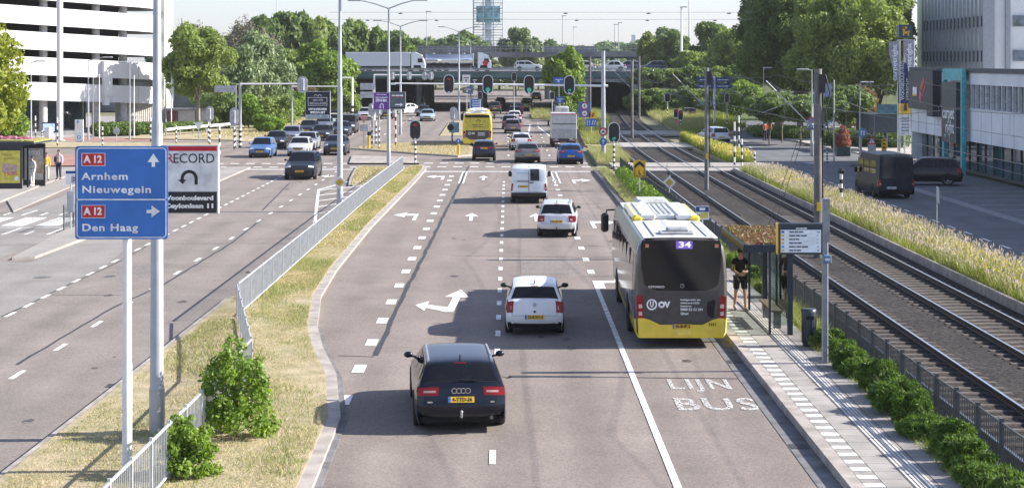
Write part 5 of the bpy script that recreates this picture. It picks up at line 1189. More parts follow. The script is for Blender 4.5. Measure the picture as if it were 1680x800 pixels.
# small posts and bollards
for i, (px, py, h_, Y) in enumerate(((753,235,34,None),)): pass
def bollard(label, px, pyb, pyt, r=.06, n=4, group='striped posts'):
    g = G(px, pyb); Y = g.y; h = (pyb-pyt)*Y/F; return striped_pole('striped_post', label, (g.x,g.y,0), h, r, WHITEP, n, h/(2*n+1), group, cat='post')
bollard('striped post on the east side of the tall grass, lamp on top', 1380, 345, 283, .075, 4)
b = MB(); g = G(1380,345); tt = thing('post_lamp', 'small dark lamp housing on the striped post in the tall grass', 'lamp', (g.x,g.y,1.92)); b.bbox((0,0,0),(.34,.34,.2),.05); b.build('housing', SBLACK, tt); b = MB(); b.cyl((0,0,.1),(0,0,.16),.1,n=12); b.build('cap', DARKM, tt)
for lb, px, a, c in (('short striped post at the tram crossing, nearest',1238,277,249),('striped post right of the white car, left one',1205,275,200),('striped post right of the white car, front one',1217,278,228),('striped post right of the white car, thin middle one',1212,250,190),('striped post before the red flower pyramid',1357,267,248),('striped post at the left edge by the screen, left one',58,232,190),('striped post at the left edge by the screen, right one',69,232,214),('striped post beside the white column',94,240,193),('striped post left of the lamp post carrying the board',247,232,192),('striped post at the start of the guard rail',289,236,206),('striped post in the middle of the west verge',342,236,200),('tall striped post right of the RECORD board',360,260,203),('thin striped post on the island, left',617,236,200),('white striped post on the island under the purple board',649,240,180),('blue sleeved post at the left gantry mast',386,243,205),('striped post by the left car park door, front',168,240,208),('striped post on the grass island before the far bus',742,232,200)):
    bollard(lb, px, a, c, .06)
# ---------------------------------------------------------------- overhead line masts and wires
def ol_mast(label, loc, h, r, arms=(-1,1), zl=4.9, detail=True, m=None):
    t = thing('overhead_line_mast', label, 'catenary mast', loc, 0, 'overhead line masts')
    b = MB(); b.tube([(0,0,-.1),(0,0,h)],[r,r*.85],14); b.build('mast', m or mat('mast_grey', (.15,.145,.14), .7, var=.2, scale=2), t)
    for s in arms:
        b = MB(); b.tube([(s*.2,0,zl),(s*1.95,0,6.65)],.024 if s < 0 else .016,6); b.tube([(s*1.1,0,5.85),(s*2.1,0,5.45)],.014,6); b.build('bracket', STEEL if s < 0 else STEEL_D, t)
        b = MB()
        for k in range(4): b.cyl((s*(.22+k*.06),0,zl+.02+k*.06),(s*(.25+k*.06),0,zl+.05+k*.06),.075,n=8)
        b.build('insulator', mat('insulator_blue', (.20,.34,.48), .4), t)
    if detail:
        b = MB(); b.box((.12,-r-.02,h-.55),(.22,.14,.7)); b.build('clamp', DARKM, t); b = MB(); b.box((0,0,4.85),(1.1,.2,.07)); b.build('cross_bar', STEEL_D, t)
        b = MB(); b.tube([(.17,-.05,1.3),(.17,-.05,h-.3)],.03,6); b.tube([(.25,-.1,h-.2),(.42,-.15,h-.9),(.25,-.1,h-1.7),(.4,-.1,h-2.4)],.03,6); b.build('cable', BLACK, t)
        b = MB(); b.box((0,-r-.012,1.95),(.15,.02,.32)); b.build('warning_plate', SYEL, t)
    return t
mx_ = 11.7
ol_mast('thick grey overhead line mast behind the passenger screen', (mx_,67.4,0), 7.1, .165)
ol_mast('slim dark overhead line mast beyond the near crossing', (11.5,103,0), 7.0, .13, m=STEEL_D)
ol_mast('overhead line mast beyond the far crossing', (mx_+tc(172),172,0), 7.4, .14, detail=False)
ol_mast('thin far overhead line mast beside the tunnel mouth', (mx_+tc(230)+3.4,232,0), 8.0, .15, (-1,), detail=False)
ol_mast('far overhead line mast right of the tunnel mouth', (mx_+tc(250)+3.2,254,0), 7.6, .13, (-1,), detail=False)
ol_mast('far grey mast left of the tunnel mouth', (at(968,250)[0],250,0), 8.0, .17, (1,), detail=False)
MY = [10, 36, 67.4, 103, 138, 172, 206, 232, 262]
WIRE = mat('overhead_wire', (.12,.12,.125), .5, .4)
for xc, lb in ((9.9,'overhead wires of the tram track nearer the shelter'),(13.5,'overhead wires of the tram track farther from the shelter')):
    t = thing('overhead_wire', lb, 'overhead wire', (xc,0,0)); b = MB(); m2 = MB(); d = MB()
    for a, c in zip(MY[:-1], MY[1:]):
        pts_ = []; top = []
        for k in range(9):
            y = a+(c-a)*k/8; u = k/8*2-1; pts_.append((tc(y)+.12*math.sin(y*.09), y, 5.42)); top.append((tc(y)+.12*math.sin(y*.09), y, 5.95+.65*u*u))
        b.tube(pts_, .008, 5); m2.tube(top, .0075, 5)
        for k in (1,2,3,4,5,6,7): d.tube([pts_[k], top[k]], .004, 4)
    b.build('contact_wire', WIRE, t); m2.build('messenger_wire', WIRE, t); d.build('dropper', WIRE, t)
t = thing('feeder_cable', 'long feeder cables on the east side of the overhead line', 'cable', (15.6,0,0)); 
for z, x in ((6.6,.0),(4.35,-.2)):
    b = MB(); P = []
    for a, c in zip(MY[1:6], MY[2:7]):
        for k in range(8): y = a+(c-a)*k/8; u = k/8*2-1; P.append((x+tc(y),y,z-.35*(1-u*u)))
    b.tube(P, .008, 5); b.build('cable', WIRE, t)
t = thing('stay_cable', 'two thin stay cables anchored in the gravel left of the thick mast', 'cable', (9.9,70,0))
b = MB(); b.tube([(0,0,.1),(1.35,-2,5.0)],.012,5); b.tube([(.25,0,.1),(1.5,-2,5.0)],.012,5); b.build('cable', WIRE, t)
b = MB(); b.tube([(-.9,31,.1),(-.85,31,1.6)],.015,5); b.build('anchor_rod', STEEL_D, t)
# ---------------------------------------------------------------- signs
def ftext(s, h, wd, m, parent, loc, rot=(R(90),0,0), align='LEFT', bold=0., sp=1.):
    # letters of cap height h, the whole line fitted to width wd
    o = text(s, h/.72, m, parent, loc, rot, align, bold, 1., sp=sp)
    xs = [v.co.x for v in o.data.vertices]; w0 = max(xs)-min(xs)
    if wd: o.scale = (wd/w0, 1, 1)
    return o
def bars(nm, x, z, w_, h, y, m, t): return poly_part(nm, [[(x+w_*a,z-h/2),(x+w_*c,z-h/2),(x+w_*c,z+h/2),(x+w_*a,z+h/2)] for a, c in ((0,.34),(.38,.62),(.66,1))], y, .003, m, t)
# big blue direction sign
k = 92.6; t = thing('direction_sign', 'large blue direction sign reading A12 Arnhem Nieuwegein and Den Haag', 'road sign', (-6.73,31.95,0))
U = lambda cx: (cx-800)/4/k-.075; V = lambda cy: PZ(200+cy/4, 31.9)
b = MB(); b.tube([(0,0,-.1),(0,0,2.02),(0,0,2.06),(0,0,5.8)],[.088,.088,.08,.08],16); b.build('pole', WHITEP, t)
b = MB(); b.prism(rrect(U(497),V(766),U(1104),V(158),.05), 'y', -.13, -.09); pn = b.build('panel', BLUE, t)
b = MB(); b.prism(rrect(U(499),V(764),U(1102),V(160),.05), 'y', -.088, -.07); b.build('panel_back', SGREY, t)
b = MB()
x0, x1, za, zb_ = U(507), U(1095), V(757), V(168); rr = .07; w_ = .016
for q in ((x0+rr,za,x1-rr,za+w_),(x0+rr,zb_-w_,x1-rr,zb_),(x0,za+rr,x0+w_,zb_-rr),(x1-w_,za+rr,x1,zb_-rr),(x0,V(511),x1,V(503))):
    b.prism([(q[0],q[1]),(q[2],q[1]),(q[2],q[3]),(q[0],q[3])], 'y', -.136, -.131)
for (cx, cz, a) in ((x1-rr,zb_-rr,0),(x0+rr,zb_-rr,90),(x0+rr,za+rr,180),(x1-rr,za+rr,270)):
    for p in ring(cx,cz,rr-w_,rr,a,a+90,6): b.prism(p,'y',-.136,-.131)
b.build('white_border', LETW, t)
for cy in (245, 585):
    b = MB(); b.prism(rrect(U(540),V(cy+42),U(695),V(cy-42),.012), 'y', -.136, -.131); rp = b.build('route_shield', SRED, t)
    poly_part('shield_border', frame_strips(U(540),V(cy+42),U(695),V(cy-42),.008), -.136, .004, LETW, rp)
    ftext('A 12', .125, (678-556)/4/k, LETW, rp, (U(556),-.139,V(cy)), bold=.008)
for s, cy, c0, c1 in (('Arnhem',357,540,845),('Nieuwegein',443,540,990),('Den Haag',692,540,905)):
    ftext(s, .128, (c1-c0)/4/k, LETW, t, (U(c0),-.134,V(cy)), sp=1.12, bold=.004)
poly_part('arrow', [[(U(1010),V(205)),(U(972),V(262)),(U(1048),V(262))],[(U(999),V(262)),(U(1021),V(262)),(U(1021),V(293)),(U(999),V(293))]], -.131, .005, LETW, t)
poly_part('arrow', [[(U(1053),V(584)),(U(998),V(546)),(U(998),V(622))],[(U(966),V(574)),(U(998),V(574)),(U(998),V(596)),(U(966),V(596))]], -.131, .005, LETW, t)
# boards hung on lamp posts
def board(label, loc, wd, h, m, name='advertising_board', d=.16, frame=SGREY, rz=0.):
    t = thing(name, label, 'board', loc, rz); b = MB(); b.box((0,0,0),(wd,d,h)); b.build('case', frame, t)
    b = MB(); b.box((0,-d/2-.004,0),(wd-.04,.008,h-.04)); b.build('face', m, t); return t, -d/2-.009
WFACE = mat('board_white', (.72,.74,.77), .4)
t, y = board('white and black board reading RECORD with a U-turn arrow', (PX(313,34.9),34.85,PZ(293.5,34.9)), 1.11, 1.32, WFACE)
kk = F/34.9; u = lambda px: (px-313)/kk; vv = lambda py: (293.5-py)/kk
poly_part('red_band', [[(u(267),vv(247)),(u(358),vv(247)),(u(358),vv(239.5)),(u(267),vv(239.5))]], y, .004, SRED, t)
poly_part('black_band', [[(u(267),vv(348)),(u(358),vv(348)),(u(358),vv(313.5)),(u(267),vv(313.5))]], y, .004, SBLACK, t)
ftext('R', .19, .15, SRED, t, (u(273),y-.004,vv(260))); ftext('ECORD', .19, (352-285.5)/kk, SBLACK, t, (u(285.5),y-.004,vv(260)))
ftext('Woonboulevard', .085, (352-269)/kk, LETW, t, (u(270),y-.007,vv(324)), bold=.006); ftext('Ceylonlaan 11', .085, (352-272)/kk, LETW, t, (u(272),y-.007,vv(337)), bold=.006)
P = ring(u(312.5), vv(292), .105, .165, 0, 180, 14)+[[(u(312.5)+.105,vv(302)),(u(312.5)+.165,vv(302)),(u(312.5)+.165,vv(292)),(u(312.5)+.105,vv(292))],[(u(312.5)-.165,vv(294)),(u(312.5)-.105,vv(294)),(u(312.5)-.105,vv(292)),(u(312.5)-.165,vv(292))],[(u(312.5)-.215,vv(294)),(u(312.5)-.055,vv(294)),(u(312.5)-.125,vv(301))]]
poly_part('u_turn_arrow', P, y, .006, SBLACK, t)
t, y = board('navy board reading VAN SOM INSTALLATIES, badkamer specialist, on the diamond sign post', (PX(522,88),87.9,PZ(172.5,88)), 1.22, 1.34, mat('board_navy', (.012,.018,.04), .4))
poly_part('white_outline', frame_strips(-.48,-.02,.46,.38,.018)+ring(-.1,.43,.07,.09,0,180,8)+ring(.1,.43,.07,.09,0,180,8), y, .004, LETW, t)
ftext('VAN SOM', .10, .5, LETW, t, (-.25,y-.004,.24)); ftext('INSTALLATIES', .10, .8, LETW, t, (-.40,y-.004,.09))
ftext('UW BADKAMER', .10, .92, LETW, t, (-.46,y-.004,-.20), bold=.01); ftext('SPECIALIST', .10, .74, LETW, t, (-.37,y-.004,-.36), bold=.01)
poly_part('pale_strip', [[(-.58,-.62),(.56,-.62),(.56,-.47),(-.58,-.47)]], y, .004, mat('strip_pale', (.55,.60,.64), .5), t); bars('small_print', -.5, -.545, 1.0, .05, y-.005, mat('teal_text', (.05,.2,.25), .5), t)
t, y = board('purple board reading RESTAURANT ZINNIA with a U-turn arrow', (PX(626,126.8),126.8,PZ(166,126.8)), 1.12, 1.22, mat('board_purple', (.16,.045,.32), .4))
ftext('RESTAURANT', .10, .85, LETW, t, (-.42,y-.004,.24), bold=.006); ftext('ZINNIA', .17, .85, LETW, t, (-.42,y-.004,.04), bold=.012); bars('small_print', -.35, .46, .7, .045, y-.001, LETW, t)
poly_part('u_turn_arrow', ring(.02,-.30,.085,.14,0,180,10)+[[(.105,-.52),(.16,-.52),(.16,-.30),(.105,-.30)],[(-.12,-.42),(-.065,-.42),(-.065,-.30),(-.12,-.30)],[(-.20,-.40),(.01,-.40),(-.09,-.52)]], y, .004, LETW, t)
t, y = board('dark grey board with red stripe and a white arrow to the right', (PX(652.5,126.8),126.8,PZ(165,126.8)), 1.12, 1.22, mat('board_grey', (.10,.13,.16), .4))
bars('small_print', -.42, .35, .8, .09, y-.001, LETW, t)
poly_part('red_stripe', [[(-.44,.20),(.40,.25),(.40,.29),(-.44,.24)]], y, .004, SRED, t); poly_part('arrow', [[(-.18,-.33),(.2,-.33),(.2,-.25),(-.18,-.25)],[(.18,-.42),(.40,-.29),(.18,-.16)]], y, .005, LETW, t); poly_part('dark_strip', [[(-.54,-.58),(.54,-.58),(.54,-.48),(-.54,-.48)]], y, .003, SBLACK, t)
def pole_sign(name, label, px, pyb, panel_px, panel_py, wd, h, shape, m, group=None, z=None, r=.035, back=None, Y=None, lean=0., cat='road sign'):
    if Y is None: g = G(px, pyb); Y = g.y
    X = PX(px, Y); zc = PZ(panel_py, Y); xo = PX(panel_px, Y)-X
    t = thing(name, label, cat, (X,Y,0), 0, group); top = zc+h/2
    b = MB(); b.tube([(0,0,-.1),(lean,0,top+.03)],[r,r],10); b.build('pole', STEEL, t)
    b = MB()
    if shape == 'disc': b.prism([(xo+p[0],zc+p[1]) for p in circ(0,0,wd/2,24)],'y',-.075,-.05)
    elif shape == 'diamond': b.prism([(xo,zc-h/2),(xo+wd/2,zc),(xo,zc+h/2),(xo-wd/2,zc)],'y',-.075,-.05)
    elif shape == 'tri': b.prism([(xo-wd/2,zc-h/2),(xo+wd/2,zc-h/2),(xo,zc+h/2)],'y',-.075,-.05)
    elif shape == 'tri_down': b.prism([(xo-wd/2,zc+h/2),(xo+wd/2,zc+h/2),(xo,zc-h/2)],'y',-.075,-.05)
    else: b.prism(rrect(xo-wd/2,zc-h/2,xo+wd/2,zc+h/2,.04),'y',-.075,-.05)
    b.build('panel', m, t); return t, xo, zc
def shape_on(t, nm, polys, m, d=.005, y=-.076): return poly_part(nm, polys, y, d, m, t)
dia = lambda x, z, s: [(x,z-s),(x+s,z),(x,z+s),(x-s,z)]
# priority diamond on the lamp post
t = thing('priority_sign', 'white and yellow diamond sign on the lamp post left of the railing', 'road sign', (-8.15,88.08,PZ(299,88)))
b = MB(); b.prism(dia(0,0,.33),'y',-.03,0); b.build('panel', WHITEP, t); b = MB(); b.prism(dia(0,0,.215),'y',-.038,-.031); b.build('yellow_face', mat('diamond_yellow', (.62,.42,.05), .45), t)
t, xo, z = pole_sign('priority_sign', 'diamond sign on a leaning pole beside the dark railing', 1097, 340, 1098, 299, .66, .66, 'diamond', WHITEP, r=.03, lean=.06)
shape_on(t, 'yellow_face', [dia(xo,z,.21)], MATS['diamond_yellow'])
t, xo, z = pole_sign('detour_sign', 'yellow sign with black chevron arrow and the letter L', 1049, 334, 1049, 277, .64, .88, 'rect', SYEL)
shape_on(t, 'black_chevron', [[(xo-.26,z+.02),(xo,z+.24),(xo+.26,z+.02),(xo+.26,z+.20),(xo,z+.42),(xo-.26,z+.20)]]+frame_strips(xo-.26,z-.40,xo+.26,z+.06,.035)[:1]+frame_strips(xo-.26,z-.40,xo+.26,z+.06,.035)[2:], SBLACK); ftext('L', .22, .14, SBLACK, t, (xo-.06,-.082,z-.19), bold=.01)
# sign on the far gantry mast
t = thing('no_entry_ring_sign', 'red ringed round sign on the gantry mast', 'road sign', (7.27,134.45,PZ(216,134.5))); b = MB(); b.prism(circ(0,0,.31),'y',-.03,0); b.build('panel', WHITEP, t); poly_part('red_ring', ring(0,0,.21,.32), -.031, .005, SRED, t); b = MB(); b.box((0,-.036,0),(.16,.006,.14)); b.build('symbol', SBLACK, t)
t = thing('keep_ahead_sign', 'round blue arrow sign below the red ringed one', 'road sign', (7.27,134.45,PZ(232.5,134.5))); b = MB(); b.prism(circ(0,0,.28),'y',-.03,0); b.build('panel', BLUE, t); poly_part('arrow', [[(-.03,-.18),(.03,-.18),(.03,.04),(-.03,.04)],[(-.13,.02),(.13,.02),(0,.2)]], -.031, .005, LETW, t)
t, xo, z = pole_sign('zone_sign', 'blue sign with two red ringed symbols beside the road', 958, 235, 959, 180, 1.15, 1.5, 'rect', BLUE, Y=176)
shape_on(t, 'red_ring', ring(xo,z+.36,.26,.36)+ring(xo,z-.36,.26,.36), SRED); shape_on(t, 'white_disc', [circ(xo,z+.36,.26),circ(xo,z-.36,.26)], LETW); shape_on(t, 'symbol', [[(xo-.05,z+.2),(xo+.05,z+.2),(xo+.03,z+.52),(xo-.03,z+.52)],[(xo-.12,z-.40),(xo+.12,z-.40),(xo+.12,z-.32),(xo-.12,z-.32)]], SBLACK, .01)
t, xo, z = pole_sign('lane_sign', 'small blue lane diagram sign with white arrows by the verge', 970, 222, 970, 201, .98, .72, 'rect', BLUE, Y=168)
shape_on(t, 'arrows', [[(xo+q-.03,z-.25),(xo+q+.03,z-.25),(xo+q+.03+s,z+.22),(xo+q-.03+s,z+.22)] for q, s in ((-.36,0),(-.15,0),(.06,.12),(.28,.12))], LETW)
t, xo, z = pole_sign('work_sign', 'orange yellow sign with red mark on the verge', 971, 212, 972, 189, .62, .66, 'rect', SYEL, Y=176); shape_on(t, 'red_mark', [[(xo-.1,z-.2),(xo+.05,z-.2),(xo+.15,z+.2),(xo,z+.2)]], SRED)
t, xo, z = pole_sign('lane_direction_sign', 'blue overhead style direction sign in front of the far yellow bus', 781, 205, 781, 175, 1.18, 1.6, 'rect', BLUE, Y=190, r=.06)
for i in range(3): bars('small_print', xo-.4, z+.6-i*.24, .8, .10, -.077, LETW, t)
shape_on(t, 'arrow', [[(xo+q-.03,z-.68),(xo+q+.03,z-.68),(xo+q+.03,z-.42),(xo+q-.03,z-.42)] for q in (-.3,.3)]+[[(xo+q-.11,z-.43),(xo+q+.11,z-.43),(xo+q,z-.24)] for q in (-.3,.3)], LETW); shape_on(t, 'red_label', [[(xo-.12,z-.16),(xo+.12,z-.16),(xo+.12,z-.04),(xo-.12,z-.04)]], SRED)
for (lb, px, py, wd, h, Y, pb, m) in (('blue direction sign half hidden by the roadside tree',917,132,1.4,.7,215,192,BLUE),('small blue sign at the foot of the roadside tree',919,164,.9,.75,214,192,BLUE),('blue sign with white arrow left of the far yellow bus',771,148,.8,1.0,230,188,BLUE),('white motel billboard in front of the viaduct',765,130,1.0,1.1,228,188,WHITEP),('dark billboard with U-turn arrow in front of the viaduct',767,148,1.25,.75,226,188,STEEL_D),('black billboard with white arrow under the viaduct edge',779,133,.9,.9,232,188,SBLACK)):
    t, xo, z = pole_sign('billboard' if 'billboard' in lb else 'far_sign', lb, px, pb, px, py, wd, h, 'rect', m, Y=Y)
    shape_on(t, 'mark', [[(xo-wd*.3,z+h*.08),(xo+wd*.3,z+h*.08),(xo+wd*.3,z+h*.2),(xo-wd*.3,z+h*.2)],[(xo-wd*.12,z-h*.3),(xo+wd*.05,z-h*.3),(xo+wd*.05,z-h*.02),(xo-wd*.12,z-h*.02)]], LETW if m is not WHITEP else mat('maroon', (.25,.05,.06), .5))
# backs of direction signs left
for lb, px, py, w_, h_, Y, ppx in (('grey back of an upper road sign panel, left of the purple board',603,142,24,11,158,612),('grey back of a lower road sign panel, left of the purple board',602,155.5,22,10,157,612),('grey back of a road sign panel beside the left gantry mast',369,146,34,11,154,387),('small grey sign back on the grass island',597,210,14,11,150,597),('grey round sign back by the hedge',191,215,11,14,165,191)):
    k = F/Y; t, xo, z = pole_sign('sign_back', lb, ppx, 240, px, py, w_/k, h_/k, 'rect' if 'round' not in lb else 'disc', SGREY, 'road signs seen from behind', Y=Y)
    b = MB(); b.box((xo,-.085,z),(w_/k*.9,.02,.05)); b.build('brace', STEEL, t)
t, xo, z = pole_sign('give_way_sign', 'white backed triangular give way sign in the middle of the guard rail', 326, 236, 326, 207, .9, .7, 'tri_down', WHITEP, Y=158)
t, xo, z = pole_sign('give_way_sign', 'red edged give way triangle in the left lanes', 597, 215, 597, 197, .8, .65, 'tri_down', mat('pale_red', (.60,.25,.24), .5), Y=180)
t = thing('keep_left_bollard', 'yellow bollard with round blue arrow sign on the grass island tip', 'bollard', (*XY(752,256),.0)); b = MB(); b.bbox((0,0,.45),(.2,.2,.95),.04); b.build('post', SYEL, t); b = MB(); b.prism([(p[0],1.15+p[1]) for p in circ(0,0,.2)],'y',-.05,.02); b.build('disc', BLUE, t); poly_part('arrow', [[(-.03,1.04),(.03,1.04),(.03,1.18),(-.03,1.18)],[(-.1,1.17),(.1,1.17),(0,1.28)]], -.051, .005, LETW, t)
t = thing('keep_left_bollard', 'yellow bollard with black cap at the left of the island', 'bollard', at(605,150)); b = MB(); b.bbox((0,0,.7),(.22,.2,1.2),.04); b.build('post', SYEL, t); b = MB(); b.bbox((.05,-.02,1.35),(.34,.24,.3),.04); b.build('cap', SBLACK, t)
t, xo, z = pole_sign('keep_right_sign', 'round dark sign and pale blue plate on a striped pole left of the far bus', 741, 232, 745, 209, .9, .9, 'rect', mat('pale_blue_plate', (.25,.48,.62), .5), Y=160); shape_on(t, 'disc', [circ(xo-.32,z,.3)], SBLACK, .01)
# right side signs
t = thing('direction_boards', 'four dark blue direction boards on a white pole', 'road sign', at(1172,196)); b = MB(); b.tube([(0,0,-.1),(0,0,PZ(125,196))],[.13,.11],12); b.build('pole', WHITEP, t)
for s in (-1,1):
    for py in (131,141.5):
        z = PZ(py,196); x0 = s*.1; x1 = s*1.95; b = MB(); b.prism([(x0,z-.26),(x1-s*.2,z-.26),(x1,z-.14),(x1,z+.14),(x1-s*.2,z+.26),(x0,z+.26)] if s > 0 else [(x1,z-.14),(x1+.2,z-.26),(x0,z-.26),(x0,z+.26),(x1+.2,z+.26),(x1,z+.14)],'y',-.2,-.14); p = b.build('board', BLUE_D, t); bars('small_print', -1.6 if s < 0 else .3, z, 1.2, .10, -.202, LETW, p)
t, xo, z = pole_sign('cycle_path_sign', 'round blue footpath sign in front of the hedge, right of the flower pyramid', 1413, 268, 1415, 218, .62, .62, 'disc', mat('sky_blue', (.10,.32,.55), .4), Y=126, r=.045); shape_on(t, 'figures', [[(xo-.13,z-.18),(xo-.05,z-.18),(xo-.05,z+.18),(xo-.13,z+.18)],[(xo+.05,z-.18),(xo+.13,z-.18),(xo+.13,z+.14),(xo+.05,z+.14)]], LETW)
t, xo, z = pole_sign('warning_sign', 'red edged warning triangle with grey plate below', 1430, 262, 1430, 230, .64, .56, 'tri', SRED, Y=124); shape_on(t, 'white_field', [[(xo-.19,z-.2),(xo+.19,z-.2),(xo,z+.14)]], LETW); shape_on(t, 'bar', [[(xo-.03,z-.16),(xo+.03,z-.16),(xo+.02,z+.02),(xo-.02,z+.02)]], SBLACK, .01); b = MB(); b.box((xo,-.06,z-.62),(.56,.03,.68)); b.build('grey_plate', SGREY, t)
t, xo, z = pole_sign('detour_sign', 'tall narrow yellow sign with dark marks left of the showroom', 1450, 258, 1450, 241, .34, 1.12, 'rect', SYEL, Y=122); shape_on(t, 'marks', [[(xo-.09,z+.4-i*.24),(xo+.09,z+.4-i*.24),(xo+.09,z+.5-i*.24),(xo-.09,z+.5-i*.24)] for i in range(4)], SBLACK)
t, xo, z = pole_sign('parking_sign', 'grey plate on a thin pole beside the east road', 1537, 390, 1538, 318, .12, .55, 'rect', SGREY, r=.02); b = MB(); b.box((xo+.03,-.02,z-.34),(.10,.12,.12)); b.build('clip', STEEL, t)
t, xo, z = pole_sign('stop_sign_pole', 'round red and blue parking sign left of the tall mast', 1330, 215, 1331, 197, .5, .5, 'disc', mat('violet_blue', (.20,.22,.42), .5), Y=140); shape_on(t, 'red_ring', ring(xo,z,.19,.25), SRED)
t, xo, z = pole_sign('priority_triangle', 'pink edged triangle sign on the tram verge', 1112, 215, 1111, 201, .5, .45, 'tri_down', mat('pale_red', (.60,.25,.24), .5), Y=186)
t, xo, z = pole_sign('blue_sign', 'small blue sign over the silver car', 1130, 175, 1130, 164, 1.0, .7, 'rect', BLUE, Y=262)
t, xo, z = pole_sign('green_sign', 'small green plate on the lamp post left of the tall mast', 1334, 215, 1334, 162, .28, .8, 'rect', mat('plate_green', (.03,.30,.12), .5), Y=142)
t = thing('advertising_column', 'grey poster frame with pale blue poster behind the tall mast', 'poster', at(1357,132)); b = MB(); b.cyl((.5,0,-.1),(.5,0,6.),.06,n=10); b.build('pole', STEEL, t); b = MB(); b.box((.0,0,PZ(148,132)),(.62,.1,.95)); b.build('poster', mat('poster_blue', (.22,.28,.42), .5, scale=2, col2=(.40,.45,.55)), t)
t = thing('graffiti_box', 'graffiti covered utility box beside the silver car', 'utility box', at(1108,258)); b = MB(); b.bbox((0,0,.8),(2.6,.9,1.7),.05); b.build('cabinet', mat('graffiti_mix', (.50,.52,.54), .7, scale=1.6, col2=(.12,.30,.36)), t); b = MB(); b.box((.3,-.47,.8),(1.1,.03,1.3)); b.build('graffiti', mat('graffiti_teal', (.15,.45,.48), .7, scale=3, col2=(.55,.35,.36)), t)
# banner totem and flags
t = thing('banner_totem', 'tall banner totem with llama emblem cube lettered WOONBOULEVARD UTRECHT', 'totem', at(1484,134.6)); kt = F/134.6; Z = lambda py: PZ(py,134.6)
NAVY = mat('totem_navy', (.02,.045,.13), .5)
b = MB(); b.box((0,0,(Z(41)+Z(62))/2),(1.0,.9,Z(41)-Z(62))); b.build('emblem_cube', mat('cube_navy', (.012,.05,.075), .4), t)
ZC = (Z(41)+Z(62))/2
poly_part('emblem', [[(-.22,ZC-.02),(.24,ZC-.02),(.24,ZC-.18),(-.22,ZC-.18)],[(-.22,ZC-.34),(-.12,ZC-.34),(-.10,ZC-.15),(-.22,ZC-.15)],[(.14,ZC-.34),(.24,ZC-.34),(.24,ZC-.15),(.12,ZC-.15)],[(-.24,ZC-.05),(-.08,ZC-.05),(-.06,ZC+.3),(-.26,ZC+.3)],[(-.28,ZC+.2),(-.06,ZC+.16),(.08,ZC+.2),(.08,ZC+.3),(-.02,ZC+.34),(-.24,ZC+.34)],[(.2,ZC-.05),(.3,ZC+.02),(.27,ZC+.06),(.15,ZC)]], -.452, .01, mat('emblem_orange', (.80,.42,.03), .5), t)
b = MB(); 
for x in (-.5,.62): b.cyl((x,0,-.1),(x,0,Z(66)),.05,n=8)
b.cyl((0,0,Z(64)),(0,0,0),.07,n=8); b.box((.05,0,Z(66)),(1.25,.06,.06)); b.build('post', WHITEP, t)
for nm, p0, p1, m in (('navy_banner',103,170,NAVY),('yellow_banner',169.5,188,mat('banner_yellow', (.72,.48,.04), .5)),('white_banner',188.5,222,mat('banner_white', (.58,.62,.66), .6))):
    b = MB(); b.box((.03,-.06,(Z(p0)+Z(p1))/2),(1.06,.06,Z(p0)-Z(p1))); bo = b.build(nm, m, t)
    if nm == 'navy_banner':
        ftext('WOONBOULEVARD', .26, 2.9, LETW, bo, (-.16,-.095,Z(164)), (R(90),R(-90),0)); ftext('UTRECHT', .26, 1.6, LETW, bo, (.26,-.095,Z(164)), (R(90),R(-90),0))
    if nm == 'yellow_banner': poly_part('figure', [[(-.1,Z(182)),(.2,Z(182)),(.12,Z(170)),(-.02,Z(170))]], -.092, .005, mat('brown', (.12,.05,.05), .6), bo)
    if nm == 'white_banner':
        for i in range(5): bars('small_print', -.25, Z(194+i*5), .55, .07, -.092, BLUE_D, bo)
for px, lb, h0, h1 in ((1472,'left grey beach flag with white carpetright lettering',68,140),(1496,'right grey beach flag with white carpetright lettering',66,138)):
    Y = 134.; t = thing('banner_flag', lb, 'flag', at(px,Y), 0, 'grey beach flags'); b = MB(); b.tube([(.2,.03,-.1),(.2,.03,PZ(h0-1,Y))],[.04,.025],8); b.build('pole', WHITEP, t)
    z0, z1 = PZ(h1,Y), PZ(h0,Y); b = MB(); rows = []
    for i in range(13):
        a = i/12; z = z0+(z1-z0)*a; x0 = .16-.78*min(1,(a*1.35)**.7)+(.0 if a < .9 else 0); rows.append([(x0,.02*math.sin(a*9),z),(.18,.02*math.sin(a*9+1),z)])
    b.grid(rows); b.build('cloth', mat('flag_grey', (.33,.33,.37), .8), t); ftext('carpetright', .36, 2.7, LETW, t, (-.20,-.03,z1-2.95), (R(90),R(-90),0), bold=.012)
# ---------------------------------------------------------------- bus stop on the platform
NAVYM = mat('shelter_navy', (.018,.032,.05), .45); CLEAR = glassmat('shelter_glass', (.80,.86,.86))
t = thing('bus_shelter', 'glass bus shelter with dark frame and red green planted roof', 'bus shelter', (6.95,47.4,.18))
b = MB()
for x, y in ((.55,.08),(.55,4.75),(.02,.1)): b.box((x,y,1.12),(.13,.16,2.24) if x > .3 else (.06,.06,2.24))
b.box((.1,4.7,1.12),(.06,.06,2.24)); b.build('post', NAVYM, t)
b = MB(); b.box((.12,.0,2.28),(1.52,.10,.20)); b.box((.12,4.9,2.28),(1.52,.10,.20)); b.box((-.64,2.45,2.28),(.08,4.8,.20)); b.box((.88,2.45,2.28),(.08,4.8,.20)); b.box((.12,2.45,2.22),(1.45,4.8,.05)); b.build('roof_frame', NAVYM, t)
b = MB(); rows = [[(-.60+1.44*j/24+.0, .06+4.78*i/70, 2.36+.05*rnd.random()) for j in range(25)] for i in range(71)]; b.grid(rows); b.box((.12,2.45,2.32),(1.44,4.76,.06)); rp = b.build('planted_roof', mat('sedum', (.25,.105,.07), .95, scale=3.5, col2=(.17,.18,.06)), t)
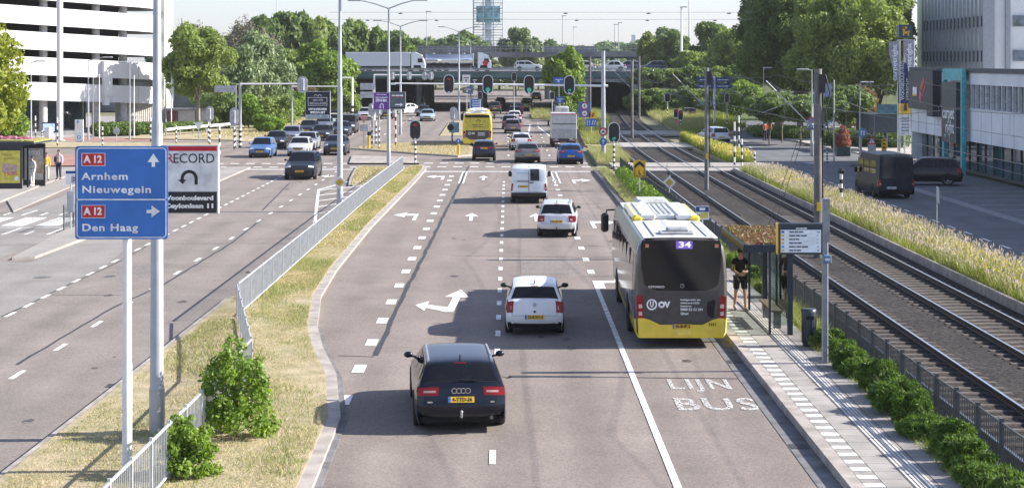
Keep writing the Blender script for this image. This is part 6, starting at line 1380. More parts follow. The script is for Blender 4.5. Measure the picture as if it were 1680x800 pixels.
d = rng.normal(size=(7000,3)); c = np.stack([-.58+1.40*rng.random(7000), .08+4.74*rng.random(7000), 2.37+.07*rng.random(7000)],1)
sz = .03; q = np.stack([c+rng.normal(size=c.shape)*sz for _ in range(3)],1).reshape(-1,3)
tag(link('sedum_leaves', np_mesh('sedum_leaves', q, 3, leafmat('sedum_leaf', (.24,.095,.075), (.19,.20,.075), .2, cs=3.)), t), kind='stuff')
b = MB(); b.box((.56,1.3,1.25),(.015,2.2,1.8)); b.build('back_pane', CLEAR, t); b = MB(); b.box((.56,3.6,1.25),(.015,2.1,1.8)); b.build('back_pane', CLEAR, t); b = MB(); b.box((.28,.08,1.2),(.44,.015,1.9)); b.build('side_pane', CLEAR, t); b = MB(); b.box((.3,4.74,1.2),(.44,.015,1.9)); b.build('side_pane', CLEAR, t)
b = MB(); b.box((.35,2.2,.48),(.30,2.4,.05)); b.build('bench_seat', mat('bench_wood', (.18,.13,.09), .7), t); b = MB()
for y in (1.2,3.2): b.box((.38,y,.22),(.2,.06,.45))
b.build('bench_leg', STEEL_D, t)
b = MB(); b.box((.55,2.45,1.2),(.05,.06,2.1)); b.build('mullion', NAVYM, t)
# passenger screen on a pole
t = thing('passenger_screen', 'lit departure screen with bus lines and minutes on a grey pole', 'information screen', (7.63,43.0,.18)); ks = F/43.
b = MB(); b.bbox((0,0,1.65),(.14,.14,3.4),.02); b.box((.02,0,3.42),(.16,.18,1.02)); b.build('pole', mat('screen_pole', (.27,.29,.32), .5, .3), t)
zc = PZ(391,43)-.18; b = MB(); b.bbox((-.60,-.02,zc),(1.08,.24,.74),.02); b.build('case', mat('screen_case', (.03,.045,.06), .4), t)
b = MB(); b.box((-1.15,-.03,zc),(.025,.22,.74)); b.build('yellow_side', SYEL, t)
b = MB(); b.box((-.60,-.145,zc-.02),(.96,.008,.60)); sc_ = b.build('screen', mat('screen_lit', (.34,.40,.48), .3, emit=(.62,.72,.9,.14)), t)
b = MB(); b.box((-.60,-.150,zc+.255),(.96,.006,.07)); b.build('header', mat('screen_header', (.02,.04,.08), .4), sc_)
bars('small_print', -.72, zc+.255, .26, .026, -.154, LETW, sc_)
SCT = mat('screen_text', (.03,.04,.08), .5); chips = [(.10,.05,.25),(.62,.42,.05),(.55,.30,.03),(.62,.42,.05),(.05,.28,.50),(.62,.48,.05)]
for i, (s, mn) in enumerate(((.34,'bus'),(.42,'9'),(.24,'4'),(.30,'9'),(.45,'11'),(.28,'13'))):
    z = zc+.17-i*.088; b = MB(); b.box((-1.03,-.151,z),(.07,.004,.05)); b.build('line_chip', mat('chip_%d' % i, chips[i], .5), sc_); bars('small_print', -.88, z, s, .032, -.151, SCT, sc_); ftext(mn, .036, None, SCT, sc_, (-.22,-.151,z), bold=.002)
    b = MB(); b.box((-.60,-.151,z-.044),(.94,.003,.005)); b.build('rule', SGREY, sc_)
t = thing('stop_sign_plate', 'small blue plate with white bus emblem on the screen pole', 'sign', (7.66,42.9,PZ(424,43)))
b = MB(); b.bbox((0,-.02,0),(.19,.09,.20),.015); b.build('plate', mat('plate_blue_grey', (.12,.22,.34), .5), t); b = MB(); b.box((0,-.068,-.0),(.11,.006,.05)); b.box((-.03,-.068,-.035),(.02,.006,.02)); b.box((.03,-.068,-.035),(.02,.006,.02)); b.build('emblem', LETW, t)
t = thing('bus_stop_sign', 'blue and yellow bus stop sign rising behind the bus roof', 'bus stop sign', at(1152,62)); b = MB(); b.cyl((0,0,0),(0,0,2.4),.03,n=10); b.build('pole', STEEL, t); zc = PZ(349,62)
b = MB(); b.box((0,-.05,zc),(.46,.04,.46)); b.build('panel', LETW, t); poly_part('blue_head', [[(-.22,zc+.04),(.22,zc+.04),(.22,zc+.22),(-.22,zc+.22)]], -.071, .004, BLUE_D, t); poly_part('bus_emblem', [rrect(-.1,zc+.09,.1,zc+.18,.02,3)], -.076, .004, LETW, t); poly_part('yellow_table', [[(-.06,zc-.18),(.2,zc-.18),(.2,zc+.02),(-.06,zc+.02)]], -.071, .004, mat('pale_yellow', (.75,.68,.15), .5), t); ftext('34', .07, .12, LETTER, t, (-.2,-.074,zc-.08))
t = thing('litter_bin', 'dark navy litter bin beside the shelter', 'litter bin', (7.68,45.6,.18)); b = MB()
b.tube([(0,0,.0),(0,0,.06),(0,0,.80),(0,0,.84)],[.15,.16,.19,.185],16); b.build('body', NAVYM, t); b = MB(); b.tube([(0,0,.84),(0,0,.93),(0,0,.95)],[.195,.195,.16],16); b.build('lid', mat('bin_lid', (.03,.04,.055), .4), t); b = MB(); b.box((0,-.19,.74),(.20,.03,.09)); b.build('opening', VOID, t); b = MB()
for i in range(9): a = R(-170+i*20); b.box((.178*math.cos(a),.178*math.sin(a),.42),(.02,.02,.66),rz=a)
b.build('rib', NAVYM, t)
# left bus stop
t = thing('bus_shelter', 'dark framed bus shelter with grassy roof and two posters at the left edge', 'bus shelter', (-29.1,103.5,.1))
b = MB(); b.box((-1.2,0,2.55),(5.4,1.4,.22)); b.prism([(1.5,2.44),(2.1,2.52),(2.1,2.62),(1.5,2.66)],'y',-.7,3.5); b.build('roof', NAVYM, t)
b = MB(); b.box((-1.2,.1,2.70),(5.2,1.5,.1)); b.prism([(1.5,2.662),(2.1,2.622),(2.1,2.70),(1.5,2.76)],'y',-.6,3.4); b.build('grass_roof', mat('roof_grass', (.35,.30,.10), .95, scale=3, col2=(.20,.22,.06), bump=.5), t)
for nm, x0, x1, y, m in (('yellow_poster',.08,1.36,-.66,mat('poster_yellow', (.62,.55,.09), .5)),('grey_poster',.80,1.95,2.2,mat('poster_grey', (.30,.31,.31), .5, scale=2., col2=(.50,.47,.42)))):
    b = MB(); b.box(((x0+x1)/2,y,1.2),(x1-x0+.14,.16,2.5)); c_ = b.build('poster_case', SBLACK, t); b = MB(); b.box(((x0+x1)/2,y-.085,1.25),(x1-x0-.06,.012,1.85)); p_ = b.build(nm, m, c_)
    if nm == 'yellow_poster':
        ftext('HELD', .16, .6, mat('olive', (.25,.22,.05), .6), c_, (x0+.2,y-.095,1.95)); ftext('D\'MUSIC', .14, .7, MATS['olive'], c_, (x0+.35,y-.095,1.72)); b = MB(); b.prism([(x0+.2,.95),(x0+.95,.75),(x0+1.15,1.35),(x0+.25,1.5)],'y',y-.096,y-.092); b.build('picture', mat('poster_purple', (.38,.26,.33), .6, scale=5, col2=(.6,.42,.2)), c_); ftext('15.95', .2, .75, SRED, c_, (x0+.3,y-.10,.85)); b = MB(); b.prism(circ(x1-.22,.58,.12),'y',y-.096,y-.092); b.build('seal', LETW, c_)
    else: ftext('1000', .24, .6, LETW, c_, (x0+.25,y-.095,1.9)); b = MB(); b.prism([(x0+.7,.7),(x0+1.15,.7),(x0+1.2,1.6),(x0+.8,1.5)],'y',y-.096,y-.092); b.build('picture', mat('poster_brown', (.22,.14,.09), .6, scale=4, col2=(.45,.38,.3)), c_)
b = MB()
for x in (-3.2,-1.,1.45): b.box((x,.5,1.25),(.1,.1,2.5))
b.build('post', NAVYM, t); b = MB(); b.box((-1.2,.75,1.3),(4.4,.02,1.9)); b.build('back_pane', CLEAR, t)
t = thing('bus_stop_sign', 'white bus stop flag on a thin pole left of the blue sign', 'bus stop sign', at(116,78)); b = MB(); b.cyl((0,0,-.1),(0,0,PZ(280,78)),.03,n=8); b.build('pole', STEEL, t); zc = PZ(291,78)
b = MB(); b.box((.05,-.05,zc),(.50,.04,.58)); b.build('panel', LETW, t); poly_part('blue_head', [[(-.2,zc+.17),(.3,zc+.17),(.3,zc+.29),(-.2,zc+.29)]], -.071, .004, BLUE_D, t); ftext('D', .16, .12, LETTER, t, (.1,-.074,zc-.08), bold=.01); poly_part('frame', frame_strips(.06,zc-.22,.26,zc+.06,.02), -.071, .003, LETTER, t); poly_part('lower_plate', [[(-.15,zc-1.5),(.15,zc-1.5),(.15,zc-.6),(-.15,zc-.6)]], -.04, .02, SGREY, t)
t = thing('passenger_screen', 'lit blue information screen in a black case before the car park door', 'information screen', at(81,168)); b = MB(); b.cyl((0,0,-.1),(0,0,1.2),.45,n=14); b.build('base', WHITEP, t); b = MB(); b.bbox((0,0,PZ(209,168)),(1.35,.25,.95),.03); b.build('case', SBLACK, t); b = MB(); b.box((-.02,-.135,PZ(209,168)),(1.12,.01,.72)); s_ = b.build('screen', mat('screen_blue', (.3,.42,.6), .3, emit=(.5,.65,.95,.4)), t); b = MB(); b.box((.3,-.142,PZ(209,168)),(.03,.006,.72)); b.build('divider', BLUE_D, s_)
t = thing('info_pillar', 'white information pillar with blue lettering before the car park', 'information pillar', at(130,163)); b = MB(); b.box((0,0,PZ(214,163)),(.75,.22,1.95)); b.build('panel', WHITEP, t); b = MB(); b.box((0,0,.3),(.6,.2,.8)); b.build('foot', SGREY, t); ftext('P', .3, .2, BLUE, t, (-.2,-.115,PZ(201,163)), bold=.01); poly_part('emblem', ring(0,PZ(225,163),.12,.17), -.112, .004, BLUE, t)
# planters
FLW = leafmat('flower_red', (.30,.05,.045), (.36,.15,.12), .3, cs=2.5); FLP = leafmat('flower_pink', (.45,.07,.18), (.65,.42,.48), .3, cs=3.); 
t = thing('flower_pyramid', 'pyramid of red flowers in a dark planter on the pavement', 'planter', at(1383,140)); b = MB(); b.bbox((0,0,.38),(1.05,1.05,.75),.06); b.build('tub', mat('planter_dark', (.02,.05,.06), .6), t)
link('leaves', np_mesh('leaves', leaves([(0,0,1.0,.55,.55,.5),(0,0,1.5,.45,.45,.5),(0,0,1.9,.3,.3,.4)], 2600, .10, .3), 4, L_MID), t); link('flowers', np_mesh('flowers', leaves([(0,0,1.0,.62,.62,.55),(0,0,1.5,.52,.52,.55),(0,0,1.95,.34,.34,.42)], 2600, .10, .8, 1.1), 4, FLW), t)
t = thing('flower_planter', 'pink and white flowers in a planter above the left bus stop roof', 'planter', at(18,112)); b = MB(); b.bbox((0,0,.95),(2.4,1.,1.9),.06); b.build('tub', mat('planter_dark', (.02,.05,.06), .6), t)
link('leaves', np_mesh('leaves', leaves([(x,0,2.2,.6,.5,.4) for x in (-.7,0,.7)], 2200, .11, .3), 4, L_MID), t); link('flowers', np_mesh('flowers', leaves([(x,0,2.3,.7,.55,.42) for x in (-.8,0,.8)], 1600, .12, .8, 1.1), 4, FLP), t)
# ---------------------------------------------------------------- buses
BGREY = mat('bus_grey', (.085,.077,.073), .32, .2, var=.05, coat=.6); BYEL = mat('bus_yellow', (.76,.58,.045), .32, var=.05, coat=.7); BROOF = mat('bus_roof', (.56,.58,.58), .5, var=.06, scale=1.5); BBLACK = mat('bus_black_glass', (.008,.009,.011), .07, spec=.5)
BSIDE = mat('bus_side_glass', (.035,.034,.036), .08, var=.3, spec=.35)
def bus(label, loc, rz, full=True, number='34'):
    t = thing('city_bus', label, 'bus', loc, rz)
    sec = [(1.17,.27),(1.25,.42),(1.275,1.0),(1.27,1.9),(1.235,2.42),(1.17,2.66),(1.05,2.80),(.75,2.865),(.35,2.89),(0,2.895)]
    full_sec = [(-x,z) for x,z in sec]+[(x,z) for x,z in sec[::-1]][1:]
    def ringv(y, ins, dz, s=1.0): return [(p[0]*s-(ins if p[0] > 0 else -ins)*(1 if abs(p[0]) > .9 else .6), y, .27+(p[1]-.27)*(1-dz)) for p in full_sec]
    st = [(-.0,.10,.022),(.03,.045,.01),(.10,.012,.003),(.3,0,0),(3,0,0),(6,0,0),(9,0,0),(11.5,0,.005),(11.85,.06,.02),(12.0,.18,.05)]
    b = MB(); b.grid([ringv(*q) for q in st]); b.add(ringv(*st[0]), [tuple(range(len(full_sec)))]); b.add(ringv(*st[-1]), [tuple(range(len(full_sec)))[::-1]]); b.box((0,6,.30),(2.2,11.7,.08)); b.build('body', BGREY if full else BYEL, t)
    # lower yellow skirts and bumper
    for sg in (-1,1):
        b = MB(); rows = [[(sg*(float(np.interp(z,[.27,.42,1.0],[1.17,1.25,1.275]))+.006-(.05 if y < .08 else 0)),y,z) for z in (.26,.42,.58,.60+.16*max(0,1-y/2.5))] for y in (.04,.1,.3,1,2,3,4,6,8,10,11.4,11.8)]
        b.grid(rows); b.build('side_skirt', BYEL, t)
        b = MB(); rows = [[(sg*(float(np.interp(z,[1.0,1.9,2.42],[1.275,1.27,1.235]))+.006),y,z) for z in (1.18,1.5,1.9,2.2,2.40)] for y in (.75,2,4,6,8,10,11.2,11.7)]
        b.grid(rows); b.build('side_window', BSIDE, t)
        b = MB()
        for yy in (2.2,3.9,5.6,7.3,9.0,10.6): b.box((sg*1.262,yy,1.79),(.03,.07,1.22))
        b.build('window_post', BBLACK, t)
        b = MB(); rows = [[(sg*(float(np.interp(z,[2.42,2.66,2.80],[1.235,1.17,1.05]))+.008),y,z) for z in (2.50,2.66,2.79)] for y in (.35,3,6,9,11.6)]
        b.grid(rows); b.build('roof_cove', mat('bus_cove_cream', (.42,.39,.26), .5) if sg < 0 else BYEL, t)
        for yy in (3.05,8.95):
            b = MB(); p_ = [(yy+.56*math.cos(R(i*15)), .50+.56*math.sin(R(i*15))) for i in range(-1,14)]; b.add([(sg*1.284,max(yy-.6,p[0]),max(.24,p[1])) for p in p_]+[(sg*1.284,yy,.45)], [(i,i+1,len(p_)) for i in range(len(p_)-1)]); b.build('wheel_arch', VOID, t)
            b = MB(); prof = [(1.0,.45),(1.02,.48),(1.26,.48),(1.29,.45),(1.29,.30),(1.25,.27),(1.24,0)]; b.grid([[(sg*x,yy+r_*math.cos(2*math.pi*j/20),.48+r_*math.sin(2*math.pi*j/20)) for j in range(21)] for x, r_ in prof]); b.build('wheel', RUBBER, t)
    def rear(nm, polys, m, y=-.012, d=.012, parent=None): return poly_part(nm, polys, y, d, m, parent or t)
    win = [(-1.06,2.82),(1.06,2.82),(1.10,2.66),(1.08,2.1),(1.0,1.66),(.86,1.56),(.66,1.50),(-.66,1.50),(-.86,1.56),(-1.0,1.66),(-1.08,2.1),(-1.10,2.66)]
    if full:
        rear('rear_window', [win], BBLACK)
        rear('engine_cover', [[(-1.02,1.52),(-.84,1.50),(-.64,1.44),(.64,1.44),(.84,1.50),(1.02,1.52),(1.0,.80),(.86,.76),(.58,.63),(-.58,.63),(-.86,.76),(-1.0,.80)]], mat('bus_grey_panel', (.06,.055,.052), .45, coat=.1))
        rear('rear_bumper', [[(-1.16,.27),(1.16,.27),(1.185,.79),(1.02,.785),(.86,.745),(.58,.615),(-.58,.615),(-.86,.745),(-1.02,.785),(-1.185,.79)]], BYEL, d=.03)
        rear('bumper_step', [[(-.22,.36),(.26,.36),(.26,.50),(-.22,.50)]], mat('bus_yellow_pale', (.78,.64,.11), .4), -.043, .004)
        rear('vent', [[(.70,.92),(.78,.80),(.88,.80),(.94,1.22),(.90,1.28),(.70,1.20)]], VOID, -.025, .006)
        d_ = rear('line_display', [[(-.14,2.60),(.31,2.60),(.31,2.80),(-.14,2.80)]], mat('display_violet', (.10,.06,.28), .4, emit=(.30,.18,.85,.22)), -.025, .006)
        ftext(number, .15, .33, mat('display_white', (.8,.8,.9), .4, emit=(.9,.9,1.,.3)), d_, (-.08,-.033,2.70), bold=.004)
        for x in (-.98,.92): rear('marker_light', [[(x,2.63),(x+.1,2.63),(x+.1,2.72),(x,2.72)]], mat('marker_orange', (.75,.28,.16), .3), -.025, .006)
        lp = rear('operator_emblem', ring(-.80,1.14,.105,.145)+ring(-.80,1.14,.0,.0), LETW, -.025, .004)
        ftext('U', .14, .10, LETW, lp, (-.85,-.029,1.14), bold=.01); ftext('OV', .15, .33, LETW, lp, (-.62,-.029,1.13), bold=.014)
        for s, z, h, w_ in (('Reizigersinfo via:',1.265,.035,.55),('www.u-ov.info',1.185,.06,.52),('Klantenservice',1.10,.035,.30),('0800-52 52 241',1.01,.065,.60),('Qbuzz',.905,.065,.22)): ftext(s, h, w_, LETW, t, (-.02,-.027,z), bold=.002)
        ftext('CITARO', .05, .45, mat('chrome_letter', (.62,.62,.62), .3, .6), t, (-.90,-.027,1.60), bold=.004)
        rear('maker_badge', ring(.03,1.63,.045,.055,n=16)+[[(.022,1.63),(.038,1.63),(.03,1.68)]], STEEL, -.025, .004)
        p_ = rear('number_plate', [[(-.23,.51),(.29,.51),(.29,.63),(-.23,.63)]], YPLATE, -.043, .006); rear('country_band', [[(-.23,.51),(-.185,.51),(-.185,.63),(-.23,.63)]], BLUE, -.0495, .003, p_); ftext('90-BHP-3', .08, .40, LETTER, p_, (-.16,-.051,.57), bold=.004)
        ftext('3331', .07, .20, LETTER, t, (.74,-.044,.62), bold=.003)
    else:
        rear('rear_window', [[(-1.05,2.50),(1.05,2.50),(1.06,2.76),(-1.06,2.76)]], BBLACK)
        rear('engine_cover', [[(-1.0,1.42),(1.0,1.42),(1.0,.85),(.6,.62),(-.6,.62),(-1.0,.85)]], mat('bus_grey_panel', (.06,.055,.052), .45, coat=.1))
        rear('advert_panel', [[(-1.02,1.5),(1.02,1.5),(1.02,2.44),(-1.02,2.44)]], mat('advert_yellow', (.58,.50,.06), .4))
        rear('advert_graphic', ring(.1,2.12,.18,.23,20,160,8)+[[(-.5,1.86),(.5,1.86),(.5,1.91),(-.5,1.91)],[(-.35,1.7),(.45,1.7),(.45,1.75),(-.35,1.75)]], LETTER, -.026, .004)
        lp = rear('operator_emblem', ring(-.68,1.15,.08,.115), LETW, -.025, .004); ftext('OV', .12, .3, LETW, lp, (-.5,-.029,1.15), bold=.012)
        for z in (1.2,1.08,.98): rear('lettering', [[(.05,z),(.65,z),(.65,z+.04),(.05,z+.04)]], LETW, -.026, .003)
    for sg in (-1,1):
        tl = rear('taillight', [[(sg*1.205,.78),(sg*1.225,1.36),(sg*1.05,1.37),(sg*1.015,.80)]], REDL, -.02, .035)
        for z in (1.05,.86): rear('reflector_lens', [[(sg*1.16,z),(sg*1.16,z+.10),(sg*1.07,z+.10),(sg*1.06,z)]], mat('pale_lens', (.72,.55,.52), .25), -.057, .004, tl)
    # roof
    b = MB(); rows = [[(x,y,2.90-.02*abs(x)**2-(.012 if y < .2 else 0)) for x in (-1.02,-.7,-.35,0,.35,.7,1.02)] for y in (.06,.3,3,6,9,11.6)]; b.grid(rows); b.build('roof_panel', BROOF, t)
    b = MB(); b.bbox((-.0,1.15,2.98),(.62,.5,.13),.04); b.bbox((-.05,1.0,2.93),(.95,.7,.05),.02); b.build('roof_hatch', mat('hatch_grey', (.33,.34,.35), .5), t)
    b = MB()
    for x in (-.72,.72): b.box((x,2.4,2.895),(.02,4.2,.03))
    b.build('roof_seam', STEEL_D, t)
    for sg in (-1,1):
        b = MB(); b.bbox((sg*.86,7.1,2.94),(.34,4.4,.20),.07); b.build('roof_fairing', BYEL, t); b = MB(); b.bbox((sg*.56,7.1,2.99),(.52,4.3,.18),.05); b.build('fairing_top', BROOF, t)
    b = MB(); b.bbox((0,7.1,2.97),(.62,3.9,.16),.04); b.build('roof_unit', BROOF, t); b = MB()
    for i in range(3): b.box((-.16+i*.16,7.1,3.055),(.05,3.6,.02))
    b.build('roof_grille', mat('grille_grey', (.26,.27,.28), .5), t)
    b = MB(); b.bbox((-.05,10.3,3.02),(1.1,1.5,.2),.08); b.build('air_conditioner', mat('ac_white', (.50,.51,.48), .5), t)
    b = MB(); b.bbox((-1.52,11.9,2.20),(.26,.2,.62),.07); b.tube([(-1.15,11.95,2.62),(-1.45,11.98,2.6),(-1.5,11.92,2.4)],.03,6); b.build('mirror', BLACK, t)
    b = MB(); b.bbox((1.48,11.9,2.25),(.2,.2,.5),.06); b.tube([(1.1,11.95,2.62),(1.44,11.95,2.5)],.03,6); b.build('mirror', BLACK, t)
    return t
bus('grey and yellow city bus number 34 stopped at the platform', (4.52,46.4,0), R(-.6)).scale = (.945,1,.985)
bus('distant yellow city bus with advert panel at the island', (-2.46,154.8,0), R(.4), False)
# ---------------------------------------------------------------- cars going away
SILV = mat('chrome_rail', (.62,.63,.64), .25, .85)
def add(label, kind, col, px, py, L, W, Ht, rz=0., front=False, **kw):
    g = G(px, py); q = .30*L
    return car(label, kind, col, (g.x-(0 if front else q*math.sin(rz)), g.y+q*math.cos(rz), 0), (R(180) if front else 0)+rz, L=L, W=W, Ht=Ht, **kw)
# nearest: dark estate
t, sh = add('dark navy estate car with silver roof rails, nearest the camera', 'estate', (.008,.011,.022), 753, 696, 4.93, 1.86, 1.44, rz=R(4.2), metal=.3, plate='4-TTD-26', lights='wide', rails=SILV, plate_t=11.95, low=paint((.008,.011,.022),.3), wheel_r=.345)
b = MB(); z = .965; c, n_, r_ = sh.O(11.38)
for i in range(4):
    for p in ring(-.135+.09*i, 0, .043, .057, n=14): b.prism([(q[0], c[1]+.015+q[1]) for q in p], 'y', c[0]-.022, c[0]-.012)
b.build('ring_badge', mat('chrome', (.75,.76,.78), .2, .9), t)
b = MB(); b.tube([(.0,-2.40,.36),(.0,-2.52,.36),(.0,-2.56,.44)],.025,8); b.ball((.0,-2.56,.47),(.03,.03,.03)); b.build('tow_hook', STEEL, t)
b = MB()
b.cyl((.60,-2.25,.33),(.60,-2.455,.33),.036,n=12); b.build('exhaust', mat('exhaust_chrome', (.22,.22,.22), .3, .9), t)
b = MB(); c, n_, r_ = sh.O(12.25); b.box((-.62,c[0]-.03,c[1]),(.10,.012,.03)); b.box((.62,c[0]-.03,c[1]),(.08,.012,.03)); b.build('model_badge', mat('chrome', (.75,.76,.78), .2, .9), t)
b = MB(); b.grid(sh.patch(14.35,14.97,-.9,.9,.008,2,8)); b.build('lower_trim', DARKM, t)
t, sh = add('white hatchback with black mirrors ahead of the navy estate', 'hatch', (.76,.78,.80), 877, 545, 3.82, 1.59, 1.42, rz=R(-.8), plate='32-KXH-2', lights='tall', plate_t=13.1, low=paint((.76,.78,.80)), wheel_r=.29)
b = MB(); c, n_, r_ = sh.O(11.35); b.prism([(0,c[1]-.07),(.05,c[1]),(0,c[1]+.07),(-.05,c[1])],'y',c[0]-.03,c[0]-.015); b.build('diamond_badge', STEEL, t); b = MB(); c, n_, r_ = sh.O(12.1); b.ball((0,c[0]-.01,c[1]+.02),(.03,.02,.035)); b.build('lock', BLACK, t)
b = MB(); b.grid(sh.patch(14.6,14.97,-.93,.93,.008,2,8)); b.build('lower_trim', DARKM, t)
t, sh = add('silver white small estate with roof rails and red lamps', 'estate', (.62,.63,.66), 914, 387, 4.24, 1.65, 1.48, rz=R(-3.4), metal=.15, plate='53-XR-NB', lights='block', rails=SILV, plate_t=12.0, low=paint((.62,.63,.66),.15), wheel_r=.30)
b = MB(); b.tube([(.0,-2.02,.36),(.0,-2.2,.36),(.0,-2.24,.44)],.025,8); b.build('tow_hook', BLACK, t)
b = MB(); b.grid(sh.patch(14.6,14.97,-.93,.93,.008,2,8)); b.build('lower_trim', DARKM, t)
t, sh = add('white panel van with one dark rear door window', 'van', (.70,.76,.82), 868, 332, 4.9, 1.90, 1.92, rz=R(-1.4), plate='VX-814-K', plate_t=11.6, plate_white=False)
b = MB(); b.grid(sh.patch(9.15,10.0,.08,.62,.010,3,4)); b.build('door_window', mat('van_window', (.03,.05,.07), .08, var=.4), t)
b = MB(); b.box((0,-2.452,1.12),(.02,.012,1.3)); b.build('door_gap', DARKM, t); b = MB(); b.bbox((.14,-2.47,1.10),(.24,.04,.05),.015); b.build('door_handle', BLACK, t); b = MB(); b.box((-.30,-2.462,1.16),(.62,.02,.03)); b.build('plate_trim', BLACK, t)
b = MB(); b.box((-.32,-2.44,1.60),(.62,.012,.06)); b.build('faded_logo', mat('pale_blue_logo', (.42,.62,.72), .5), t)
b = MB(); b.grid(sh.patch(13.1,14.95,-.985,.985,.012,3,8)); b.build('lower_trim', BLACK, t)
add('dark blue compact off-roader waiting left of the middle lane', 'suv', (.02,.028,.05), 794, 263.5, 4.2, 1.74, 1.53, metal=.3, plate='N-402-PS', lights='strip', plate_t=11.4)
add('grey fastback car in the middle lane behind the white van', 'saloon', (.20,.205,.20), 865.5, 267, 4.6, 1.86, 1.48, metal=.4, plate='KR-915-T', lights='wide', plate_t=12.7)
add('bright blue car in the right lane at the crossing', 'saloon', (.015,.085,.32), 936, 269, 4.47, 1.82, 1.45, metal=.25, plate='L-770-RX', lights='wide', plate_t=12.7)
add('white saloon ahead of the grey fastback', 'saloon', (.62,.63,.65), 855, 246.5, 4.5, 1.76, 1.45, lights='block', rz=R(2))
add('purple grey hatchback with light roof in the middle lane', 'hatch', (.17,.14,.165), 841, 219, 4.1, 1.72, 1.5, lights='tall', metal=.3)
add('dark car just ahead of the purple grey hatchback', 'hatch', (.035,.035,.05), 836.5, 212, 4.2, 1.74, 1.55, detail=0)
add('white car in the queue, third past the purple hatchback', 'saloon', (.6,.6,.62), 844, 201.5, 4.4, 1.76, 1.46, detail=0)
add('dark maroon car in the queue before the viaduct shadow', 'hatch', (.055,.035,.055), 845, 193, 4.2, 1.75, 1.52, detail=0)
add('black blue car, farthest of the queue before the viaduct shadow', 'suv', (.02,.022,.035), 848, 187.5, 4.4, 1.8, 1.6, detail=0)
add('dark grey people carrier in the left lane near the viaduct', 'suv', (.075,.075,.085), 812, 186, 4.5, 1.8, 1.7, detail=0, lights='wide')
add('dark car in the viaduct shadow, left lane', 'hatch', (.05,.03,.035), 821, 175, 4.2, 1.76, 1.5, detail=0)
add('pale yellow hatchback entering the viaduct shadow', 'hatch', (.50,.50,.27), 863, 181, 4.1, 1.74, 1.55, detail=0, lights='wide', rz=R(-8))
add('white car just ahead of the pale yellow one', 'hatch', (.6,.6,.6), 864, 176, 4.1, 1.74, 1.5, detail=0)
add('black car beyond the viaduct shadow', 'suv', (.012,.012,.014), 880, 166, 4.6, 1.9, 1.7, detail=0)
add('white car ahead of the box lorry, facing the junction', 'suv', (.58,.64,.64), 918, 192, 4.4, 1.82, 1.62, detail=0, rz=R(8))
add('small white van tucked between the box lorry and the white car', 'van', (.66,.67,.68), 922, 199, 4.4, 1.8, 1.85, detail=0)
# oncoming cars in the west lanes
add('black blue electric off-roader, foremost of the oncoming cars', 'suv', (.02,.025,.038), 494, 294, 4.95, 1.97, 1.69, front=True, metal=.3, wheel_r=.38)
add('light blue hatchback at the left of the oncoming queue', 'hatch', (.085,.19,.42), 428, 258.5, 4.1, 1.75, 1.52, front=True, metal=.2)
add('black saloon behind the light blue hatchback', 'saloon', (.02,.025,.035), 452, 243.5, 4.6, 1.82, 1.46, front=True)
add('blue grey saloon, third in the leftmost oncoming lane', 'saloon', (.20,.23,.32), 477, 233, 4.6, 1.8, 1.45, front=True, metal=.3)
add('dark saloon, fourth in the leftmost oncoming lane', 'saloon', (.025,.03,.04), 505, 221, 4.6, 1.8, 1.46, front=True)
add('black hatchback in the second oncoming lane, behind the silver one', 'hatch', (.015,.018,.025), 527, 231, 4.2, 1.8, 1.48, front=True)
add('grey car, last in the leftmost oncoming lane', 'hatch', (.12,.14,.17), 530, 215, 4.2, 1.76, 1.5, front=True)
add('white hatchback right behind the black off-roader', 'hatch', (.60,.60,.63), 490.5, 256, 4.0, 1.72, 1.46, front=True, metal=.1)
add('silver hatchback behind the white one', 'hatch', (.36,.38,.41), 503, 246, 4.2, 1.76, 1.48, front=True, metal=.3)
add('dark blue off-roader half hidden by the lamp post', 'suv', (.028,.04,.065), 550, 254.5, 4.4, 1.8, 1.56, front=True, metal=.2)
add('dark navy car in front of the dark van', 'saloon', (.02,.03,.06), 558, 223.5, 4.6, 1.82, 1.47, front=True)
add('dark grey passenger van, last of the oncoming queue', 'van', (.045,.05,.06), 569, 218.5, 4.9, 1.92, 1.92, front=True, metal=.3)
add('pale green car hidden behind the lamp post beside the dark van', 'hatch', (.35,.42,.36), 545, 209, 4.1, 1.75, 1.5, front=True, detail=0)
add('white car coming in below the purple board', 'suv', (.62,.62,.64), 599, 197.5, 4.6, 1.88, 1.6, front=True, detail=0)
add('dark car seen under the purple board', 'suv', (.03,.03,.034), 633, 195, 4.6, 1.88, 1.6, front=True, detail=0)
add('white car right of the grey arrow board', 'saloon', (.62,.62,.62), 664, 187, 4.6, 1.8, 1.48, front=True, detail=0, rz=R(-40))
add('white tall off-roader coming out of the viaduct', 'suv', (.55,.57,.57), 686, 180, 4.8, 1.95, 1.95, front=True, detail=0)
add('dark saloon behind the pale blue car', 'saloon', (.025,.025,.03), 694, 191, 4.6, 1.8, 1.48, front=True, detail=0)
add('pale blue saloon turning in from the viaduct', 'saloon', (.36,.46,.56), 701, 199, 4.6, 1.8, 1.46, front=True, detail=0)
add('white car far beyond the viaduct', 'saloon', (.6,.6,.6), 700, 164, 4.6, 1.8, 1.5, front=True, detail=0)
add('dark car under the left edge of the viaduct', 'suv', (.03,.03,.035), 673, 176, 4.6, 1.8, 1.65, front=True, detail=0)
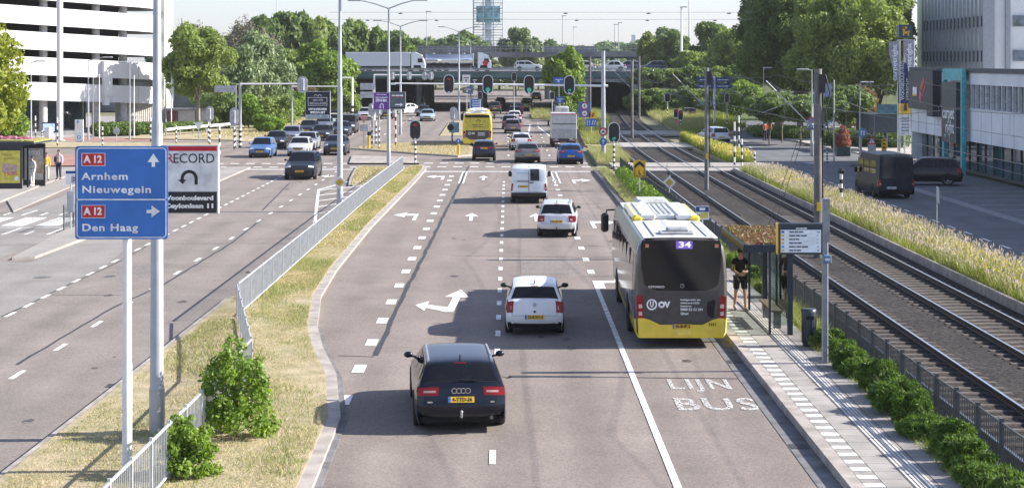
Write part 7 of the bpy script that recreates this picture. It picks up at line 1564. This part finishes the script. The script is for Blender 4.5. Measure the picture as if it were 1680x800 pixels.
# east road
t, sh = car('dark blue grey panel van on the shaded east road', 'van', (.030,.042,.062), (20.8,99.2,0), R(2.5), L=5.9, W=2.0, Ht=2.42, body_m=mat('van_dull_paint', (.026,.034,.048), .42, spec=.12), plate_white=True, plate='V-88-KXD', plate_t=12.9, wheel_r=.36)
b = MB(); b.grid(sh.patch(9.15,10.5,-.80,.80,.009,3,6)); b.build('rear_window', mat('van_tint', (.02,.028,.04), .1), t); b = MB(); b.box((0,-2.955,1.3),(.02,.012,1.9)); b.build('door_gap', BLACK, t)
for k in (-1.6,-.2,1.2):
    b = MB(); 
    for sg in (-1,1): b.grid(sh.sidepatch([(k+.6,1.32),(k-.6,1.32),(k-.6,2.0),(k+.6,2.0)], sg, .008))
    b.build('side_window', CGLASS, t)
car('black off-roader parked across the forecourt behind the dark van', 'suv', (.007,.008,.011), (25.1,107.6,0), R(78), L=4.4, W=1.84, Ht=1.68, metal=.2, wheel_r=.36)
car('white hatchback driving off on the east road', 'hatch', (.55,.60,.66), (18.75,162.5,0), R(14), L=4.5, W=1.78, Ht=1.50, lights='tall', wheel_r=.32)
car('silver car passing sideways on the far cross road', 'saloon', (.42,.45,.46), (26.0,247,0), R(-86), L=4.6, W=1.8, Ht=1.48, metal=.4, detail=0)
car('dark red car waiting behind the two red signals', 'hatch', (.05,.015,.015), (23.2,229,0), R(5), L=4.2, W=1.76, Ht=1.5, detail=0, lights='tall')
for i, (px, col, k, hd, lb) in enumerate(((866,(.45,.5,.5),'suv',-90,'pale car on the viaduct beside the silvery willow'),(1004,(.5,.53,.58),'saloon',90,'pale car on the viaduct right of the gantry mast'),(1072,(.04,.05,.08),'hatch',90,'dark car on the viaduct, right of the tunnel'),(1028,(.1,.12,.22),'hatch',90,'blue car on the viaduct above the tunnel'),(955,(.5,.5,.5),'saloon',90,'silver car on the viaduct right of the roadside tree'))):
    Y = 281+i*2; car(lb, k, col, (PX(px,Y),Y,5.82), R(hd), L=4.5, W=1.8, Ht=1.6, detail=0)
# box lorry
t = thing('box_lorry', 'silver box lorry with tail lift driving in the right lane', 'lorry', (4.98,154,0)); LB = mat('lorry_box', (.52,.53,.54), .4, .25, var=.06)
b = MB(); b.bbox((0,2.2,1.82),(2.16,4.4,2.15),.03); b.build('box_body', LB, t); b = MB(); b.box((0,-.02,1.15),(2.05,.06,.8)); b.box((0,-.04,.62),(1.9,.08,.10)); b.build('tail_lift', mat('lift_steel', (.42,.43,.45), .35, .5), t)
b = MB(); b.box((0,-.016,2.42),(2.02,.03,.75)); b.build('upper_door', LB, t); b = MB(); b.box((0,-.02,2.0),(2.06,.034,.10)); b.build('dark_joint', STEEL_D, t); b = MB(); b.box((0,-.03,2.86),(2.16,.06,.07)); b.build('red_trim', SRED, t)
b = MB(); b.bbox((0,5.5,1.35),(2.0,1.9,2.0),.18); b.build('cab', WHITEP, t); b = MB(); b.box((0,6.46,1.75),(1.8,.03,.8)); b.build('windscreen', CGLASS, t); b = MB(); b.box((0,2.7,.62),(.9,6,.22)); b.box((0,.1,.48),(1.9,.12,.2)); b.build('chassis', DARKM, t)
for y in (1.0,5.4):
    for x in (-.92,.92): b = MB(); b.tube([(x-.16,y,.42),(x-.15,y,.42),(x+.15,y,.42),(x+.16,y,.42)],[.36,.41,.41,.36],18); b.build('wheel', RUBBER, t)
for x in (-.85,.85): b = MB(); b.box((x,-.05,.60),(.28,.04,.14)); b.build('taillight', REDL, t)
b = MB(); b.box((-.05,-.07,.52),(.52,.02,.11)); b.build('number_plate', YPLATE, t)
for x in (-1.2,1.2): b = MB(); b.bbox((x,6.2,1.85),(.16,.14,.45),.04); b.build('mirror', BLACK, t)
# lorries on the viaduct
def cab(t, y0, m, z=0.):
    b = MB(); b.prism([(y0,.45),(y0+2.0,.45),(y0+2.06,1.0),(y0+1.86,1.75),(y0+1.55,2.45),(y0+.5,2.9),(y0,2.9)],'x',-1.2,1.2); b.build('cab', m, t); b = MB()
    for s in (-1,1): b.prism([(y0+.95,1.35),(y0+1.72,1.35),(y0+1.62,1.95),(y0+.95,1.95)],'x',s*1.205-.004,s*1.205+.004)
    b.build('side_window', CGLASS, t); b = MB(); b.prism([(y0+1.90,1.15),(y0+1.98,1.15),(y0+1.66,2.3),(y0+1.58,2.3)],'x',-1.05,1.05); b.build('windscreen', CGLASS, t)
    b = MB(); b.prism([(y0+.3,.45),(y0+1.5,.45),(y0+1.4,.95),(y0+.4,.95)],'x',-1.206,1.206); b.build('wheel_arch', VOID, t)
def wheels(t, ys, r=.42):
    for y in ys:
        for x in (-1.02,1.02): b = MB(); b.tube([(x-.17,y,r),(x-.15,y,r),(x+.15,y,r),(x+.17,y,r)],[r*.88,r,r,r*.88],16); b.build('wheel', RUBBER, t)
t = thing('articulated_lorry', 'white articulated lorry with long plain trailer on the viaduct', 'lorry', (PX(567,268)+.1,268,5.8), R(-90)); b = MB(); b.bbox((0,4.8,1.85),(2.45,9.6,2.05),.04); b.build('trailer_box', mat('trailer_white', (.60,.62,.64), .5, var=.03), t); b = MB(); b.box((0,4.6,.7),(2.2,9.3,.2)); b.build('chassis', DARKM, t); cab(t, 9.75, WHITEP); wheels(t, (1.2,2.3,3.4,9.6,11.2))
t = thing('tank_lorry', 'tank lorry with polished silver tank and white red cab on the viaduct', 'lorry', (PX(698,274),274,5.8), R(-90)); TANK = mat('polished_tank', (.70,.71,.73), .16, .95, var=.04)
b = MB(); b.tube([(0,.0,1.75),(0,.08,1.75),(0,.2,1.75),(0,7.2,1.75),(0,7.32,1.75),(0,7.4,1.75)],[.3,.8,.92,.92,.8,.3],24); b.build('tank', TANK, t); b = MB(); b.box((0,3.7,.66),(1.6,7.3,.2)); b.build('chassis', DARKM, t); b = MB()
for y in (1.2,3.6,5.8): b.cyl((0,y,2.6),(0,y,2.78),.24,n=12)
b.box((0,3.7,2.68),(.7,6.8,.03)); b.build('manhole_cover', STEEL, t); b = MB(); b.box((0,7.3,1.75),(1.9,.1,1.9)); b.build('end_frame', WHITEP, t); cab(t, 8.0, WHITEP); b = MB(); b.prism([(8.4+p[0],1.25+p[1]) for p in circ(.75,.05,.42,16)],'x',1.208,1.214); b.build('red_emblem', SRED, t); wheels(t, (1.0,2.1,3.2,7.9,9.4))
b = MB(); b.tube([(1.0,9.9,2.2),(1.5,10.1,2.2)],.05,6); b.bbox((1.55,10.1,1.95),(.1,.2,.5),.03); b.build('mirror', BLACK, t)
# ---------------------------------------------------------------- people
def skinned(name, joints, edges, m, parent, sub=2):
    keys = list(joints); me = bpy.data.meshes.new(name); bm = bmesh.new(); lay = bm.verts.layers.skin.verify(); V = {}
    for i, k in enumerate(keys):
        p = joints[k]; V[k] = bm.verts.new(p[:3]); V[k][lay].radius = (p[3], p[4] if len(p) > 4 else p[3]); V[k][lay].use_root = (i == 0)
    for a, c in edges: bm.edges.new((V[a], V[c]))
    bm.to_mesh(me); bm.free(); o = bpy.data.objects.new(name, me); COL.objects.link(o)
    s = o.modifiers.new('skin', 'SKIN'); s.use_smooth_shade = True; o.modifiers.new('sub', 'SUBSURF').levels = sub
    bpy.context.view_layer.update(); dg = bpy.context.evaluated_depsgraph_get(); m2 = bpy.data.meshes.new_from_object(o.evaluated_get(dg)); bpy.data.objects.remove(o)
    m2.materials.clear(); m2.materials.append(m); m2.polygons.foreach_set('use_smooth', [True]*len(m2.polygons)); o = bpy.data.objects.new(name, m2); COL.objects.link(o); o.parent = parent
    return o
SKINM = mat('skin', (.46,.27,.19), .55, var=.06); HAIR = mat('dark_hair', (.02,.015,.012), .6)
def person(label, loc, rz, h=1.75, shirt=(.02,.02,.022), legs=(.02,.02,.022), shoes=(.3,.3,.32), shorts=False, pose='stand', group=None, skirt=None, hair=HAIR, fingers=False, sleeves=.5, legskin=None, glasses=False, bag=None):
    t = thing('person', label, 'person', loc, rz, group); t.scale = (h/1.75,)*3
    st = {'stand':(.03,-.03,0), 'walk':(.20,-.18,.03)}[pose if pose in ('stand','walk') else 'walk']
    fl, fr = st[0], st[1]
    J = {'pel':(0,0,.96,.135,.10),'wst':(0,.0,1.10,.125,.09),'chs':(0,.01,1.30,.155,.105),'nck0':(0,.0,1.45,.075,.07),'nck':(0,.015,1.52,.052,.055),'hd0':(0,.03,1.58,.068,.078),'hd':(0,.035,1.66,.078,.095),'hd1':(0,.03,1.735,.055,.07),
         'hl':(-.095,0,.92,.095),'kl':(-.105,fl*.55+.03,.50,.06),'al':(-.11,fl-.02,.09,.040),'tl':(-.12,fl+.13,.035,.035),
         'hr':(.095,0,.92,.095),'kr':(.105,fr*.55+.03,.50,.06),'ar':(.11,fr-.02,.09 if pose == 'stand' else .11,.040),'tr':(.12,fr+.13,.035,.035)}
    if pose == 'walk2':
        J.update({'sl':(-.17,0,1.42,.058),'el':(-.25,.02,1.17,.043),'wl':(-.12,.22,1.10,.030),'ml':(-.06,.26,1.12,.036,.022),'sr':(.17,0,1.42,.058),'er':(.27,.03,1.17,.043),'wr':(.10,.23,1.05,.030),'mr':(.03,.26,1.07,.036,.022)})
    else:
        J.update({'sl':(-.17,0,1.42,.058),'el':(-.22,-.03,1.15,.043),'wl':(-.22,.08,.92,.030),'ml':(-.215,.10,.83,.022,.036),'sr':(.17,0,1.42,.058),'er':(.22,-.03,1.15,.043),'wr':(.22,.06,.92,.030),'mr':(.215,.09,.83,.022,.036)})
    E = [('pel','wst'),('wst','chs'),('chs','nck0'),('nck0','nck'),('nck','hd0'),('hd0','hd'),('hd','hd1'),('pel','hl'),('hl','kl'),('kl','al'),('al','tl'),('pel','hr'),('hr','kr'),('kr','ar'),('ar','tr'),('nck0','sl'),('sl','el'),('el','wl'),('wl','ml'),('nck0','sr'),('sr','er'),('er','wr'),('wr','mr')]
    if fingers:
        for s, m_, w_ in ((-1,'ml','wl'),(1,'mr','wr')):
            M = Vector(J[m_][:3]); d = (M-Vector(J[w_][:3])).normalized(); u = Vector((0,.2,1)).cross(d).normalized(); v_ = d.cross(u)
            for i, ln in enumerate((.065,.078,.072,.055)):
                o_ = M+v_*(-.027+.018*i); J[f'{m_}{i}a'] = (*(o_+d*.02),.010); J[f'{m_}{i}b'] = (*(o_+d*(.02+ln*.6)),.009); J[f'{m_}{i}c'] = (*(o_+d*(.02+ln)-u*.012),.007); E += [(m_,f'{m_}{i}a'),(f'{m_}{i}a',f'{m_}{i}b'),(f'{m_}{i}b',f'{m_}{i}c')]
            o_ = M-v_*.03-d*.02; J[m_+'ta'] = (*(o_-v_*.012),.011); J[m_+'tb'] = (*(o_-v_*.03+d*.035),.008); E += [(m_,m_+'ta'),(m_+'ta',m_+'tb')]
    skinned('body', J, E, SKINM if legskin is None else SKINM, t)
    cm = mat('cloth_%02d%02d%02d' % tuple(int(c*99) for c in shirt), shirt, .85, var=.15, scale=9); lm = mat('cloth_%02d%02d%02d' % tuple(int(c*99) for c in legs), legs, .85, var=.15, scale=9)
    g = lambda k, f: (*J[k][:3], *(r*f for r in J[k][3:]))
    lp = lambda a, c, q, r: tuple(J[a][i]*(1-q)+J[c][i]*q for i in range(3))+(r,)
    S = {'pel':(0,0,.98,.15,.115),'wst':g('wst',1.13),'chs':g('chs',1.10),'nk':(0,0,1.455,.082,.078),'sl':g('sl',1.22),'sr':g('sr',1.22),'el':lp('sl','el',sleeves*1.3 if sleeves < .7 else 1,.056),'er':lp('sr','er',sleeves*1.3 if sleeves < .7 else 1,.056)}
    SE = [('pel','wst'),('wst','chs'),('chs','nk'),('nk','sl'),('nk','sr'),('sl','el'),('sr','er')]
    if sleeves > .9: S['wl'] = g('wl',1.3); S['wr'] = g('wr',1.3); SE += [('el','wl'),('er','wr')]
    skinned('shirt', S, SE, cm, t)
    if shorts: T = {'pel':(0,0,.97,.155,.12),'hl':(-.095,0,.90,.115),'kl':lp('hl','kl',.85,.095),'hr':(.095,0,.90,.115),'kr':lp('hr','kr',.85,.095)}; TE = [('pel','hl'),('hl','kl'),('pel','hr'),('hr','kr')]
    else: T = {'pel':(0,0,.97,.148,.115),'hl':g('hl',1.12),'kl':g('kl',1.22),'al':g('al',1.5),'hr':g('hr',1.12),'kr':g('kr',1.22),'ar':g('ar',1.5)}; TE = [('pel','hl'),('hl','kl'),('kl','al'),('pel','hr'),('hr','kr'),('kr','ar')]
    skinned('shorts' if shorts else 'trousers', T, TE, lm, t)
    if skirt:
        b = MB(); rows = [[(r_*math.cos(2*math.pi*j/18), .01+r_*.75*math.sin(2*math.pi*j/18), z) for j in range(19)] for z, r_ in ((1.06,.15),(.9,.20),(.55,.24))]; b.grid(rows); b.build('skirt', mat('cloth_skirt_%d' % int(skirt[0]*100), skirt, .85), t)
    b = MB(); b.ball((0,.005,1.685),(.092,.105,.095),14,8); b.build('hair', hair, t)
    b = MB()
    for s in (-1,1): b.ball((s*.031,.122,1.665),(.012,.008,.008),8,6)
    b.build('eye', HAIR, t); b = MB(); b.tube([(0,.118,1.66),(0,.142,1.632),(0,.125,1.625)],[.008,.014,.008],6); b.build('nose', SKINM, t); b = MB(); b.box((0,.118,1.598),(.045,.012,.010)); b.build('mouth', mat('lips', (.35,.14,.12), .5), t)
    for s in (-1,1): b = MB(); b.ball((s*.083,.03,1.655),(.012,.024,.034),8,6); b.build('ear', SKINM, t)
    if glasses: b = MB(); b.box((0,.128,1.668),(.135,.02,.034)); b.build('sunglasses', BLACK, t)
    sm_ = mat('shoe_%d' % int(shoes[0]*100), shoes, .7)
    for k, (a, c) in enumerate((('al','tl'),('ar','tr'))):
        b = MB(); p = J[a]; q = J[c]; b.tube([(p[0],p[1]-.05,p[2]-.035),(p[0],p[1]+.02,p[2]-.035),(q[0],q[1],q[2]+.005),(q[0],q[1]+.05,q[2])],[.035,.05,.042,.02],10); b.build('shoe', sm_, t)
    if bag: b = MB(); b.bbox(bag[:3], bag[3:6], .03); b.build('bag', mat('bag_black', (.02,.02,.02), .7), t)
    return t
person('man in black shirt and sunglasses walking on the bus platform with forearms raised', (6.80,52.2,.18), R(180+8), 1.78, (.014,.014,.016), (.016,.016,.018), (.30,.32,.34), shorts=True, pose='walk2', fingers=True, glasses=True, sleeves=.42)
person('person in all white clothes standing before the left bus shelter posters', (*XY(53,305,.1),.1), R(150), 1.72, (.74,.73,.70), (.76,.75,.72), (.6,.58,.55), pose='stand', sleeves=1.)
person('person in a yellow jacket beside the left bus shelter', (*XY(76,296,.1),.1), R(200), 1.68, (.62,.42,.03), (.62,.55,.42), (.1,.08,.07), pose='stand', sleeves=1.)
person('man in pale pink shirt and dark trousers carrying a bag, at the left stop', (*XY(96.5,294,.1),.1), R(170), 1.80, (.70,.58,.60), (.03,.035,.05), (.02,.02,.02), pose='stand', sleeves=1., bag=(.2,.06,1.2,.12,.2,.34))
person('person in orange red top on the far east pavement, left one', at(1255,166,.08), R(20), 1.7, (.42,.09,.05), (.03,.03,.05), (.05,.05,.05), pose='stand', sleeves=1.)
person('person in bright orange top on the far east pavement, right one', at(1262,168,.08), R(-30), 1.72, (.62,.17,.05), (.04,.04,.05), (.05,.05,.05), pose='walk', sleeves=1.)
# ---------------------------------------------------------------- air
b = MB(); b.box((0,1470,15.),(3040,3080,32.6)); o = b.build('haze', None); tag(o, kind='stuff')
m = bpy.data.materials.new('haze_air'); m.use_nodes = True; t = m.node_tree; t.nodes.clear(); ov = t.nodes.new('ShaderNodeOutputMaterial'); pv = t.nodes.new('ShaderNodeVolumePrincipled')
pv.inputs['Color'].default_value = (.93,.96,1,1); pv.inputs['Density'].default_value = .0001; pv.inputs['Anisotropy'].default_value = .2; t.links.new(pv.outputs[0], ov.inputs['Volume'])
o.data.materials.append(m)
